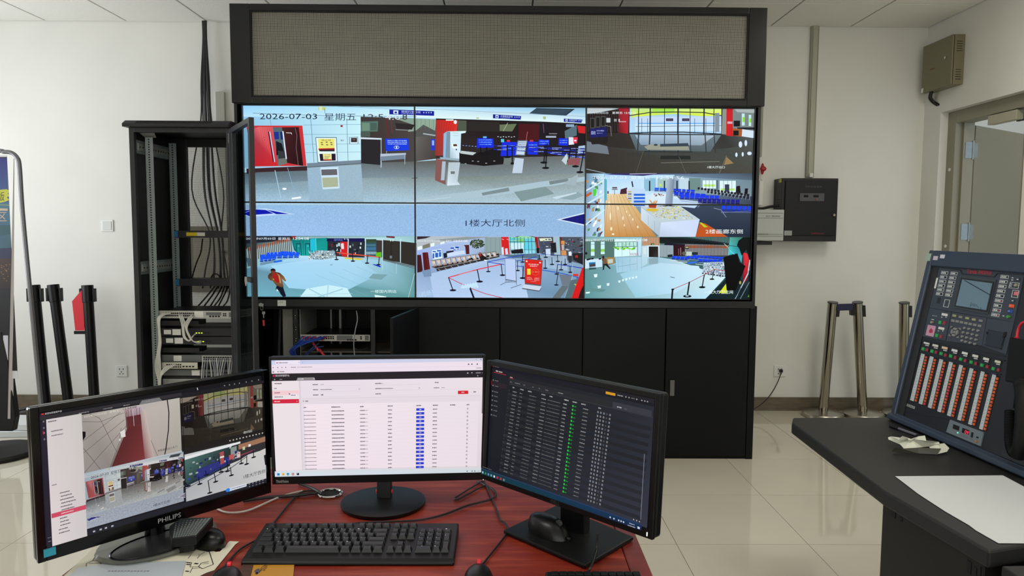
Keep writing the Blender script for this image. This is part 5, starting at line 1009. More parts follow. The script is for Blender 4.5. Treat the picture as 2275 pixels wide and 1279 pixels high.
nz = nt.nodes.new('ShaderNodeTexNoise'); nz.inputs['Scale'].default_value = 9; nt.links.new(tc.outputs['Object'], nz.inputs[0])
tint = mth('MULTIPLY', tint, mth('ADD', mth('MULTIPLY', nz.outputs[0], .3), .85))
mx = nt.nodes.new('ShaderNodeMix'); mx.data_type = 'RGBA'; nt.links.new(on, mx.inputs[0]); mx.inputs[6].default_value = (*lin((14, 14, 13)), 1); mx.inputs[7].default_value = (*lin((168, 164, 150)), 1)
vs = nt.nodes.new('ShaderNodeVectorMath'); vs.operation = 'SCALE'; nt.links.new(mx.outputs[2], vs.inputs[0]); nt.links.new(tint, vs.inputs['Scale'])
nt.links.new(vs.outputs[0], bs.inputs['Base Color']); bs.inputs['Roughness'].default_value = .33
nx, nz_ = 12, 3; wx, wz = 3.018/nx, .497/nz_; src = None
for i in range(nx):
    for j in range(nz_):
        if src is None:
            src = MB().box(-wx/2+.0001, wx/2-.0001, 0, .02, -wz/2+.0001, wz/2-.0001).build('led_module', LM, LB, local=True); o = src
        else: o = src.copy(); COL.objects.link(o); o.parent = LB
        o.location = Vector((-1.55+wx*(i+.5), YD-.012, 2.269+wz*(j+.5)))-MW[LB].translation

# six displays
# keep every camera picture inside its own window of the mosaic
def window(fn, x0, y0, x1, y1):
    q = Pic(); fn(q); out = []
    for it in q.items:
        xs = [p[0] for p in it]; ys = [p[1] for p in it]
        if max(xs) <= x0 or min(xs) >= x1 or max(ys) <= y0 or min(ys) >= y1: continue
        c = it if (min(xs) >= x0 and max(xs) <= x1 and min(ys) >= y0 and max(ys) <= y1) else clip(it, x0, x1, y0, y1)
        if c: out.append(c)
    return out
V_NORTH = window(view_north, 530, 230, 1301, 525.3); V_EXIT = window(view_exit, 1301, 230, 1690, 384.5)
allp = Pic()
allp.items = V_NORTH+V_EXIT+window(view_gallery, 1301, 384.5, 1690, 526)+window(view_arrivals, 530, 524, 924.5, 680)+window(view_security, 924.5, 524.5, 1299.3, 680)+window(view_east_hall, 1299.3, 525.5, 1690, 680)
allp.items = [[p[:2]+tuple(min(1.1*g*q**1.14, 1) for g, q in zip((1, 1.06, 1.14), p[2:5]))+p[5:] for p in it] for it in allp.items]
xs_ = [-1.630, -.567, .494, 1.543]; zs_ = [2.216, 1.6205, 1.026]
LBL = [['top left display showing red doors, a yellow notice and dated clock text', 'top middle display showing white kiosk and blue check-in signs', 'top right display showing a bright glass entrance above blue seats'],
       ['bottom left display showing a walking man in a brown jacket', 'bottom middle display showing a red poster stand and red belts', 'bottom right display showing trolleys and an orange wood planter base']]
BEZ = mat('display_bezel', (10, 10, 12), .4)
for r in range(2):
    for c in range(3):
        x0, x1, z1, z0 = xs_[c], xs_[c+1], zs_[r], zs_[r+1]
        D = thing('video_display', LBL[r][c], 'display', (x0+.5, YD+.02, z0), 'six displays of the video wall')
        g = .0035
        MB().box(x0+g*.6, x1-g*.6, YD+.02, YD+.06, z0+g*.6, z1-g*.6).build('housing', BEZ, D)
        MB().frame(x0+.0006, x1-.0006, z0+.0006, z1-.0006, YD-.004, YD+.02, g).build('bezel', BEZ, D)
        L = MW[D].translation
        pic_mesh(allp, lambda px, py: (lambda h_: (h_[0]-L.x, h_[2]-L.z))(ony(px, py, YD)), (x0+g-L.x, x1-g-L.x, z0+g-L.z, z1-g-L.z), 'screen', D, -.002-.0, step=9e-6)

# network switch on the inner shelf
def rack_switch(name, label, x0, x1, y, zc, h, depth, mt, cat='network switch', group=None, top=BLK):
    t = thing(name, label, cat, ((x0+x1)/2, y, zc-h/2), group)
    MB().box(x0+.02, x1-.02, y+.004, y+depth, zc-h/2, zc+h/2).build('chassis', top, t)
    MB().box(x0, x1, y, y+.004, zc-h/2, zc+h/2).build('front_panel', mt, t, bevel=.0008)
    return t
def ports(t, x0, z, y, n, rows=2, pitch=.0128, w=.0105, h=.009, rp=.012):
    m_ = MB()
    for i in range(n):
        for j in range(rows): m_.box(x0+i*pitch, x0+i*pitch+w, y-.0006, y+.001, z-j*rp-h/2, z-j*rp+h/2)
    return m_.build('ports', HOLE, t)
SW = mat('switch_silver', (176, 176, 168), .4, metal=.2); SWG = mat('switch_grey', (96, 98, 98), .45)
ys = YD+.09
t = rack_switch('network_switch', 'silver network switch on the shelf inside the open lower cabinet', -1.318, -.872, ys, .758, .042, .3, SW)
MB().box(-1.168, -1.10, ys-.001, ys, .742, .772).build('port_block', SW, t)
ports(t, -1.17, .766, ys-.001, 5, 2, .014); ports(t, -1.02, .746, ys-.001, 4, 1, .0165, .012, .01)
MB().box(-1.085, -.985, ys-.001, ys+.001, .742, .775).build('grille', SWG, t); MB().box(-.905, -.88, ys-.001, ys+.001, .742, .775).build('grille', SWG, t); ports(t, -.935, .765, ys-.001, 1, 2)
BLU = mat('blue_cable', (26, 60, 150), .45); REDP = mat('red_plug', (206, 50, 60), .45); BLD = mat('dark_blue_cable', (22, 44, 96), .45)
rr = random.Random(5)
for k in range(9):
    x = -1.29+k*.017; z = .765-(k % 2)*.012
    p0 = np.array([x, ys-.012, z]); pts = [p0, p0+np.array([-.012*rr.random(), -.045-.01*k % .03, .004]), np.array([-1.33-.008*(k % 4), ys-.06-.006*k, .70]), np.array([-1.342+.006*(k % 5), ys-.05, .60]), np.array([-1.33+.008*(k % 3), ys-.03, .40])]
    tt = thing('patch_cable', NTH[k]+' from left of blue patch cables with red plugs at the shelf switch', 'cable', tuple(p0), 'blue patch cables at the shelf switch')
    MB().tube(crom(pts), .0042, 6).build('cord', BLU, tt); MB().tube([p0+np.array([0, .01, 0]), p0+np.array([0, -.022, -.002])], .0062, 6).build('plug', REDP, tt)
for k in range(6):
    x = -1.23+k*.014; p0 = np.array([x, ys-.04-.01*(k % 3), .735-.014*k]); 
    MB().tube([p0, p0+np.array([.016, -.012, -.022])], .007, 7).build('cable_plug', REDP, label=NTH[k]+' down of the loose red cable plugs dangling by the shelf switch', cat='plug', group='loose red plugs by the shelf switch')
for k in range(2):
    MB().tube(crom([(-1.19+k*.03, ys-.04, .73-.02*k), (-1.23+k*.02, ys-.07, .70), (-1.28+k*.012, ys-.06, .64), (-1.29+k*.014, ys-.05, .5)]), .0045, 7).build('patch_cable', BLD, label=['upper', 'lower'][k]+' of two dark blue cables looping below the shelf switch', cat='cable', group='dark blue cables below the shelf switch')
MB().tube(crom([ony(792, 690, YD+.05), ony(794, 710, YD+.04), ony(789, 735, YD+.03), ony(786, 765, YD+.03), ony(789, 800, YD+.03)]), .0035, 6).build('loose_cable', CABG, label='single grey cable hanging in front of the shelf switch', cat='cable')
MB().tube(crom([ony(786, 772, YD+.1), ony(800, 777, YD+.1), ony(822, 770, YD+.12)]), .004, 6).build('loose_cable', CABB, label='thin black cable lying on the shelf behind the grey cable', cat='cable')

# ================================================================ server rack
RX0, RX1, RY0, RY1, RZ = -2.294, -1.684, 4.52, 5.12, 2.066 #-2.2937, -1.6622, 4.5200, 5.1257, 2.0
RK = thing('server_rack', 'tall open black server rack with glass door beside display wall', 'server rack', (-1.9740, 4.8229, 0))
RB = mat('rack_black', (26, 26, 29), .45)
f = MB()
f.box(RX0, RX0+.03, RY0, RY0+.03, 0, RZ).box(RX1-.02, RX1, RY0, RY0+.03, 0, RZ).box(RX0, RX0+.1, RY1-.03, RY1, 0, RZ).box(RX1-.06, RX1, RY1-.03, RY1, 0, RZ)
f.box(RX0+.03, RX1-.02, RY0, RY0+.03, RZ-.03, RZ).box(RX0+.1, RX1-.06, RY1-.03, RY1, RZ-.055, RZ).box(RX0+.03, RX1-.02, RY0, RY1, 0, .06)
f.build('frame', RB, RK, bevel=.002)
MB().box(RX0, RX0+.004, RY0+.03, RY1-.03, .02, RZ).build('side_panel', RB, RK); MB().box(RX1-.004, RX1, RY0+.03, RY1-.03, .02, RZ).build('side_panel', RB, RK)
c = MB(); c.slab([(RX0-.025, RY0-.03, RZ), (RX0-.02, RY0-.04, RZ+.018), (RX0-.01, RY0-.02, RZ+.038), (RX0-.01, RY1, RZ+.038), (RX0-.025, RY1, RZ)], (RX1-RX0+.03, 0, 0)); tp_ = c.build('top_cover', RB, RK, bevel=.002)
v = MB()
for k in range(62): x = RX0+.06+k*.0074; v.slab([(x, RY0-.0385, RZ+.0195), (x+.003, RY0-.0385, RZ+.0195), (x+.006, RY0-.0222, RZ+.036), (x+.003, RY0-.0222, RZ+.036)], (0, -.0008, .0008))
v.build('vent_slots', HOLE, tp_)
# perforated rear door: real see-through holes
PM = bpy.data.materials.new('perforated_steel'); PM.use_nodes = True; nt = PM.node_tree; bs = nt.nodes['Principled BSDF']
bs.inputs['Base Color'].default_value = (*lin((46, 45, 42)), 1); bs.inputs['Roughness'].default_value = .5
tc = nt.nodes.new('ShaderNodeTexCoord'); sp = nt.nodes.new('ShaderNodeSeparateXYZ'); nt.links.new(tc.outputs['Object'], sp.inputs[0])
px_ = mth('DIVIDE', sp.outputs[0], .0070); pz_ = mth('DIVIDE', sp.outputs[2], .0060)
row = mth('FRACT', mth('MULTIPLY', mth('FLOOR', pz_), .5)); ux = mth('SUBTRACT', mth('FRACT', mth('ADD', px_, row)), .5); uz = mth('SUBTRACT', mth('FRACT', pz_), .5)
rad = mth('ADD', mth('MULTIPLY', ux, ux), mth('MULTIPLY', mth('MULTIPLY', uz, uz), .77)); hole = mth('LESS_THAN', rad, .175)
tr = nt.nodes.new('ShaderNodeBsdfTransparent'); ms = nt.nodes.new('ShaderNodeMixShader'); nt.links.new(hole, ms.inputs[0]); nt.links.new(bs.outputs[0], ms.inputs[1]); nt.links.new(tr.outputs[0], ms.inputs[2])
nt.links.new(ms.outputs[0], nt.nodes['Material Output'].inputs['Surface'])
MB().box(RX0+.1, RX1-.06, RY1-.012, RY1-.011, .06, RZ-.055).build('perforated_back_door', PM, RK)
# mounting rails
def rail(x0, x1, y, z0=.07, z1=RZ-.05, hole=True):
    r_ = MB().box(x0, x1, y, y+.0025, z0, z1).box(x0, x0+.0025, y, y+.03, z0, z1).build('mounting_rail', GALV, RK)
    h = MB(); n = int((z1-z0)/.0155)
    for k in range(n):
        z = z0+.006+k*.0155; xm = (x0+x1)/2; h.box(xm-.0045, xm+.0045, y-.0006, y+.001, z, z+.008)
        h.box(x0+.0024, x0+.0032, y+.012, y+.018, z, z+.007)
    h.build('slot_holes', HOLE, r_, kind='stuff')
rail(-2.2376, -2.1871, 4.5986); rail(-2.2376, -2.1871, 4.9182); rail(-1.7160, -1.6891, 4.5986); rail(-1.7160, -1.6891, 4.9182)
for z in (1.954, 1.208):
    b_ = MB().box(RX0+.005, RX0+.03, 4.5537, 5.0472, z-.04, z+.04).build('slide_bracket', GALV, RK)
    MB().box(RX0+.03, RX0+.034, 4.5649, 5.0472, z-.022, z+.022).build('slide_face', LGREY, b_)
    h = MB()
    for k in range(12): y = 4.5873+k*.034; h.tube([(RX0+.0335, y, z), (RX0+.0348, y, z)], .006, 8)
    h.build('bolt_holes', HOLE, b_)
MB().slab([(-2.2656, 4.5649, 2.049), (-2.1647, 4.5649, 2.049), (-2.1759, 4.6210, 2.015), (-2.2432, 4.6210, 2.015)], (0, 0, .002)).build('top_plate', LGREY, RK)
# glass door
dx = np.array([-1.3627+1.6622, 4.0209-4.5200]); dw = np.linalg.norm(dx); dx /= dw
DM = Matrix(((dx[0], -dx[1], 0, -1.6622), (dx[1], dx[0], 0, 4.5167), (0, 0, 1, 0), (0, 0, 0, 1)))
gd_root = bpy.data.objects.new('glass_door', None); 
GL = bpy.data.materials.new('tinted_glass'); GL.use_nodes = True; nt = GL.node_tree; bs = nt.nodes['Principled BSDF']
bs.inputs['Base Color'].default_value = (.02, .022, .024, 1); bs.inputs['Roughness'].default_value = .05
tr = nt.nodes.new('ShaderNodeBsdfTransparent'); tr.inputs[0].default_value = (.86, .9, .9, 1); ms = nt.nodes.new('ShaderNodeMixShader'); ms.inputs[0].default_value = .08
nt.links.new(tr.outputs[0], ms.inputs[1]); nt.links.new(bs.outputs[0], ms.inputs[2]); nt.links.new(ms.outputs[0], nt.nodes['Material Output'].inputs['Surface'])
def dp(p): q = DM@Vector(p); return (q.x, q.y, q.z)
class DMB(MB):
    def build(s, *a, **k): s.v = [dp(p) for p in s.v]; return MB.build(s, *a, **k)
gdoor = DMB().frame(0, dw, .03, 2.055, -.028, 0, .032, tb=.04, tt=.03).box(.0, .1, -.026, -.002, .07, 2.03).build('glass_door', RB, RK, bevel=.002)
DMB().box(.1, dw-.032, -.016, -.012, .07, 2.03).build('glass_pane', GL, gdoor)
for z in (2.0, .2): MB().box(-1.6824, -1.6544, 4.4920, 4.5200, z-.03, z+.03).build('hinge', GALV, RK)
hz = 1.18
DMB().box(dw-.052, dw+.045, -.046, -.03, hz-.016, hz+.012).build('door_handle', BLKP, gdoor, bevel=.003)
kx = [ony(556, 632, YD-.02), ony(583, 676, YD-.02), ony(587, 694, YD-.02), ony(587, 716, YD-.02)]
kt = thing('key_ring', 'silver keys with red tag hanging in the lock below the bottom left display', 'keys', tuple(kx[1]))
def disc(c, r, th=.002, n=18): return MB().tube([np.array(c), np.array(c)+np.array([0, th, 0])], r, n)
hand = np.array(dp((dw-.03, -.05, hz-.05)))
MB().cyl(kx[1]+np.array([0, -.01, -.002]), kx[1]+np.array([-.0, .02, .0]), .009, 12).build('lock_barrel', STEEL, kt)
MB().add([kx[1]+np.array(v) for v in ((-.018, -.012, -.01), (.008, -.012, -.012), (.012, -.012, .004), (-.006, -.012, .012), (-.02, -.012, .004))], [(0, 1, 2, 3, 4)]).build('key_bow', CHROME, kt)
MB().tube([kx[1]+np.array([.008*math.cos(q), -.012, -.022+.013*math.sin(q)]) for q in [6.283*i/16 for i in range(16)]], .0012, 6, closed=True).build('split_ring', CHROME, kt)
MB().slab([kx[2]+np.array(v) for v in ((-.009, -.012, .008), (.009, -.012, .008), (.01, -.012, -.006), (.003, -.012, -.012), (.003, -.012, -.034), (-.003, -.012, -.034), (-.003, -.012, -.012), (-.01, -.012, -.006))], (0, .002, 0)).build('key', CHROME, kt)
MB().slab([kx[3]+np.array(v) for v in ((-.007, -.011, .016), (.006, -.011, .018), (.006, -.011, -.02), (-.004, -.011, -.022))], (0, .002, 0)).build('tag', REDP, kt)
k1 = np.array(dp((dw-.09, -.034, hz)))
k2 = thing('door_key', 'silver key left in the lock beside the rack door handle', 'key', tuple(k1))
MB().tube([k1, k1+np.array([0, -.02, 0])], .009, 12).build('lock_barrel', STEEL, k2)
MB().slab([k1+np.array(v) for v in ((-.008, -.022, .012), (.01, -.022, .008), (.006, -.022, -.012), (0, -.022, -.04), (-.006, -.022, -.04), (-.01, -.022, -.01))], (0, .002, 0)).build('key_bow', CHROME, k2)

# equipment in the rack
def zq(py, y): return ony(440, py, y)[2]
YQ = 4.6154; XA, XB = -2.2039, -1.6992
BLC = mat('blue_corner', (30, 110, 150), .4); DEV = mat('device_dark', (38, 38, 44), .45)
for k, (py, lab) in enumerate(((520, 'dark rack unit with blue corner and yellow label, upper of two'), (626.5, 'dark rack unit with blue corner, lower of two'))):
    z = zq(py, 4.9350); t = rack_switch('rack_recorder', lab, XA-.005, XB, 4.9070, z, .047, .14, DEV, 'rack unit')
    MB().box(XA-.006, XA+.016, 4.9014, 4.9081, z-.021, z+.021).build('blue_corner', BLC, t, bevel=.001)
    if k == 0:
        MB().box(-2.1310, -2.0581, 4.9053, 4.9070, z-.012, z+.012).build('label', mat('yellow_sticker', (214, 190, 30), .5), t, label='yellow sticker'); MB().box(-2.0581, -2.0077, 4.9053, 4.9070, z-.012, z+.012).build('label', LABEL, t)
    else:
        MB().box(-1.7385, -1.7160, 4.9053, 4.9070, z-.012, z+.012).build('label', LABEL, t)
z = zq(698.5, YQ); t = rack_switch('network_switch', 'silver switch with many white cables near the rack middle', XA+.01, XB, YQ, z, .048, .3, SW, top=BLK)
ports(t, XA+.04, z+.007, YQ, 17, 2, .0121, .0095, .009, .0145)
MB().box(-1.9684, -1.9123, YQ-.0015, YQ, z-.017, z+.02).build('label', LABEL, t)
MB().box(-1.8955, -1.8002, YQ-.001, YQ+.001, z-.004, z+.015).build('grille', SWG, t); MB().box(-1.7519, -1.7104, YQ-.001, YQ+.001, z-.015, z+.015).build('grille', SWG, t)
ports(t, -1.8753, z-.011, YQ-.0008, 4, 1, .018, .012, .010); ports(t, -1.7890, z+.006, YQ-.0008, 2, 2, .012, .009, .008)
zs = z
for k, (py, lab) in enumerate(((737.5, 'black rack unit with two white labels, upper of two'), (756.5, 'black rack unit with two white labels, lower of two'))):
    z = zq(py, YQ); t = rack_switch('rack_router', lab, XA, XB, YQ, z, .049, .3, mat('device_black', (28, 28, 34), .35), 'rack unit')
    MB().box(-2.1647+.012*k, -2.1198+.012*k, YQ-.0015, YQ, z-.014, z+.014).build('label', LABEL, t); MB().box(-2.1109+.012*k, -2.0581+.012*k, YQ-.0015, YQ, z-.019, z+.018).build('label', LABEL, t)
    ports(t, -1.9650+.008*k, z-.004, YQ, 5, 1, .0185, .0134, .0112)
    l_ = MB()
    for i in range(3): l_.box(-1.9628+.008*k+i*.0165, -1.9538+.008*k+i*.0165, YQ-.004, YQ-.001, z-.008, z-.002)
    l_.build('link_lights', mat('green_led', (190, 220, 40), .4, emit=1.0), t)
z = zq(796, YQ); t = rack_switch('network_switch', 'pale grey switch with a fan of grey cables at its right', XA+.018, XB, YQ, z, .045, .3, SWG)
MB().box(-2.1086, -2.0581, YQ-.0015, YQ, z-.018, z+.018).build('label', LABEL, t); MB().box(-1.9292, XB, YQ-.001, YQ, z-.019, z+.019).build('port_block', SW, t); ports(t, -1.9202, z+.008, YQ-.0015, 13, 2, .0151, .0118, .009, .0135); za = z
z = zq(812, YQ-.03); t = rack_switch('small_switch', 'small beige switch between two grey rack units', -2.1703, -1.9460, YQ-.03, z, .040, .16, mat('beige_panel', (190, 188, 170), .45)); ports(t, -2.1423, z+.006, YQ-.03, 7, 2, .014, .010, .009, .0145); ports(t, -2.0413, z-.006, YQ-.03, 4, 1, .0202, .0134, .009); zb2 = z
z = zq(827.5, YQ); t = rack_switch('network_switch', 'grey switch with white label just above the left monitor', XA+.02, XB, YQ, z, .040, .3, SWG)
MB().box(-1.9964, -1.9460, YQ-.0015, YQ, z-.018, z+.016).build('label', LABEL, t); ports(t, -1.9067, z, YQ, 12, 1, .0157, .0118, .009)
z = zq(849, YQ); rack_switch('network_switch', 'lowest grey switch, almost hidden behind the left monitor', XA+.02, XB, YQ, z, .045, .3, LGREY)
for py, h in ((718, .03), (778, .03), (838, .012)):
    z = zq(py, YQ); t = thing('cable_manager', {718: 'black cable manager bar beneath the silver switch with white cables', 778: 'black cable manager bar below the two labelled black units', 838: 'thin black blanking bar above lowest grey switch'}[py], 'cable manager', (-1.9516, YQ, z-h/2))
    MB().box(XA, -1.9460 if py != 838 else XB, YQ+.002, YQ+.12, z-h/2, z+h/2).build('bar', BLK, t); MB().box(XA, XB, YQ, YQ+.004, z-h/2, z-h/2+.009).build('lip', BLK, t)
# white patch cables
def cab(name, mt, r, pts, lab, grp, y=None): MB().tube(crom(pts), r, 6).build(name, mt, label=lab, cat='cable', group=grp)
for k in range(6):
    x0 = 398+k*3.4; x1 = 416+(k % 3)*4
    cab('patch_cable', CABW, .0038, [ony(x0, 697+(k % 2)*4, YQ-.012), ony(x0+1, 703, YQ-.035), ony(x0+5+k*.3, 716, YQ-.05), ony(405+k*1.8, 728, YQ-.055), ony(407+k*2.0, 746, YQ-.055), ony(413+k*2, 754+k*.4, YQ-.055), ony(421, 757-k*.8, YQ-.05), ony(428, 748-k*.6, YQ-.045), ony(433+k, 742, YQ-.012)] if k < 3 else
        [ony(x0+16, 697+(k % 2)*4, YQ-.012), ony(x0+13, 704, YQ-.035), ony(x0+4, 718, YQ-.05), ony(409+k*1.3, 730, YQ-.055), ony(413+k*1.4, 742, YQ-.055), ony(420+k, 752, YQ-.055), ony(430, 758, YQ-.05), ony(437, 764-k, YQ-.045), ony(442+(k-3)*1.5, 762, YQ-.03), ony(443+(k-3)*1.5, 757, YQ-.012)],
        NTH[k]+' from left of white patch cables looping from silver switch to black units', 'white patch cables in the rack loop')
for k in range(5):
    cab('side_cable', CABW, .0038, [ony(367+k*3.2, 695+(k % 2)*2, YQ-.01), ony(358+k*2, 699, YQ-.03), ony(350+k*1.5, 708, YQ-.05), ony(352+k*.8, 730, YQ-.05), ony(353+k*1.2, 760, YQ-.05), ony(349+k*1.6, 785, YQ-.05), ony(345+k*3, 815, YQ-.05), ony(352+k*1.3, 850, YQ-.05), ony(354+k, 900, YQ-.05)], NTH[k]+' from left of white cables running down the rack left post', 'white cables down the rack post')
for k in range(3):
    cab('side_cable', CABW, .004, [ony(386+k*2.4, 810, YQ-.045), ony(372+k*2, 814+k*2, YQ-.07), ony(360+k, 824+k*3, YQ-.08), ony(357, 840+k, YQ-.07), ony(356, 880, YQ-.06)], ['left', 'middle', 'right'][k]+' of three white cables from the small beige switch to rack post', 'white cables at the beige switch')
for k in range(14):
    x0 = 451+k*5.0472; x1 = x0+[-3, -4, -2, 4, 6, 3, 2, -4, -5, -6, -6, 0, -3, -4][k]
    cab('fan_cable', CABG if k % 3 else CABW, .0034, [ony(x0, 795+(k % 2)*3, YQ-.008), ony(x0, 800, YQ-.025), ony((x0+x1)/2, 814, YQ-.035), ony(x1, 835, YQ-.035), ony(x1-1, 870, YQ-.03)], NTH[k]+' from left of the network cables hanging from the pale grey rack switch', 'grey cables hanging from rack switch')
for k, (a, b, c_) in enumerate((((447, 596), (440, 640), (436, 655)), ((480, 632), (462, 655), (440, 680)), ((486, 632), (472, 655), (452, 682)), ((494, 632), (486, 650), (466, 682)), ((500, 632), (490, 660), (474, 682)), ((508, 634), (498, 655), (484, 682)), ((512, 640), (505, 668), (492, 684)))):
    if k == 0: continue
    cab('power_lead', CABB, .0055, [ony(a[0], a[1], 5.0472), ony(b[0], b[1], 5.0248), ony(c_[0], c_[1], 5.0023)], NTH[k-1]+' from left of black power leads sagging behind the silver rack switch', 'black power leads inside the rack')
cab('power_lead', CABB, .005, [ony(450, 530, 5.0472), ony(446, 560, 5.0472), ony(436, 585, 5.0472), ony(426, 618, 5.0472)], 'black lead between the two blue-cornered rack units', None)
cab('power_lead', CABB, .005, [ony(468, 618, 5.0472), ony(474, 609, 5.0472), ony(484, 610, 5.0472), ony(489, 618, 5.0472)], 'black lead making a small arch on lower blue-cornered unit', None)

# ================================================================ alarm console and its desk (right)
DT = .75
DESKB = mat('console_desk_black', (32, 32, 32), .5, spec=.3, noise=.06, nscale=8)
CD = thing('console_desk', 'black console worktop and pedestal carrying the alarm console', 'desk', (1.4, 2.1, 0))
top = [(1.066, 2.66), (1.10, 2.735), (2.0, 2.76), (2.0, 1.60), (1.184, 1.602), (1.083, 1.572), (1.041, 1.949)]
MB().slab([(x, y, DT-.042) for x, y in top], (0, 0, .042)).build('worktop', DESKB, CD, bevel=.006)
MB().box(1.10, 1.9, 1.61, 2.06, 0, DT-.042).build('pedestal', mat('pedestal_black', (18, 18, 18), .5, spec=.3), CD, bevel=.002)
MB().box(1.46, 1.9, 2.06, 2.68, 0, DT-.042).build('pedestal', mat('pedestal_black', (18, 18, 18), .5, spec=.3), CD)
MB().box(1.098, 1.1005, 1.62, 1.623, .02, DT-.06).build('door_gap', HOLE, CD)
v = MB(); v.box(1.0985, 1.101, 1.99, 2.012, .655, .675).box(1.0985, 1.101, 1.955, 1.965, .66, .672).build('latch_slot', HOLE, CD)
v = MB(); v.box(1.0985, 1.101, 1.655, 1.67, .655, .685).box(1.0985, 1.101, 1.635, 1.645, .66, .68).build('latch_slot', HOLE, CD)
CE = thing('console_end_unit', 'lower black desk section at the bottom right corner of the view', 'desk', (1.5, 1.3, 0))
MB().slab([(1.10, 1.555, .69), (2.0, 1.585, .69), (2.0, 1.0, .69), (1.10, 1.0, .69)], (0, 0, .035)).build('worktop', DESKB, CE, bevel=.004)
MB().box(1.12, 1.95, 1.02, 1.565, 0, .69).build('pedestal', mat('pedestal_black', (18, 18, 18), .5, spec=.3), CE)

P0 = onz(1975, 930, DT+.002); _u = onz(2275, 1062, DT+.002)-P0; _u[2] = 0; _u /= np.linalg.norm(_u)
_T = ony(2060, 555, P0[1]+.02); _v = _T-P0; _v -= _u*(_u@_v); HV = float(np.linalg.norm(_v)); _v /= HV; _y = np.cross(_v, _u)
KM = Matrix(((_u[0], _y[0], _v[0], P0[0]), (_u[1], _y[1], _v[1], P0[1]), (_u[2], _y[2], _v[2], P0[2]), (0, 0, 0, 1)))
def PC(px, py, dep=.012):
    c = P0+_y*dep; q = hit(px, py, _y, c)-c; return float(q@_u), float(q@_v)
K = thing('fire_alarm_console', 'tall tilted fire alarm console with screen and rows of orange buttons', 'alarm console', M=KM)
NAVYP = mat('console_navy', (48, 58, 74), .38, spec=.45); PANB = mat('console_panel', (50, 57, 66), .42); PAND = mat('console_dark', (20, 21, 24), .45)
UE = 1.15; uL = PC(2003, 900, 0)[0]; vT = PC(2086, 592, 0)[1]; vB = PC(2003, 915, 0)[1]*1.6
fr = MB(); uN = PC(2064, 600, 0)[0]; fr.box(0, uN, 0, .02, 0, HV).box(uN, UE, 0, .02, vT, HV).box(uN, UE, -.0, .02, 0, vB*.45)
fr.build('outer_frame', NAVYP, K, local=True, bevel=.004)
MB().box(0, UE, .02, .3, .05, HV-.005).build('housing', PAND, K, local=True)
MB().slab([(0, .0, 0), (0, -.012, .004), (0, -.012, .02), (0, 0, .028)], (UE, 0, 0)).build('front_lip', NAVYP, K, local=True, bevel=.003)
MB().box(uN, PC(2086, 600)[0], .009, .02, vB*.45, vT).build('side_recess', mat('recess_dark', (30, 27, 25), .5), K, local=True)
u0, u1 = PC(2086, 600)[0], PC(2232, 985)[0]
MB().box(u0, u1, .012, .02, vB*.45, vT).build('button_panel', PAND, K, local=True)
MB().box(u1, UE, .006, .02, vB*.45, vT).build('phone_panel', mat('console_charcoal', (26, 27, 29), .5), K, local=True, bevel=.002)
E = .012
def FX(px, py):
    # metres on the slanted panel per metre seen square-on at 2.5 m: the panel is met at a shallow angle
    a, b, c = PC(px, py), PC(px+4, py), PC(px, py+4); return 162.4*math.hypot(b[0]-a[0], 0), 162.4*abs(c[1]-a[1])
def cq(px, py, w, h, name, mt, t=.003, base=E, px0=None, **k):
    """raised rectangle centred on a photo point, size in metres"""
    u, v = PC(px, py); fu, fv = FX(px, py); w *= fu; h *= fv; return MB().box(u-w/2, u+w/2, base-t, base, v-h/2, v+h/2).build(name, mt, K, local=True, **k)
def quad(pts, name, mt, t=.002, base=E, parent=None, **k):
    P = [PC(x, y) for x, y in pts]; return MB().slab([(a, base, b) for a, b in P], (0, -t, 0)).build(name, mt, parent or K, local=True, **k)
def c1(x, y): return (2040+x/6.732, 570+y/6.732)
def c2(x, y): return (1980+x/4.919, 740+y/4.919)
# upper module plate and seams
quad([c1(310, 120), c1(1600, 245), c1(1440, 975), c1(170, 765)], 'display_module', PANB, .002)
quad([c1(165, 770), c1(500, 828), c1(415, 1255), c1(60, 1190)], 'key_module', PANB, .002)
quad([c1(508, 832), c1(1032, 915), c1(960, 1330), c1(425, 1262)], 'keypad_module', mat('keypad_plate', (56, 58, 68), .45), .002)
quad([c1(1040, 918), c1(1440, 980), (2236, 787), c1(965, 1335)], 'printer_module', PANB, .002)
TRIM = mat('panel_trim', (12, 13, 18), .5)
def pline(pts, w=.0022, name='trim_line', mt=None, base=E-.0022):
    m_ = MB(); P = [PC(x, y) for x, y in pts]
    for a, b in zip(P[:-1], P[1:]):
        a, b = np.array(a), np.array(b); d = b-a; n = np.array([-d[1], d[0]])/np.linalg.norm(d)*w/2; d = d/np.linalg.norm(d)*w*.4
        m_.slab([(q[0], base, q[1]) for q in (a-d+n, b+d+n, b+d-n, a-d-n)], (0, -.0012, 0))
    return m_.build(name, mt or TRIM, K, local=True)
pline([c1(340, 165), c1(640, 200), c1(672, 260), c1(1150, 305), c1(1200, 250), c1(1590, 268)])
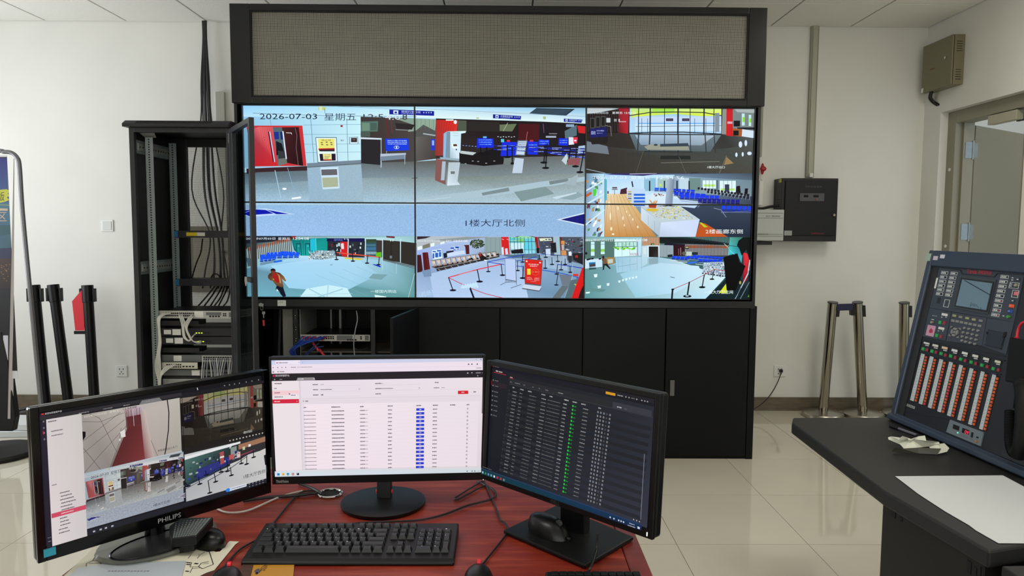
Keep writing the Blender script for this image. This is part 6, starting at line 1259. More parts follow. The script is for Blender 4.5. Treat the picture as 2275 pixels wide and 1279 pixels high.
# liquid crystal screen
fo = quad([c1(650, 285), c1(1185, 352), c1(1062, 860), c1(540, 768)], 'screen_surround', mat('surround_grey', (56, 60, 62), .4), .006)
quad([c1(668, 318), c1(1165, 382), c1(1058, 835), c1(570, 748)], 'screen_bezel', PAND, .0075, parent=fo)
LCD = mat('lcd_glass', (104, 128, 142), .18, spec=.6)
sc_ = quad([c1(690, 345), c1(1140, 405), c1(1048, 805), c1(595, 735)], 'lcd_screen', LCD, .0082, parent=fo)
m_ = MB()
for (a, b) in (((725, 360), (1105, 575)), ((830, 690), (815, 735)), ((850, 700), (838, 745)), ((868, 708), (858, 750)), ((885, 712), (880, 755)), ((905, 718), (912, 752)), ((800, 750), (830, 735)), ((925, 745), (935, 775)), ((965, 765), (975, 790))):
    A, B = np.array(PC(*c1(*a))), np.array(PC(*c1(*b))); d = B-A; w = .0028 if a[0] == 725 else .0012; n = np.array([-d[1], d[0]])/np.linalg.norm(d)*w/2
    m_.slab([(q[0], E-.0082, q[1]) for q in (A+n, B+n, B-n, A-n)], (0, -.0004, 0))
m_.build('screen_lines', mat('lcd_dark', (26, 38, 52), .3), fo, local=True)
def ktext(s, px, py, w, h, mt, base=E-.0024, name='lettering'):
    u, v = PC(px, py); fu, fv = FX(px, py); w *= fu; h *= fv; V, F_, _ = text_tris(s); m_ = MB()
    m_.add([(u+(a-.5)*w, base-.0003, v+(b-.5)*h) for a, b in V], F_); return m_.build(name, mt, K, local=True)
REDT = mat('red_lettering', (214, 44, 50), .5); WHT = mat('white_lettering', (206, 210, 206), .5)
ktext('Tanda', *c1(815, 222), .0345, .0145, REDT); ktext('泰和安科技', *c1(1010, 238), .046, .0145, REDT)
# boxed indicator buttons
def disc_(u, v, y0, t, r, fu, fv, n=16):
    return MB().ring([[(u+r*fu*math.cos(q), y, v+r*fv*math.sin(q)) for q in [6.2832*i/n for i in range(n)]] for y in (y0, y0-t)])
OUT = mat('indicator_outline', (186, 190, 190), .5); KEY = mat('key_face', (46, 50, 58), .4)
def indicator(px, py, w=.0275, h=.0118, dot=None, seed=0):
    u, v = PC(px, py); b = E-.002; fu, fv = FX(px, py); w *= fu; h *= fv
    o = MB().frame(u-w/2, u+w/2, v-h/2, v+h/2, b-.0012, b, .0016).build('indicator_frame', OUT, K, local=True)
    m_ = MB(); r_ = random.Random(seed); x = u-w*.38
    while x < u+w*.08: ww = r_.uniform(.004, .007); m_.box(x, x+ww, b-.0007, b, v-h*.22, v+h*.22); x += ww+.002
    m_.build('indicator_print', WHT, o, local=True)
    disc_(u+w*.32, v, b, .0015, .0021, fu, fv).build('indicator_light', mat('red_light', (190, 40, 50), .3) if dot else HOLE, o, local=True)
s_ = 0
for pts in (((405, 243), (388, 307), (373, 370), (358, 433), (345, 495), (328, 557)), ((545, 253), (525, 320), (510, 385), (495, 447), (480, 512), (465, 575))):
    for p in pts: s_ += 1; indicator(*c1(*p), .0235, .0112, seed=s_)
for i, p in enumerate(((1303, 305), (1285, 377), (1268, 447), (1252, 517), (1235, 588), (1218, 660), (1200, 733), (1185, 802), (1165, 872))):
    s_ += 1; indicator(*c1(*p), dot=i in (5, 7, 8), seed=s_)
cq(*c1(265, 395), .011, .037, 'white_sticker', LABEL, .0025)
m_ = MB(); u, v = PC(*c1(315, 660))
for k in range(7): m_.box(u-.009, u+.009, E-.0026, E-.0018, v+.009-k*.003, v+.0105-k*.003)
m_.build('speaker_slots', HOLE, K, local=True)
u, v = PC(*c1(435, 700)); fu, fv = FX(2100, 680); MB().frame(u-.009*fu, u+.009*fu, v-.0135*fv, v+.0135*fv, E-.0035, E-.002, .0018).build('label_holder', OUT, K, local=True)
cq(*c1(1505, 340), .0135, .009, 'square_key', KEY, .004); cq(*c1(1430, 660), .012, .0085, 'square_key', KEY, .004)
for p in ((1503, 342), (1428, 662), (1420, 318), (1415, 350), (1283, 888)): cq(*c1(*p), .006, .003, 'print_mark', WHT, .0042 if p[0] > 1425 else .0024)
u, v = PC(*c1(1445, 432)); fu, fv = FX(2250, 634); MB().frame(u-.0165*fu, u+.0165*fu, v-.0105*fv, v+.0105*fv, E-.0032, E-.002, .0014).build('key_switch_frame', OUT, K, local=True)
u, v = PC(*c1(1490, 432)); disc_(u, v, E-.001, .008, .0052, *FX(*c1(1490, 432))).build('key_switch', mat('beige_metal', (170, 162, 136), .35, metal=.5), K, local=True)
cq(*c1(1400, 410), .006, .003, 'print_mark', WHT, .0024); cq(*c1(1392, 440), .006, .003, 'print_mark', WHT, .0024)
u, v = PC(*c1(1462, 558)); MB().frame(u-.011*fu, u+.011*fu, v-.013*fv, v+.013*fv, E-.0035, E-.002, .0016).build('guard_frame', OUT, K, local=True)
cq(*c1(1480, 555), .0125, .0135, 'pink_key', mat('pink_key', (206, 110, 116), .4), .006, bevel=.001)
cq(*c1(1410, 740), .0165, .0115, 'orange_key', mat('orange_key', (224, 84, 34), .4), .005, bevel=.001)
cq(*c1(1390, 820), .0155, .011, 'blue_key', mat('blue_key', (36, 70, 160), .4), .005, bevel=.001)
u, v = PC(*c1(1368, 903)); disc_(u, v, E-.001, .007, .0052, *FX(*c1(1368, 903))).build('green_key', mat('green_key', (70, 140, 50), .4), K, local=True)
for p, s in (((1410, 740), '火警'), ((1390, 820), '联动'), ((1368, 903), '启')): ktext(s, *c1(*p), .007 if len(s) > 1 else .004, .0035, WHT, E-.0075)
# key module
GRN = mat('green_button', (40, 150, 70), .4, emit=.12); RDB = mat('red_button', (150, 40, 56), .4)
ktext('输出控制', *c1(255, 885), .017, .003, WHT); cq(*c1(225, 940), .01, .002, 'print_mark', WHT, .0024)
u, v = PC(*c1(225, 985)); disc_(u, v, E-.001, .007, .004, *FX(*c1(225, 985))).build('key_switch', mat('beige_metal', (170, 162, 136), .35, metal=.5), K, local=True)
st = cq(*c1(195, 1108), .0285, .038, 'pink_sticker', mat('pink_sticker', (200, 150, 170), .5), .0026)
u, v = PC(*c1(200, 1108)); MB().slab([(u-.006, E-.0027, v-.009), (u+.012, E-.0027, v-.006), (u+.009, E-.0027, v+.004), (u-.002, E-.0027, v+.009), (u-.01, E-.0027, v)], (0, -.0004, 0)).build('sticker_print', mat('sticker_print', (180, 40, 80), .5), st, local=True)
for lx, ly, gx, gy, rx, ry in ((405, 868, 338, 985, 405, 992), (355, 1073, 290, 1178, 352, 1195)):
    cq(*c1(lx, ly), .0205, .0085, 'name_label', LABEL, .003); cq(*c1(gx, gy), .008, .0115, 'green_button', GRN, .005); cq(*c1(rx, ry), .008, .0115, 'red_button', RDB, .005)
    for dx in (-45, 20): cq(*c1(lx+dx, ly+38), .0045, .0025, 'print_mark', WHT, .0024)
# keypad
KP = mat('keypad_key', (128, 128, 122), .4); KPY = mat('keypad_key_olive', (150, 150, 104), .4)
for i, p in enumerate(((553, 885), (647, 905), (745, 922), (845, 942), (948, 960))): cq(*c1(*p), .0115, .0082, 'keypad_key', KPY if i in (0, 2, 3) else KP, .005, bevel=.0008)
for p in ((533, 960), (597, 970), (660, 983), (727, 997), (793, 1010), (860, 1023), (930, 1037)): cq(*c1(*p), .011, .0085, 'keypad_key', KP, .005, bevel=.0008)
ROWS = [((710, 1070), (775, 1083), (843, 1097), (912, 1110)), ((690, 1135), (757, 1148), (825, 1165), (895, 1180)), ((675, 1197), (742, 1213), (810, 1228), (880, 1245)), ((673, 1258), (727, 1275), (793, 1290), (862, 1308))]
for r_ in ROWS:
    for p in r_:
        u, v = PC(*c1(*p)); disc_(u, v, E-.002, .0045, .0042, *FX(*c1(*p))).build('round_key', KP, K, local=True)
u, v = PC(*c1(563, 1130))
fu, fv = FX(*c1(563, 1130))
disc_(u, v, E-.002, .0045, .0046, fu, fv).build('ring_key', KP, K, local=True)
for k in range(4):
    a0 = math.pi/2*k+math.pi/4+.12; a1 = a0+math.pi/2-.24
    P = [(u+.0125*fu*math.cos(a0+(a1-a0)*i/6), E-.002, v+.0155*fv*math.sin(a0+(a1-a0)*i/6)) for i in range(7)]+[(u+.006*fu*math.cos(a1+(a0-a1)*i/6), E-.002, v+.0075*fv*math.sin(a1+(a0-a1)*i/6)) for i in range(7)]
    MB().slab(P, (0, -.0045, 0)).build('ring_key', KP, K, local=True)
for dx, dz in ((-1, 1), (1, 1), (-1, -1), (1, -1)):
    MB().slab([(u+dx*.0175*fu, E-.002, v+dz*.018*fv), (u+dx*.009*fu, E-.002, v+dz*.018*fv), (u+dx*.0175*fu, E-.002, v+dz*.0105*fv)], (0, -.004, 0)).build('corner_key', KP, K, local=True)
# printer recess
quad([(2196.4, 731.4), (2235.2, 740), (2227.7, 775), (2190, 766.4)], 'printer_cover', mat('printer_cover', (30, 35, 42), .35), .004, bevel=.001)
pline([(2190, 766), (2226, 775), (2235, 742)], .003, base=E-.004)
quad([(2234, 737), (2238, 738), (2236, 748), (2231, 750)], 'cover_tab', HOLE, .006); quad([(2195, 737), (2198, 738), (2197, 743), (2194, 742)], 'cover_tab', HOLE, .006)
# eight button columns
OB = mat('orange_button', (216, 92, 44), .4); OB2 = mat('red_orange_button', (206, 70, 60), .4); STRIP = mat('label_strip', (196, 204, 204), .55); STL = mat('strip_line', (120, 134, 146), .6)
tops = ((387, 265), (483, 295), (587, 326), (693, 357), (803, 390), (918, 427), (1040, 463), (1165, 498)); bots = ((275, 735), (370, 772), (468, 813), (572, 856), (680, 900), (790, 945), (908, 993), (1030, 1045))
gr = ((355, 172), (452, 197), (551, 223), (656, 250), (766, 284), (880, 317), (998, 350), (1122, 388)); rd_ = ((398, 183), (498, 208), (600, 240), (708, 268), (818, 300), (932, 333), (1058, 367), (1180, 402)); lb = ((395, 107), (490, 135), (592, 162), (700, 190), (812, 220), (927, 250), (1045, 283), (1172, 313))
LABC = [(214, 214, 206), (214, 208, 196), (220, 190, 160), (212, 214, 216), (216, 216, 214), (214, 210, 196), (216, 214, 206), (206, 208, 176)]
SRC = {}
for i in range(8):
    a, b = np.array(PC(*c2(*tops[i]))), np.array(PC(*c2(*bots[i]))); n = 16
    pit = np.linalg.norm(b-a)/(n-1); sz = pit*.72; fu, fv = FX(*c2(*tops[i]))
    x0 = (a[0]+b[0])/2-.0135; zt, zb = a[1]+pit*.9, b[1]-pit*.55
    MB().box(a[0]-.0075*fu, a[0]+.0068*fu, E-.0006, E, zb, zt).build('button_channel', HOLE, K, local=True)
    sp_ = MB().box(a[0]-.0205*fu, a[0]-.0078*fu, E-.002, E, zb, zt).build('label_strip', STRIP, K, local=True)
    m_ = MB(); r_ = random.Random(i)
    for k in range(n):
        z = zt-(k+.5)*(zt-zb)/n; m_.box(a[0]-.0185*fu, a[0]-.0185*fu+r_.uniform(.006, .014), E-.0023, E-.002, z, z+.0012); m_.box(a[0]-.0205*fu, a[0]-.0078*fu, E-.0022, E-.002, z+pit*.45, z+pit*.45+.0004)
    m_.build('strip_print', STL, sp_, local=True)
    for k in range(n):
        mt = OB2 if random.random() < .3 and i < 5 else OB; u = a[0]; v = a[1]+(b[1]-a[1])*k/(n-1)
        if mt.name not in SRC:
            o = MB().slab([(-.0031*fu, 0, -sz/2), (.0031*fu, 0, -sz/2), (.0031*fu, 0, sz/2), (-.0031*fu, 0, sz/2)], (0, -.003, 0)).build('orange_button', mt, K, local=True); SRC[mt.name] = o
        else: o = SRC[mt.name].copy(); COL.objects.link(o); o.parent = K
        o.location = (u, E, v)
    cq(*c2(*gr[i]), .0088, .0105, 'green_button', GRN, .004); cq(*c2(*rd_[i]), .0088, .0105, 'red_button', RDB, .004)
    o = cq(*c2(*lb[i]), .0205, .0085, 'name_label', mat('label_tone_%s' % 'abcdefgh'[i], LABC[i], .6), .003)
    pline([c2(lb[i][0]-12, lb[i][1]+24), c2(lb[i][0]+22, lb[i][1]+32)], .003, 'print_mark', WHT)
    pline([c2(lb[i][0]+44, lb[i][1]-25), c2(lb[i][0]+18, lb[i][1]+95)], .0012)
pline([c2(320, 205), c2(1200, 450)], .003); pline([c2(350, 85), c2(1245, 300)], .003); pline([c2(345, 70), c2(1250, 250)], .0018)
quad([c2(1103, 425), c2(1158, 440), c2(1155, 458), c2(1100, 445)], 'strip_end', mat('strip_end_navy', (44, 46, 90), .5), .0025)
m_ = MB(); a, b = np.array(PC(*c2(298, 232))), np.array(PC(*c2(182, 705)))
for k in range(34): u, v = a+(b-a)*k/33; m_.box(u-.0012, u+.0012, E-.0012, E, v-.0012, v+.0012)
m_.build('perforation_marks', WHT, K, local=True, kind='stuff')
ktext('总线控制盘', *c2(215, 797), .031, .0105, WHT, E-.0002)
pline([c2(120, 850), c2(650, 940)], .002, base=E)
# grey power module
gm = quad([c2(655, 945), c2(1022, 1085), c2(985, 1235), c2(612, 1080)], 'power_module', mat('module_grey', (110, 120, 126), .4), .004)
def mq(pts, name, mt, t=.0046): return quad([c2(*p) for p in pts], name, mt, t, parent=gm)
mq([(692, 995), (760, 1020), (752, 1068), (684, 1042)], 'segment_window', HOLE); mq([(792, 1035), (866, 1062), (858, 1112), (784, 1086)], 'segment_window', HOLE)
ktext('09', *c2(838, 1085), .014, .013, mat('red_digits', (230, 40, 70), .4, emit=1.5), E-.0047, 'red_digits')
mq([(897, 1083), (912, 1088), (902, 1142), (887, 1136)], 'rocker_switch', PAND, .007); mq([(953, 1130), (968, 1135), (964, 1150), (948, 1146)], 'knob', PAND, .007); mq([(937, 1172), (957, 1178), (953, 1196), (934, 1190)], 'orange_knob', mat('orange_knob', (190, 120, 60), .4), .008)
u, v = PC(*c2(742, 1090)); MB().tube([(u, E-.004, v), (u, E-.0065, v)], .0022, 10).build('green_light', mat('green_light', (110, 220, 190), .4, emit=.9), gm, local=True)
m_ = MB(); A, B = np.array(PC(*c2(765, 1108))), np.array(PC(*c2(900, 1165)))
for k in range(9): u, v = A+(B-A)*k/8; m_.box(u-.0014, u+.0014, E-.0046, E-.004, v-.0006, v+.0006)
m_.build('print_marks', mat('dark_print', (60, 62, 62), .5), gm, local=True)
# corner stickers on the navy frame
for (x, y, w, h, c) in ((2062.5, 571, .0165, .028, (150, 176, 160)), (2078.5, 573, .0155, .015, (196, 186, 200)), (2094, 569.5, .0155, .0135, (206, 206, 206))):
    u, v = PC(x, y, 0); fu, fv = FX(x, y); w *= fu; MB().box(u-w/2, u+w/2, -.0008, 0, v-h/2, v+h/2).build('sticker', mat('sticker_%d' % c[0], c, .6), K, local=True)
# black handset panel with phone and red coiled cord
def PW(px, py, dep=0.0): # world point on the panel plane raised by -dep
    c = P0+_y*dep; return hit(px, py, _y, c)
H = thing('alarm_handset', 'black telephone handset with thick coiled cord on console right edge', 'telephone', tuple(PW(2262, 950, -.02)))
MB().tube(crom([PW(2268, 850, -.03), PW(2272, 880, -.045), PW(2273, 930, -.05), PW(2268, 985, -.045), PW(2262, 1012, -.03)]), .02, 14).build('grip', mat('handset_black', (16, 16, 17), .6, spec=.2), H, smooth=True)
MB().tube([PW(2262, 1000, -.0), PW(2262, 1003, -.04)], .019, 16).build('mouthpiece', mat('handset_black', (16, 16, 17), .6, spec=.2), H, bevel=.003)
MB().tube([PW(2270, 852, -.0), PW(2270, 855, -.045)], .019, 16).build('earpiece', mat('handset_black', (16, 16, 17), .6, spec=.2), H, bevel=.003)
def coil(path, R, r, turns, nper=12):
    P = crom(path, 20); P = [np.array(p) for p in P]; L = [0]
    for a, b in zip(P[:-1], P[1:]): L.append(L[-1]+np.linalg.norm(b-a))
    out = []; N = turns*nper; up = None
    for i in range(N+1):
        s = L[-1]*i/N; j = min(max(np.searchsorted(L, s)-1, 0), len(P)-2); f_ = (s-L[j])/(L[j+1]-L[j]+1e-9); c = P[j]+(P[j+1]-P[j])*f_
        t_ = P[j+1]-P[j]; t_ /= np.linalg.norm(t_)+1e-9
        if up is None: up = np.array([.3, .2, .9])
        a = up-t_*(up@t_); a /= np.linalg.norm(a); b = np.cross(t_, a); up = a; q = 2*math.pi*i/nper
        out.append(c+(a*math.cos(q)+b*math.sin(q))*R)
    return MB().tube(out, r, 6)
coil([PW(2243, 912, -.012), PW(2242, 950, -.014), PW(2243, 985, -.014), PW(2250, 1006, -.014), PW(2262, 1008, -.016)], .011, .0024, 38).build('coiled_cord', mat('handset_black', (16, 16, 17), .6, spec=.2), H, smooth=True)
R_ = thing('red_handset', 'red coiled cord of black emergency phone at the right frame edge', 'telephone', tuple(PW(2262, 770, -.02)))
MB().tube(crom([PW(2285, 713, -.02), PW(2270, 718, -.022), PW(2262, 732, -.02), PW(2259, 750, -.02)]), .004, 10).build('straight_cord', mat('red_cord', (196, 26, 44), .4), R_, smooth=True)
coil([PW(2259, 748, -.02), PW(2256, 762, -.02), PW(2250, 778, -.02), PW(2247, 793, -.02), PW(2254, 803, -.02), PW(2263, 797, -.02), PW(2262, 775, -.024), PW(2260, 762, -.024)], .0052, .0021, 34, 10).build('coiled_cord', mat('red_cord', (196, 26, 44), .4), R_, smooth=True)
P = [PW(x, y, -.004) for x, y in ((2263, 752), (2300, 760), (2300, 860), (2252, 850))]
MB().slab([P[3], P[2], P[1], P[0]], -_y*.03).build('phone_body', mat('handset_black', (16, 16, 17), .6, spec=.2), R_, bevel=.003)
m_ = MB()
for a, b in (((2262, 818), (2252, 905)), ((2252, 905), (2275, 935)), ((2258, 880), (2275, 890))): m_.tube([PW(*a, .004), PW(*b, .004)], .0022, 6)
m_.build('cradle_seam', HOLE, R_)

# pen, torn packet, sheet of paper on the console desk
t = thing('pen', 'black and grey pen lying at the foot of the alarm console', 'pen', tuple(onz(2008, 957, DT)))
a, b = onz(1978, 945, DT+.006), onz(2042, 968, DT+.006); d = b-a
MB().tube([a, a+d*.3], .0062, 12).build('cap', BLKP, t); MB().tube([a+d*.3, a+d*.92], .005, 12).build('barrel', mat('pen_grey', (110, 110, 118), .25, metal=.3), t); MB().tube([a+d*.92, b], .004, 10, r2=.001).build('tip', BLKP, t)
t = thing('torn_packet', 'torn crumpled white paper packet lying on the black console desk', 'packet', tuple(onz(2035, 1000, DT)))
def cr(pts, name, mt):
    P = [onz(x, y, DT+z) for x, y, z in pts]; c = sum(P)/len(P)+np.array([0, 0, .006]); n = len(P)
    MB().add(P+[c]+[p+np.array([0, 0, -.0015]) for p in P], [(i, (i+1) % n, n) for i in range(n)]+[((i+1) % n+n+1, i+n+1, n+1+(i+2) % n) for i in range(0)]).build(name, mt, t)
FO = mat('foil_white', (206, 208, 190), .5)
cr([(1973, 971, .03), (1979, 969, .035), (1997, 977, .035), (2001, 971, .045), (2005, 968, .05), (2016, 973, .045), (2018, 977, .04), (2024, 978, .04), (2040, 969, .05), (2055, 967, .055), (2058, 979, .045), (2072, 980, .04), (2086, 981, .035), (2088, 987, .03), (2066, 991, .02), (2038, 994, .02), (2008, 996, .015), (2000, 987, .02), (1988, 982, .02), (1974, 976, .025)], 'torn_top', FO)
cr([(2064, 992, .02), (2085, 986, .03), (2098, 984, .03), (2109, 995, .02), (2104, 1003, .01), (2084, 1008, .006), (2078, 1008, .004), (2070, 1000, .012)], 'torn_side', FO)
PK = mat('packet_dark', (66, 66, 56), .5)
P = [onz(x, y, DT+z) for x, y, z in ((1981, 1003, .004), (1988, 994, .02), (2003, 996, .018), (2040, 994, .022), (2091, 996, .02), (2083, 1009, .006), (2040, 1007, .004))]
MB().add(P, [(0, 1, 2), (0, 2, 6), (2, 3, 6), (3, 4, 5), (3, 5, 6)]).build('packet_back', PK, t)
PS = thing('paper_sheet', 'large white sheet with faint print on the console desk', 'paper', tuple(onz(2150, 1110, DT)))
pts = [(1989, 1058), (2110, 1057.5), (2228, 1056), (2275, 1081), (2300, 1094), (2300, 1207), (2218, 1206.5), (2196, 1194), (2168, 1178), (2152, 1166), (2100, 1136), (2040, 1097)]
MB().slab([onz(x, y, DT+.0015+(.006 if x > 2220 and y < 1100 else 0)) for x, y in pts], (0, 0, .0008)).build('sheet', mat('sheet_paper', (196, 198, 198), .75), PS)
m_ = MB(); r_ = random.Random(3)
def mark(x, y, L_, sl):
    a, b = onz(x, y, DT+.0026), onz(x+L_, y+L_*sl, DT+.0026); m_.slab([a, b, b+np.array([0, -.0022, 0]), a+np.array([0, -.0022, 0])], (0, 0, .0002))
for k in range(6):
    for j in range(4): mark(2040+k*11+j*26, 1071+k*3.5+j*2.2, r_.uniform(12, 21), .36)
for k in range(5): mark(2244+k*4, 1134+k*3, 24, .35)
m_.build('faint_print', mat('faint_print', (138, 142, 144), .8), PS, kind='stuff')

# ================================================================ red wooden desk
DPL = mat('device_black_plastic', (11, 12, 13), .45, spec=.3)
WOOD = bpy.data.materials.new('red_wood'); WOOD.use_nodes = True; nt = WOOD.node_tree; bs = nt.nodes['Principled BSDF']
tc = nt.nodes.new('ShaderNodeTexCoord'); mp = nt.nodes.new('ShaderNodeMapping'); mp.inputs['Scale'].default_value = (1.6, 14, 6); nt.links.new(tc.outputs['Object'], mp.inputs[0])
n1 = nt.nodes.new('ShaderNodeTexNoise'); n1.inputs['Scale'].default_value = 2.4; n1.inputs['Detail'].default_value = 8; n1.inputs['Distortion'].default_value = 1.2; nt.links.new(mp.outputs[0], n1.inputs[0])
cr_ = nt.nodes.new('ShaderNodeValToRGB'); nt.links.new(n1.outputs[0], cr_.inputs[0])
e = cr_.color_ramp.elements; e[0].position = .3; e[0].color = (*lin((110, 30, 18)), 1); e[1].position = .72; e[1].color = (*lin((152, 62, 40)), 1)
e2 = cr_.color_ramp.elements.new(.5); e2.color = (*lin((126, 42, 27)), 1)
nt.links.new(cr_.outputs[0], bs.inputs['Base Color']); bs.inputs['Roughness'].default_value = .42; bs.inputs['Specular IOR Level'].default_value = .3
WOODE = mat('red_wood_edge', (112, 36, 30), .3, noise=.1, nscale=12, stretch=(1, 6, 1))
DX0, DX1, DY0_, DY1_ = -.905, .307, 1.05, 2.12
RD = thing('wooden_desk', 'red wooden office desk holding three monitors in the foreground', 'desk', (-.3, 1.6, 0))
MB().box(DX0+.045, DX1-.045, DY0_+.045, DY1_-.045, .722, .75).build('desk_top', WOOD, RD)
e_ = MB(); e_.box(DX0, DX0+.0435, DY0_, DY1_, .715, .751).box(DX1-.0435, DX1, DY0_, DY1_, .715, .751).box(DX0+.0435, DX1-.0435, DY1_-.0435, DY1_, .715, .751).box(DX0+.0435, DX1-.0435, DY0_, DY0_+.0435, .715, .751)
e_.build('edge_band', WOODE, RD, bevel=.003)
MB().box(DX0+.02, DX0+.05, DY0_+.04, DY1_-.05, 0, .715).build('side_panel', WOODE, RD); MB().box(DX1-.05, DX1-.02, DY0_+.04, DY1_-.05, 0, .715).build('side_panel', WOODE, RD)
MB().box(DX0+.05, DX1-.05, DY1_-.12, DY1_-.1, .1, .715).build('back_panel', WOODE, RD)
g = onz(733, 1097, .751); gm_ = MB().tube([g+np.array([.031*math.cos(q), .031*math.sin(q), .002]) for q in [6.2832*i/32 for i in range(32)]], .0034, 8, closed=True).build('cable_grommet', CHROME, RD, smooth=True)
MB().lathe((g[0], g[1], .7506), [(.029, 0), (.029, .0006)], 28).build('grommet_hole', HOLE, gm_)

# ---------------------------------------------------------------- monitors
def pose_M(c, a, t, ro, s=1.0):
    c = np.array(CC)+(np.array(c)-CC)*s
    r = np.array([math.cos(a), math.sin(a), 0]); n = np.array([-math.sin(a), math.cos(a), 0]); u = np.array([0, 0, 1])*math.cos(t)+n*math.sin(t)
    r2 = r*math.cos(ro)+u*math.sin(ro); u2 = u*math.cos(ro)-r*math.sin(ro); y = np.cross(u2, r2)
    return Matrix(((r2[0], y[0], u2[0], c[0]), (r2[1], y[1], u2[1], c[1]), (r2[2], y[2], u2[2], c[2]), (0, 0, 0, 1)))
def monitor(name, label, M_, w, h, bl, br, bt, bb, thick, pic, mt, step=1e-5):
    t = thing(name, label, 'monitor', M=M_, group='three monitors on the red desk')
    x0, x1, z0, z1 = -w/2-bl, w/2+br, -h/2-bb, h/2+bt
    MB().box(x0, x1, .004, thick, z0, z1).build('back_shell', mt, t, local=True, bevel=.006)
    f = MB(); f.box(x0, -w/2, -.004, .006, z0, z1).box(w/2, x1, -.004, .006, z0, z1).box(-w/2, w/2, -.004, .006, z0, -h/2).box(-w/2, w/2, -.004, .006, h/2, z1)
    f.build('bezel', mt, t, local=True, bevel=.0015)
    o, rx, ry, rz = [np.array(M_.col[i][:3]) for i in (3, 0, 1, 2)]
    def tl(px, py): q = hit(px, py, ry, o)-o; return float(q@rx), float(q@rz)
    pic_mesh(pic, tl, (-w/2, w/2, -h/2, h/2), 'screen', t, .002, step=step)
    MB().box(-w/2, w/2, .0022, .006, -h/2, h/2).build('panel_backing', HOLE, t, local=True)
    return t, tl
def mon_text(t, tl, s, px0, py0, px1, py1, mt, name='brand_lettering'):
    a, b = tl(px0, py1), tl(px1, py0); v, F_, _ = text_tris(s); x0, x1 = a[0], b[0]; zc = (a[1]+b[1])/2
    a0 = tl((px0+px1)/2, py0)[1]; b0 = tl((px0+px1)/2, py1)[1]
    return v, F_, x0, x1
def put_text(t, s, xc, zc, w, h, mt, name='brand_lettering', y=-.0043):
    v, F_, _ = text_tris(s); m_ = MB(); m_.add([(xc+(a-.5)*w, y, zc+(b-.5)*h) for a, b in v], F_); return m_.build(name, mt, t, local=True)
SILV = mat('silver_print', (170, 170, 172), .4)

# --- centre monitor picture (event list)
pl_ = Pic(); pl_.frame(rc(0, 0, 1920, 1080), [(601.0, 800.4), (1075.5, 792.2), (1068.4, 1048.1), (613, 1056.7)])
def b5(x, y): return (590+x/4.264, 780+y/4.264)
pl_.r(0, 0, 1920, 1080, [(236, 226, 238), (240, 228, 234), (226, 214, 220), (226, 218, 226)])
pl_.r(0, 0, 1920, 46, [(196, 204, 236), (206, 206, 226), (214, 214, 232), (206, 214, 244)]); pl_.r(40, 4, 262, 40, (238, 230, 246)); pl_.r(0, 42, 1920, 122, (240, 226, 238)); pl_.r(0, 84, 1920, 85.5, (220, 208, 220))
r5 = random.Random(12)
pl_.dashes(70, 24, 150, 9, (120, 110, 120), r5); pl_.ell(56, 24, 6, 6, (150, 60, 110)); pl_.ell(20, 24, 11, 10, (206, 220, 240)); pl_.ell(252, 24, 3, 3, (110, 100, 110)); pl_.ell(285, 24, 5, 5, (170, 176, 200))
for x in (20, 60, 98, 132): pl_.ell(x, 66, 5, 5, (130, 120, 130))
pl_.dashes(180, 66, 225, 8, (140, 130, 140), r5); pl_.dashes(236, 66, 370, 8, (190, 176, 186), r5); pl_.r(12, 98, 26, 112, (150, 140, 150)); pl_.ell(62, 104, 6, 6, (130, 120, 130)); pl_.dashes(78, 104, 118, 9, (120, 110, 120), r5)
for x in (1782, 1812, 1860): pl_.ell(x, 66, 7, 6, (90, 84, 96))
pl_.dashes(1850, 102, 1900, 9, (170, 160, 170), r5); pl_.ell(1850, 24, 3, 3, (110, 110, 120)); pl_.ell(1892, 24, 5, 5, (120, 120, 130))
pl_.r(0, 121, 1920, 188, (38, 32, 38)); pl_.ell(22, 140, 10, 9, (206, 30, 80)); pl_.text('综合安防管理平台', 36, 130, 162, 149, (226, 216, 222)); pl_.dashes(72, 174, 96, 9, (150, 144, 146), r5); pl_.ell(28, 174, 6, 6, (150, 144, 146))
pl_.poly([(222, 188), (236, 160), (386, 160), (396, 188)], (140, 134, 138)); pl_.dashes(238, 174, 290, 11, (240, 236, 238), r5); pl_.ell(384, 172, 5, 5, (226, 220, 226))
pl_.text('admin', 1850, 138, 1894, 150, (216, 210, 214)); pl_.ell(1776, 146, 7, 6, (190, 186, 190)); pl_.ell(1814, 144, 6, 5, (190, 186, 190)); pl_.ell(1868, 172, 6, 5, (170, 166, 170)); pl_.ell(1908, 146, 3, 3, (190, 186, 190))
pl_.r(0, 188, 246, 1028, (238, 228, 232)); pl_.r(246, 188, 252, 1028, (220, 206, 216)); pl_.r(252, 188, 262, 1028, (226, 214, 222)); pl_.dashes(26, 211, 90, 11, (90, 80, 90), r5); pl_.dashes(20, 255, 44, 11, (120, 110, 118), r5); pl_.r(0, 276, 240, 318, (246, 206, 212)); pl_.dashes(20, 296, 70, 11, (150, 110, 118), r5); pl_.dashes(20, 334, 96, 11, (140, 130, 134), r5)
pl_.r(160, 306, 226, 332, (240, 232, 240)); pl_.dashes(170, 320, 214, 10, (130, 110, 130), r5); pl_.poly([(152, 296), (154, 318), (160, 312), (168, 314)], (60, 50, 70))
pl_.r(0, 356, 241, 394, (214, 38, 66)); pl_.dashes(18, 376, 68, 12, (250, 206, 214), r5); pl_.ell(222, 376, 5, 3, (250, 200, 210)); pl_.r(1912, 190, 1920, 520, (120, 110, 116))
for v_, cols in ((226, ((370, 418), (938, 990))), (273, ((372, 420), (938, 990))), (321, ((372, 420), (938, 990)))):
    for a_, b_ in cols: pl_.dashes(a_, v_, b_, 10, (90, 80, 90), r5)
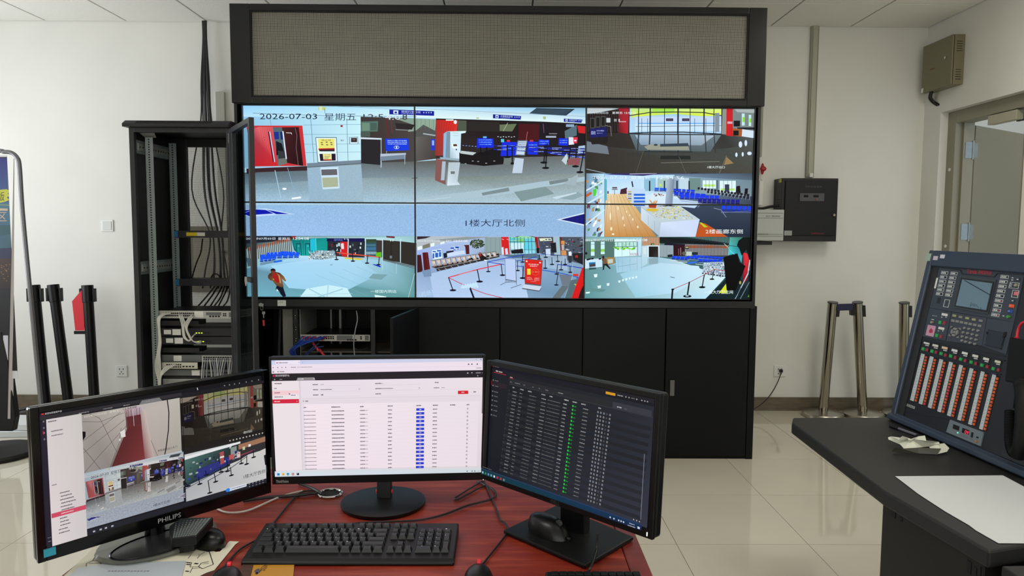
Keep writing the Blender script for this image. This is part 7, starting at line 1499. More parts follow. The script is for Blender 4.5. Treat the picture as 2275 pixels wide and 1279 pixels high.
for x0, x1 in ((430, 805), (980, 1340)): 
    for v_ in (240, 290, 338): pl_.line([(x0, v_), (x1, v_)], 1.6, (214, 200, 210))
pl_.dashes(440, 273, 545, 8, (120, 110, 120), r5); pl_.dashes(444, 321, 466, 12, (70, 60, 70), r5); pl_.dashes(985, 273, 1100, 8, (120, 110, 120), r5); pl_.dashes(1478, 226, 1512, 10, (100, 90, 100), r5); pl_.dashes(1470, 274, 1518, 10, (110, 100, 110), r5); pl_.dashes(444, 226, 470, 8, (190, 180, 190), r5); pl_.dashes(990, 226, 1012, 8, (190, 180, 190), r5); pl_.dashes(1540, 274, 1570, 8, (170, 160, 170), r5); pl_.line([(1535, 290), (1880, 290)], 1.5, (214, 204, 212))
for x in (785, 1330): pl_.r(x, 268, x+16, 278, (206, 190, 200))
pl_.r(1690, 305, 1784, 336, (214, 32, 50)); pl_.dashes(1722, 320, 1750, 11, (250, 200, 206), r5); pl_.dashes(1832, 318, 1854, 12, (80, 70, 80), r5)
pl_.r(262, 350, 1905, 354, (222, 208, 216)); pl_.r(262, 354, 1905, 404, (232, 220, 228)); pl_.ell(282, 376, 6, 6, (170, 160, 170)); pl_.dashes(300, 376, 324, 12, (80, 70, 80), r5)
pl_.r(290, 404, 1880, 1020, [(246, 232, 238), (238, 226, 234), (238, 224, 232), (246, 230, 238)])
for x, w_ in ((282, 24), (536, 80), (798, 32), (1050, 48), (1310, 48), (1463, 48), (1620, 48), (1772, 26)): pl_.dashes(x, 435, x+w_, 11, (80, 68, 78), r5)
for k in range(16):
    v_ = 471+k*35.8; pl_.line([(290, v_-18), (1880, v_-18)], 1.0, (228, 214, 222))
    pl_.dashes(282, v_, 392, 7.5, (130, 116, 126), r5); pl_.dashes(536, v_, 652, 11, (84, 72, 84), r5); pl_.dashes(796, v_, 840, 10, (96, 84, 96), r5); pl_.dashes(840, v_, 868, 7, (190, 176, 186), r5)
    pl_.dashes(1052, v_, 1088, 11, (100, 88, 100), r5); pl_.r(1311, v_-11.5, 1385, v_+11.5, (46, 62, 206)); pl_.dashes(1340, v_, 1358, 12, (190, 200, 250), r5); pl_.dashes(1463, v_, 1504, 10, (90, 78, 92), r5)
    pl_.r(1776, v_-7, 1788, v_+7, (120, 110, 130)); pl_.r(1779, v_-4, 1785, v_+3, (232, 224, 236))
pl_.r(0, 1024, 1920, 1080, [(214, 224, 232), (214, 220, 224), (206, 216, 220), (216, 224, 236)])
for x, c in ((33, (20, 130, 206)), (78, (226, 170, 60)), (122, (30, 150, 160)), (168, (190, 90, 70)), (214, (30, 30, 40))): pl_.r(x-11, 1042, x+11, 1064, c)
pl_.r(68, 1040, 80, 1048, (240, 200, 90)); pl_.ell(122, 1053, 11, 11, (40, 120, 190)); pl_.ell(124, 1056, 6, 6, (90, 200, 160)); pl_.ell(168, 1053, 11, 11, (206, 70, 60)); pl_.ell(168, 1053, 5, 5, (240, 240, 240)); pl_.r(206, 1046, 214, 1050, (220, 220, 230))
for x in (1790, 1836, 1862): pl_.ell(x, 1057, 6, 5, (70, 76, 90))
pl_.text('12:54', 1884, 1054, 1906, 1063, (80, 84, 96))
BZ = mat('monitor_black', (10, 11, 12), .32, spec=.3)
ML = pose_M((-.320, 1.826, .985), .065, -.022, .003)
t1, tl1 = monitor('computer_monitor', 'centre monitor showing a white event list with blue buttons', ML, .527, .2965, .0055, .007, .008, .0225, .022, pl_, BZ)
put_text(t1, 'ThinkVision', tl1(628, 1068)[0], tl1(628, 1067.5)[1], .031, .0075, SILV)
m_ = MB(); q = tl1(1073.5, 1064); m_.tube([(q[0], -.004, q[1]), (q[0], -.0048, q[1])], .001, 8); m_.build('power_light', mat('white_light', (240, 240, 240), .4, emit=1.5), t1, local=True)
bc = onz(852, 1118, .753)
W1 = MB().lathe((bc[0], bc[1]+.0, .7515), [(.105, 0), (.108, .004), (.108, .009), (.1, .012), (.02, .014)], 48).build('stand_base', DPL, t1, smooth=False)
MB().slab([(bc[0]-.018, bc[1]+.005, .762), (bc[0]+.018, bc[1]+.005, .762), (bc[0]+.018, bc[1]+.03, .762), (bc[0]-.018, bc[1]+.03, .762)], (0, .012, .14)).build('stand_neck', DPL, t1, bevel=.002)
for s in (-1, 1): MB().tube([(bc[0]+s*.019, bc[1]+.014, .775), (bc[0]+s*.019, bc[1]+.016, .785)], .003, 8).build('red_release_tab', mat('red_tab', (210, 30, 50), .4), t1)

# --- left monitor picture (camera mosaic)
ph = Pic(); C4 = [(60+70/2.78, 800+322/2.78), (60+1455/2.78, 800+92/2.78), (60+1475/2.78, 800+750/2.78), (60+112/2.78, 800+1152/2.78)]
HU = hom(rc(0, 0, 1920, 1080), C4)
def u2p(x, y): r = HU@[x, y, 1]; return (r[0]/r[2], r[1]/r[2])
def sub(dst, fn, src, rect, gain=(1, 1, 1)):
    q = Pic(); H_ = hom(rc(*src), [u2p(*p) for p in rc(*rect)]); fn(q)
    for it in q.items:
        c = clip(it, src[0], src[2], src[1], src[3])
        if not c: continue
        out = []
        for p in c: r = H_@[p[0], p[1], 1]; Y_ = .3*p[2]+.6*p[3]+.1*p[4]; out.append((r[0]/r[2], r[1]/r[2])+tuple((q*.6+Y_*.4)*g for q, g in zip(p[2:5], gain))+tuple(p[5:]))
        dst.items.append(out)
ph.frame(rc(0, 0, 1920, 1080), C4)
ph.r(0, 0, 1920, 1080, (30, 29, 34)); ph.r(0, 0, 1920, 45, (24, 24, 26))
def view_corridor(p):
    p.r(0, 0, 800, 500, (196, 190, 186)); p.poly([(0, 0), (370, 0), (380, 120), (210, 500), (0, 500)], [(170, 162, 156), (200, 194, 184), (196, 184, 176), (150, 140, 138), (160, 154, 152)])
    p.poly([(470, 60), (800, 0), (800, 500), (560, 500)], [(204, 190, 184), (196, 194, 184), (176, 176, 162), (184, 172, 166)])
    for a in (((0, 230), (300, 40)), ((0, 330), (330, 110)), ((0, 500), (120, 380), (350, 160)), ((0, 270), (130, 500)), ((140, 60), (240, 330), (300, 480)), ((60, 0), (140, 60)), ((0, 60), (140, 90), (370, 40)), ((470, 130), (590, 500)), ((200, 500), (280, 300), (300, 180))): p.line(list(a), 3, (84, 76, 80))
    p.poly([(330, 20), (380, 10), (470, 20), (480, 190), (390, 190), (345, 190)], [(190, 150, 160), (176, 176, 216), (206, 176, 206), (120, 30, 40), (110, 24, 30), (120, 60, 66)])
    p.poly([(345, 90), (480, 90), (480, 180), (350, 185)], (120, 20, 34))
    for x in (360, 385, 400, 430, 452): p.line([(x, 30), (x+4, 180)], 3, (90, 20, 36) if x != 400 else (220, 216, 236))
    p.poly([(350, 185), (470, 185), (500, 500), (210, 500)], [(110, 16, 24), (126, 12, 24), (150, 18, 30), (110, 22, 28)]); p.poly([(460, 60), (500, 60), (560, 500), (480, 500)], [(196, 160, 156), (214, 196, 190), (206, 180, 176), (160, 60, 66)])
    p.line([(345, 40), (340, 190), (205, 500)], 4, (96, 84, 86)); p.poly([(0, 140), (30, 150), (28, 190), (0, 230)], (16, 14, 18)); p.poly([(290, 210), (330, 195), (332, 260), (300, 262)], (230, 232, 232)); p.poly([(280, 270), (292, 265), (290, 285), (280, 288)], (220, 220, 226))
    p.line([(690, 0), (700, 120), (690, 280), (665, 430), (650, 500)], 9, (22, 22, 22)); p.text('2026年07月03日', 20, 14, 190, 32, (230, 226, 220)); p.text('星期五', 215, 12, 290, 30, (230, 226, 220)); p.text('12:54:08', 320, 8, 430, 24, (60, 56, 56)); p.text('考核通道出口大门', 590, 440, 760, 462, (40, 38, 40))
def view_west(p):
    p.r(0, 0, 810, 440, (210, 206, 204)); p.poly([(0, 0), (810, 0), (810, 60), (0, 90)], (200, 204, 206)); p.poly([(0, 40), (430, 30), (430, 260), (0, 300)], [(50, 120, 110), (30, 60, 60), (20, 30, 40), (30, 70, 70)])
    p.poly([(480, 0), (810, 0), (810, 130), (600, 170), (420, 200), (420, 60)], (50, 48, 50)); p.poly([(520, 30), (810, 10), (810, 60), (520, 78)], (176, 104, 40)); p.poly([(0, 20), (540, 0), (540, 20), (0, 50)], (226, 230, 230)); p.poly([(440, 40), (500, 36), (500, 130), (440, 150)], (130, 150, 140))
    p.poly([(0, 300), (430, 215), (620, 150), (810, 140), (810, 440), (0, 440)], [(170, 172, 176), (190, 190, 192), (206, 204, 200), (206, 202, 196), (200, 198, 200), (180, 182, 188)])
    p.poly([(110, 170), (420, 120), (430, 190), (110, 270)], (30, 44, 150)); 
    r_ = random.Random(2)
    for k in range(40): x = r_.uniform(20, 500); y = r_.uniform(80, 240-x*.15); p.r(x, y, x+r_.uniform(8, 30), y+r_.uniform(6, 24), r_.choice([(20, 34, 110), (20, 24, 30), (40, 60, 170), (90, 110, 120), (150, 170, 180)]))
    p.poly([(330, 60), (370, 55), (372, 170), (335, 180)], (196, 30, 34)); p.r(332, 100, 372, 116, (240, 220, 210)); p.poly([(420, 110), (470, 105), (470, 150), (422, 156)], (216, 34, 30)); p.r(500, 100, 535, 160, (226, 180, 176)); p.r(505, 112, 530, 118, (180, 40, 50)); p.r(560, 60, 585, 92, (190, 206, 150)); p.r(620, 50, 645, 74, (226, 230, 230)); p.poly([(540, 130), (690, 112), (690, 124), (540, 145)], (150, 30, 50))
    for a in ((0, 260, 60, 300), (120, 240, 150, 310), (190, 200, 200, 240), (270, 240, 300, 330), (330, 200, 350, 250), (400, 150, 405, 260), (430, 230, 450, 310), (540, 160, 545, 220), (600, 160, 590, 240), (670, 120, 672, 190), (210, 300, 240, 420)): p.line([(a[0], a[1]), (a[2]-((a[2]-a[0])*.6), a[3])], 8, (16, 18, 30)); p.ell(a[2]-((a[2]-a[0])*.6), a[3], 26, 8, (16, 18, 28))
    p.line([(0, 290), (400, 180), (700, 120)], 5, (20, 30, 90)); p.line([(210, 300), (440, 235), (600, 165)], 6, (16, 20, 40)); p.line([(0, 320), (270, 245)], 5, (24, 34, 100))
    p.text('1楼大厅西侧', 560, 340, 790, 380, (40, 42, 46)); p.poly([(780, 200), (810, 190), (810, 300), (790, 300)], (20, 30, 30))
sub(ph, view_corridor, (0, 0, 800, 500), (297, 78, 1101, 570), (.9, .86, .82))
sub(ph, view_exit, (1301, 237, 1678, 384), (1105, 84, 1918, 592), (.4, .33, .26))
ph.frame(rc(0, 0, 1920, 1080), C4)
ph.r(1105, 540, 1918, 606, (34, 30, 30)); ph.text('1楼大厅出口', 1700, 520, 1790, 545, (226, 226, 220))
for k in range(11): ph.ell(1560+k*34, 580, 8, 7, (190, 184, 180), 8)
sub(ph, view_north, (537, 233, 1299, 526), (297, 566, 1101, 1035), (.84, .74, .7)); sub(ph, view_west, (0, 0, 810, 440), (1105, 600, 1918, 1035))
ph.frame(rc(0, 0, 1920, 1080), C4)
ph.r(1101, 78, 1106, 1035, (20, 20, 22)); ph.r(0, 1035, 1920, 1080, (36, 36, 44)); ph.r(0, 0, 40, 1080, (40, 34, 48)); ph.r(0, 44, 1920, 72, (30, 29, 32)); ph.r(0, 28, 1100, 60, (48, 46, 50)); ph.r(40, 60, 290, 1080, [(214, 206, 206), (206, 200, 196), (206, 200, 200), (222, 212, 212)])
ph.poly([(735, 72), (760, 38), (905, 38), (930, 72)], (120, 120, 120)); r6 = random.Random(9)
ph.r(10, 2, 26, 18, (206, 40, 40)); ph.text('综合安防管理平台', 34, 2, 150, 20, (220, 214, 216))
for x0, x1 in ((270, 345), (450, 520), (610, 660), (790, 860)): ph.dashes(x0, 55, x1, 10, (150, 146, 150), r6)
ph.dashes(52, 80, 110, 10, (90, 84, 90), r6); ph.dashes(70, 160, 150, 9, (96, 90, 96), r6); ph.dashes(70, 195, 150, 9, (96, 90, 96), r6); ph.dashes(56, 590, 90, 8, (110, 100, 110), r6)
for i, v_ in enumerate((668, 696, 724, 752, 780, 806)): ph.dashes(108+(i % 2)*6, v_, 180+(i*13) % 40, 10, (86, 78, 84), r6)
ph.r(42, 815, 288, 852, (206, 76, 100)); ph.dashes(110, 834, 200, 10, (250, 210, 216), r6)
for i, v_ in enumerate((872, 900, 928, 960, 988)): ph.dashes(100-(i > 2)*12, v_, 150+(i*11) % 30, 10, (90, 82, 88), r6)
for v_ in (60, 110, 150, 200): ph.ell(20, v_+10, 6, 8, (120, 116, 126))
ph.r(12, 146, 18, 170, (200, 40, 60)); ph.dashes(10, 1000, 32, 8, (130, 126, 140), r6); ph.dashes(10, 1030, 32, 8, (130, 126, 140), r6)
for x in (330, 380, 420, 470): ph.r(x, 1048, x+18, 1062, (170, 170, 180))
ph.r(1500, 1020, 1690, 1052, (214, 218, 226)); ph.ell(1500, 1036, 22, 18, (40, 130, 226)); ph.dashes(1530, 1036, 1680, 12, (150, 160, 190), r6)
for x in range(1720, 1900, 36): ph.ell(x, 1036, 8, 8, (130, 130, 136), 8); ph.ell(x, 1062, 7, 7, (110, 110, 120), 8)
for x in (1500, 1550, 1600, 1650, 1720, 1780, 1850): ph.ell(x, 30, 6, 6, (150, 150, 150), 8)
ph.line([(1240, 8), (1244, 26)], 6, (230, 230, 230))
MP = pose_M((-.825, 1.745, .916), .86, .002, .004, .93)
GLB = mat('monitor_gloss_black', (7, 7, 9), .16, spec=.35)
t2, tl2 = monitor('computer_monitor', 'left monitor with glossy frame showing four camera pictures', MP, .527*.93, .2965*.93, .0155, .0155, .013, .028, .026, ph, GLB)
q = tl2(375, 1149); put_text(t2, 'PHILIPS', q[0], q[1], .052, .0105, SILV)
q = tl2(109, 1224.5); MB().box(q[0]-.011, q[0]+.011, -.0046, -.004, q[1]-.0085, q[1]+.0085).build('energy_sticker', mat('cyan_sticker', (40, 150, 176), .5), t2, local=True)
# its glossy oval foot with a dark tray
a_ = .86; cu, su = math.cos(a_), math.sin(a_); bc = onz(352, 1197, .76)
def ov(cx, cy, rx, ry, z, n=44): return [(cx+rx*math.cos(q)*cu-ry*math.sin(q)*su, cy+rx*math.cos(q)*su+ry*math.sin(q)*cu, z) for q in [6.2832*i/n for i in range(n)]]
FOOT = mat('foot_gloss', (96, 98, 92), .2, spec=.6)
MB().ring([ov(bc[0], bc[1], .128, .092, .752), ov(bc[0], bc[1], .13, .094, .758), ov(bc[0], bc[1], .126, .09, .765)]).build('stand_base', FOOT, t2)
MB().ring([ov(bc[0]+.02, bc[1]-.032, .1, .055, .7652), ov(bc[0]+.02, bc[1]-.032, .1, .055, .7665)]).build('base_tray', mat('tray_dark', (38, 38, 40), .25), t2)
MB().tube([p for p in ov(bc[0]+.02, bc[1]-.032, .103, .058, .7665)], .0022, 6, closed=True).build('tray_rim', GLB, t2)
nk = onz(352, 1200, .765)+np.array([-.757, .653, 0])*.05+np.array([.653, .757, 0])*.014
MB().tube([(nk[0], nk[1], .764), (nk[0], nk[1], .83)], .022, 20).build('stand_neck', GLB, t2, smooth=True)
MB().tube([(nk[0], nk[1], .764), (nk[0], nk[1], .771)], .023, 20).build('neck_collar', GLB, t2)

# --- right monitor picture (dark device list)
dp_ = Pic(); D4 = [(1070+67/3.045, 780+88/3.045), (1070+1167/3.045, 780+324/3.045), (1070+1115/3.045, 780+1207/3.045), (1070+30/3.045, 780+822/3.045)]
dp_.frame(rc(0, 0, 1920, 1080), D4); r7 = random.Random(31)
dp_.r(0, 0, 1920, 1080, [(24, 25, 30), (40, 42, 50), (54, 57, 68), (26, 30, 36)])
dp_.r(0, 0, 1920, 40, [(16, 16, 30), (34, 34, 40), (34, 34, 40), (18, 18, 34)]); dp_.r(0, 40, 1920, 64, (26, 27, 34)); dp_.r(250, 96, 1920, 152, (40, 41, 46)); dp_.r(1500, 98, 1900, 150, (56, 58, 66)); dp_.r(250, 152, 1920, 156, (60, 62, 66))
dp_.r(0, 64, 215, 1010, (27, 28, 36)); dp_.r(0, 165, 215, 212, (40, 34, 40)); dp_.r(0, 160, 5, 205, (190, 40, 50)); dp_.r(30, 72, 200, 77, (190, 40, 50)); dp_.r(250, 92, 305, 96, (190, 40, 50))
dp_.ell(20, 14, 9, 8, (206, 40, 60)); dp_.dashes(36, 14, 100, 10, (170, 160, 160), r7); dp_.dashes(60, 56, 92, 14, (214, 200, 190), r7); dp_.dashes(98, 58, 150, 12, (200, 190, 180), r7); dp_.dashes(258, 86, 292, 10, (206, 196, 196), r7)
for v_ in (152, 205, 262, 306, 350, 400, 445, 495): dp_.ell(30, v_, 9, 8, (120, 120, 124), 8); dp_.dashes(54, v_, 106, 10, (120, 120, 122), r7)
for x0, x1 in ((262, 292), (330, 400), (440, 470), (560, 580), (640, 660), (720, 760)): dp_.dashes(x0, 130, x1, 10, (120, 122, 124), r7)
dp_.dashes(880, 128, 940, 10, (150, 150, 150), r7)
for x0, x1 in ((304, 326), (405, 450), (508, 556), (680, 728), (780, 816), (960, 1010), (1056, 1108), (1160, 1210), (1352, 1380)): dp_.dashes(x0, 178, x1, 12, (190, 190, 190), r7)
for k in range(24):
    v_ = 216+k*32.9; br = .78+.2*(k % 3 == 0)
    if k % 2: dp_.r(250, v_-16, 1900, v_+16, (36, 37, 42) if k < 12 else (40, 42, 48))
    dp_.r(258, v_-4, 266, v_+4, (70, 70, 74))
    for x0, x1, h_, c in ((310, 362, 11, 150), (402, 438, 10, 140), (525, 620, 9, 120), (684, 742, 10, 160), (762, 920, 8, 120), (952, 996, 11, 180), (1186, 1244, 10, 160)): dp_.dashes(x0, v_, x1, h_, (int(c*br), int(c*br), int(c*br*1.02)), r7)
    dp_.ell(1068, v_-1, 9, 10, (30, 200, 60), 10); dp_.dashes(1084, v_, 1106, 9, (40, 170, 60), r7)
    for i, x in enumerate((1352, 1384, 1418, 1450, 1484)): dp_.r(x-7, v_-9, x+7, v_+7, (150, 150, 156) if i not in (3,) else (80, 80, 86)); dp_.r(x-3, v_-5, x+3, v_+3, (70, 72, 80))
dp_.poly([(640, 520), (1910, 560), (1910, 590), (640, 545)], [(24, 22, 28), (34, 32, 38), (34, 32, 38), (24, 22, 28)]) if False else None
dp_.r(1478, 4, 1580, 26, (214, 150, 30)); dp_.dashes(1600, 14, 1660, 10, (170, 170, 170), r7)
for x in (1690, 1722, 1800, 1850, 1880, 1906): dp_.ell(x, 14, 7, 6, (160, 160, 160), 8)
dp_.dashes(1745, 14, 1780, 8, (140, 140, 140), r7); dp_.dashes(1606, 112, 1652, 12, (190, 190, 190), r7); dp_.dashes(1680, 114, 1710, 8, (110, 110, 116), r7); dp_.r(1904, 440, 1910, 980, (120, 122, 136))
dp_.r(0, 1024, 1920, 1080, [(18, 56, 66), (24, 50, 90), (24, 34, 66), (16, 60, 60)]); dp_.r(0, 1014, 1920, 1024, (40, 60, 90)); dp_.dashes(20, 1000, 150, 8, (110, 110, 112), r7)
for x, c in ((30, (150, 200, 200)), (70, (60, 130, 110)), (110, (110, 140, 190)), (150, (120, 160, 190)), (192, (220, 226, 226)), (236, (206, 40, 60)), (282, (206, 50, 50)), (325, (120, 130, 140))): dp_.r(x-10, 1044, x+10, 1064, c)
for x in (1600, 1640, 1690, 1715, 1740): dp_.ell(x, 1050, 8, 8, (190, 200, 214), 8)
dp_.dashes(1800, 1042, 1850, 9, (190, 196, 210), r7); dp_.dashes(1785, 1062, 1860, 9, (180, 190, 206), r7); dp_.r(1882, 1044, 1904, 1062, (206, 216, 226))
for x in (1840, 1870, 1898): dp_.ell(x, 1000, 6, 6, (170, 170, 180), 8)
MD = pose_M((.144, 1.789, .938), -.777, .051, -.009, .91)
t3, tl3 = monitor('computer_monitor', 'right monitor showing a dark device list with green dots', MD, .527*.91, .2965*.91, .0125, .0125, .013, .019, .03, dp_, mat('monitor_matt_black', (15, 17, 18), .4, spec=.3))
q = tl3(1236, 1115); put_text(t3, 'DELL', q[0], q[1], .026, .0085, mat('dull_print', (70, 72, 76), .4))
q = tl3(1440, 1185); MB().box(q[0]-.001, q[0]+.001, -.0048, -.004, q[1]-.004, q[1]+.004).build('power_light', mat('white_light', (240, 240, 240), .4, emit=1.5), t3, local=True)
B4 = [onz(*p, .7525) for p in ((1118, 1185), (1300, 1264), (1408, 1200), (1238, 1128))]
MB().slab(B4, (0, 0, .009)).build('stand_base', DPL, t3, bevel=.003)
ctr = sum(B4)/4; rx_ = np.array([math.cos(-.777), math.sin(-.777), 0]); nn = np.array([-rx_[1], rx_[0], 0])
c_ = ctr+nn*.028+rx_*(-.004)
MB().slab([c_-rx_*.038-nn*.012, c_+rx_*.038-nn*.012, c_+rx_*.032+nn*.016, c_-rx_*.032+nn*.016], (0, 0, .17)).build('stand_neck', DPL, t3, bevel=.004)
MB().tube([c_+np.array([0, 0, .07])-nn*.0135-rx_*.012, c_+np.array([0, 0, .07])-nn*.0115-rx_*.012], .012, 18).build('cable_hole', mat('hole_grey', (84, 86, 82), .4), t3)

# ---------------------------------------------------------------- full-size keyboard
kw, kd = .449, .166
KBM = Matrix.Translation((-.3305, 1.493, .7505))@Matrix.Rotation(.004, 4, 'Z')
kb = thing('keyboard', 'full-size black wired keyboard on the desk before the centre monitor', 'keyboard', M=KBM)
prof = [(0, 0), (0, .008), (.01, .0125), (kd, .026), (kd, 0)]
MB().slab([(-kw/2, y, z) for y, z in prof], (kw, 0, 0)).build('body', mat('keyboard_black', (9, 10, 11), .45, spec=.3), kb, local=True, bevel=.003)
KC = mat('keycap_black', (22, 25, 28), .38, spec=.4); U = .01875
tilt = math.atan2(.0135, kd-.01); KS = {}; leg = MB()
rows = [ # (y of row, [(x, w units)], glyphs)
 (.0405, [1.25, 1.25, 1.25, 6.25, 1.25, 1.25, 1.25, 1.25], ''), (.0593, [2.25]+[1]*10+[2.75], ' ZXCVBNM,./'), (.0781, [1.75]+[1]*11+[2.25], " ASDFGHJKL;'"),
 (.0969, [1.5]+[1]*12+[1.5], ' QWERTYUIOP[]'), (.1157, [1]*13+[2], '`1234567890-='), (.143, None, '')]
def key(x, y, w, h=1.0, g=''):
    zb = .0125+(y-.01)*math.tan(tilt)+.0005; kk = (w, h)
    if kk not in KS:
        a, b = w*U/2-.0006, h*U/2-.0006; c, d = a-.0034, b-.0042; o = MB(); o.ring([[(-a, -b, 0), (a, -b, 0), (a, b, 0), (-a, b, 0)], [(-c, -d, .0085), (c, -d, .0085), (c, d+.001, .0085), (-c, d+.001, .0085)]]); KS[kk] = o.build('key', KC, kb, local=True)
        o = KS[kk]
    else: o = KS[kk].copy(); COL.objects.link(o); o.parent = kb
    o.location = (x, y, zb); o.rotation_euler = (tilt, 0, 0)
    if g.strip():
        v, F_, asp = text_tris(g); hh = .0032; ww = hh*min(asp, 1.1); leg.add([(x-.005+a*ww, y+.001+b*hh, zb+.0091+b*hh*math.tan(tilt)+.001*math.tan(tilt)) for a, b in v], F_)
X0k = -kw/2+.0125
for y, ws, gl in rows:
    if ws:
        x = X0k
        for i, w in enumerate(ws): key(x+w*U/2, y, w, 1, gl[i] if i < len(gl) else ''); x += w*U
for i in [0]+list(range(2, 6))+[6.5, 7.5, 8.5, 9.5]+[11, 12, 13, 14]: key(X0k+(i+.5)*U, .143, 1)
xn = X0k+15.3*U
for j in range(3):
    for y in (.1157, .0969, .143): key(xn+(j+.5)*U, y, 1)
    key(xn+(j+.5)*U, .0405, 1)
key(xn+1.5*U, .0593, 1)
xp = X0k+18.6*U
for r_i, y in enumerate((.1157, .0969, .0781, .0593)):
    for j in range(3): key(xp+(j+.5)*U, y, 1, 1, (' /*', '789', '456', '123')[r_i][j])
key(xp+3.5*U, .1157, 1, 1, '-'); key(xp+3.5*U, (.0969+.0781)/2, 1, 2, '+'); key(xp+3.5*U, (.0593+.0405)/2, 1, 2); key(xp+1*U, .0405, 2, 1, '0'); key(xp+2.5*U, .0405, 1, 1, '.')
leg.build('key_legends', mat('legend_print', (190, 196, 200), .5), kb, local=True, kind='stuff')
# second keyboard at the bottom edge
k2_ = thing('keyboard', 'slim black keyboard with red corner mark at the bottom edge', 'keyboard', tuple(onz(1315, 1279, .751)))
a, b = onz(1211, 1269, .765), onz(1420, 1268, .765)
MB().box(a[0], b[0], a[1]-.15, a[1], .7515, .766).build('body', mat('keyboard_black', (9, 10, 11), .45, spec=.3), k2_, bevel=.004)
MB().box(b[0]-.014, b[0]-.004, a[1]-.04, a[1]-.003, .7658, .7668).build('red_mark', mat('red_tab', (210, 30, 50), .4), k2_)
for j in range(3):
    for i in range(11): x = a[0]+.012+i*.0165; MB().box(x, x+.0145, a[1]-.02-j*.017, a[1]-.006-j*.017, .766, .769).build('key', DPL, k2_, bevel=.001)

# ---------------------------------------------------------------- mice
def mouse(name, label, c, ang, L_=.108, W_=.062, H_=.036, red=False):
    M_ = Matrix.Translation(c)@Matrix.Rotation(ang, 4, 'Z'); t = thing(name, label, 'mouse', M=M_)
    rings = []; n = 20
    for i in range(11):
        s = i/10; a = math.asin(min(1, s*.995)); k = math.cos(a); z = H_*math.sin(a)
        rings.append([(W_/2*k**.6*math.cos(q)*(1-.12*math.sin(q)*0), L_/2*k**.55*math.sin(q)-.012*s, z) for q in [6.2832*j/n for j in range(n)]])
    o = MB().ring(rings).build('shell', mat('mouse_black', (11, 12, 13), .35, spec=.35), t, local=True, smooth=True)
    MB().box(-.0008, .0008, .012, L_/2*.85, .0, H_*.86).build('button_split', HOLE, t, local=True) if False else None
    MB().tube([(-.0035, L_*.27, H_*.84), (.0035, L_*.27, H_*.84)], .0075, 14).build('scroll_wheel', mat('red_tab', (210, 30, 50), .4) if red else mat('wheel_grey', (60, 60, 62), .4), t, local=True)
    MB().tube([(0, L_*.48, .006), (0, L_*.56, .005)], .004, 8).build('cable_boot', mat('red_tab', (210, 30, 50), .4) if red else DPL, t, local=True)
    return t
p = onz(506, 1296, .755); mouse('mouse', 'black mouse at the bottom left beside the yellow booklet', (p[0], p[1]-.01, .7535), .1, red=True)
p = onz(1063, 1290, .755); mouse('mouse', 'black mouse with a red wheel right of the keyboard', (p[0], p[1]-.004, .7505), 0, red=True)
p = onz(1220, 1166, .78); mouse('mouse', 'black mouse parked on the right monitor foot', (p[0]-.0, p[1]-.0, .762), math.pi+.72, .118, .068, .038)
p = onz(466, 1200, .76); t = mouse('mouse', 'black mouse half hidden under a textured box on the monitor foot', (p[0]-.004, p[1], .7515), .9, .1, .062, .036)

# textured black box leaning on the left monitor foot
T4 = [onz(x, y, z) for x, y, z in ((376, 1168, .797), (381, 1197, .79), (436, 1190, .80), (474, 1148, .815), (400, 1150, .807))]
t = thing('textured_box', 'black box with diamond-textured lid beside the left monitor stand', 'box', tuple(onz(425, 1200, .7665)))
BX = mat('box_black', (12, 13, 14), .4, spec=.35)
o = MB().slab([p+np.array([0, 0, -.02]) for p in T4], (0, 0, .02)).build('case', BX, t, bevel=.002)
MB().slab([T4[1]+np.array([.004, .012, -.0385]), T4[2]+np.array([-.01, .012, -.0385]), T4[2]+np.array([-.01, .04, -.0385]), T4[1]+np.array([.004, .04, -.0385])], (0, 0, .02)).build('support_foot', BX, t)
st_ = MB(); TD = onz(386, 1158, .8005)
lo = np.array([T4[1]*(1-a)*(1-b)+T4[2]*a*(1-b)+T4[3]*a*b+TD*(1-a)*b for a in [.03+.94*i/10 for i in range(11)] for b in [.04+.92*j/9 for j in range(10)]]).reshape(11, 10, 3)
for i in range(10):
    for j in range(9):
        q = [lo[i, j], lo[i+1, j], lo[i+1, j+1], lo[i, j+1]]; c = sum(q)/4+np.array([0, 0, .0028]); q = [x+(sum(q)/4-x)*.12+np.array([0, 0, .0004]) for x in q]
        st_.add(q+[c], [(0, 1, 4), (1, 2, 4), (2, 3, 4), (3, 0, 4)])
st_.build('diamond_studs', mat('stud_grey', (92, 98, 96), .35, metal=.3), t, kind='stuff')
cl = [onz(398, 1198, .792), onz(384, 1205, .785)]

# papers and small items on the left
def sheet(name, label, cat, pts, z, mt, th=.0006):
    P = [onz(x, y, z) for x, y in pts]; t = thing(name, label, cat, tuple(sum(P)/len(P)-np.array([0, 0, .0]))); MB().slab(P, (0, 0, th)).build('sheet', mt, t); return t
t = sheet('floor_plan_paper', 'torn cream paper printed with a black line floor plan', 'paper', [(120, 1300), (222, 1204), (232, 1200), (330, 1188), (420, 1205), (458, 1222), (466, 1222), (480, 1226), (489, 1225), (495, 1218), (500, 1216), (505, 1207), (510, 1202), (531, 1203), (522, 1210), (470, 1274), (455, 1300)], .7515, mat('cream_paper', (206, 202, 182), .7))
m_ = MB()
def il(pts, w=.0012, z=.7523):
    P = [onz(x, y, z) for x, y in pts]
    for a, b in zip(P[:-1], P[1:]):
        d = b-a; n = np.array([-d[1], d[0], 0]); n /= np.linalg.norm(n)+1e-9; m_.slab([a-n*w/2, b-n*w/2, b+n*w/2, a+n*w/2], (0, 0, .0002))
il([(458, 1225), (465, 1225), (474, 1253), (450, 1263), (441, 1258), (448, 1250), (464, 1247)], .0018)
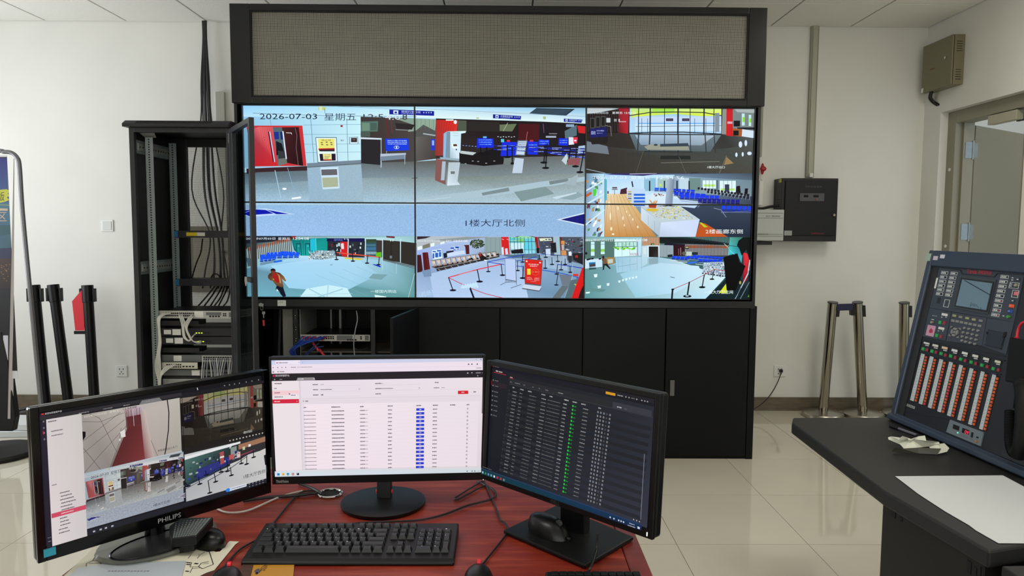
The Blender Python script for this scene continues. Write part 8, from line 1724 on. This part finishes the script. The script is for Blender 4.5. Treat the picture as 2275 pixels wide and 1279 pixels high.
il([(441, 1258), (422, 1259), (426, 1249)]); il([(428, 1260), (422, 1272)]); il([(428, 1262), (444, 1261)]); il([(440, 1232), (448, 1230), (455, 1226)]); il([(438, 1240), (444, 1233)]); il([(418, 1240), (424, 1232)]); il([(450, 1252), (464, 1251)])
il([(191, 1262), (192, 1251), (206, 1245), (222, 1244), (230, 1240), (236, 1236)]); il([(198, 1251), (222, 1251), (226, 1256)]); il([(206, 1245), (210, 1238), (228, 1236)]); il([(222, 1244), (224, 1251)])
il([(414, 1249), (424, 1250)], .004); il([(414, 1253), (423, 1254)], .004); il([(432, 1251), (440, 1252)], .005); il([(412, 1268), (420, 1269)], .004)
m_.build('plan_lines', mat('ink_black', (34, 36, 34), .6), t)
t = sheet('plastic_sleeve', 'grey-white document in a shiny plastic sleeve at the desk corner', 'document', [(120, 1310), (172, 1262), (230, 1252), (300, 1249), (413, 1246), (404, 1282), (398, 1310)], .7530, mat('sleeve_white', (172, 180, 188), .22, spec=.6))
m_ = MB()
for k in range(13): x = 240+k*7.2; il([(x, 1268+(k % 2)*.4), (x+5, 1267.6)], .0035, .7540)
m_.build('blurred_heading', mat('grey_ink', (120, 124, 128), .6), t)
p = onz(492, 1290, .7512); MB().lathe((p[0], p[1], .7516), [(.052, 0), (.054, .001), (.052, .002)], 36).build('leather_coaster', mat('brown_leather', (84, 44, 34), .5), label='round dark brown leather pad under the bottom left mouse', cat='mat')
t = sheet('yellow_booklet', 'yellow and brown booklet tucked under the keyboard front edge', 'booklet', [(558, 1252), (654, 1252), (650, 1300), (540, 1300)], .7515, mat('booklet_yellow', (178, 126, 34), .5), .002)
P = [onz(x, y, .7537) for x, y in ((540, 1252), (564, 1252), (552, 1300), (515, 1300))]; MB().slab(P, (0, 0, .0004)).build('brown_border', mat('booklet_brown', (70, 44, 30), .6, noise=.3, nscale=200), t)
P = [onz(x, y, .7537) for x, y in ((565, 1268), (572, 1263), (577, 1263), (571, 1269), (574, 1274), (568, 1274))]; MB().slab(P, (0, 0, .0004)).build('arrow_emblem', mat('emblem_slate', (70, 70, 84), .5), t)
P = [onz(x, y, .7537) for x, y in ((574, 1267), (582, 1264), (578, 1270), (570, 1276), (567, 1275))]; MB().slab(P, (0, 0, .0004)).build('arrow_emblem', mat('emblem_slate', (70, 70, 84), .5), t)
_bk = onz(640, 1262, .754); flat_text('SSX', mat('booklet_print', (110, 76, 30), .6), 'lettering', t, (_bk[0]-.045, _bk[1]-.012, .7538), (0, 1, 0), (-1, 0, 0), w=.03, h=.012)

# ---------------------------------------------------------------- cables on the desk
def dcab(lab, pts, r=.0026, mt=CABB, z=.752, grp=None):
    P = [onz(q[0], q[1], z+r+(q[2] if len(q) > 2 else 0)) for q in pts]; MB().tube(crom(P), r, 8).build('desk_cable', mt, label=lab, cat='cable', group=grp)
dcab('thick black cable from the left monitor into the chrome grommet', [(540, 1112), (600, 1104), (660, 1100), (700, 1095), (716, 1097), (726, 1099, -.004)], .0042)
dcab('black cable entering the chrome grommet from behind the centre monitor', [(664, 1074), (682, 1079), (700, 1087), (715, 1096, .003), (724, 1101, -.004)], .0035)
dcab('keyboard cord curving from the keyboard corner to the grommet', [(606, 1164), (625, 1140), (648, 1112), (668, 1094), (690, 1089), (708, 1092), (722, 1099, .002)], .0024)
dcab('cream cable curving on the desk left of the grommet', [(482, 1130), (500, 1137), (525, 1138), (555, 1132), (590, 1117), (620, 1104), (650, 1095), (672, 1090)], .0024, CABW)
dcab('long black cord curving from keyboard to behind centre monitor', [(770, 1166), (800, 1161), (870, 1158), (935, 1154), (990, 1141), (1040, 1122), (1086, 1110), (1102, 1100), (1097, 1088), (1080, 1078), (1060, 1068)], .0026)
dcab('thin black cord folded in a narrow triangle loop', [(1075, 1066), (1045, 1084), (1018, 1101), (1010, 1106), (1016, 1109), (1040, 1097), (1062, 1085), (1078, 1078)], .0022)
dcab('mouse cord running from the right mouse to the monitors', [(1073, 1252), (1092, 1228), (1112, 1203), (1124, 1186), (1127, 1170), (1120, 1160), (1110, 1153), (1103, 1130), (1092, 1105), (1080, 1078), (1074, 1064)], .0022)
dcab('mouse cord disappearing under the left end of the keyboard', [(496, 1262), (510, 1244), (530, 1222), (552, 1208), (572, 1198)], .0022)
P = [np.array(onz(1328, 1185, .80)), onz(1326, 1215, .772), onz(1321, 1235, .765), onz(1313, 1258, .7655), onz(1306, 1274, .754)]
MB().tube(crom(P), .0024, 8).build('desk_cable', CABB, label='thin cord lying across the right monitor foot', cat='cable')
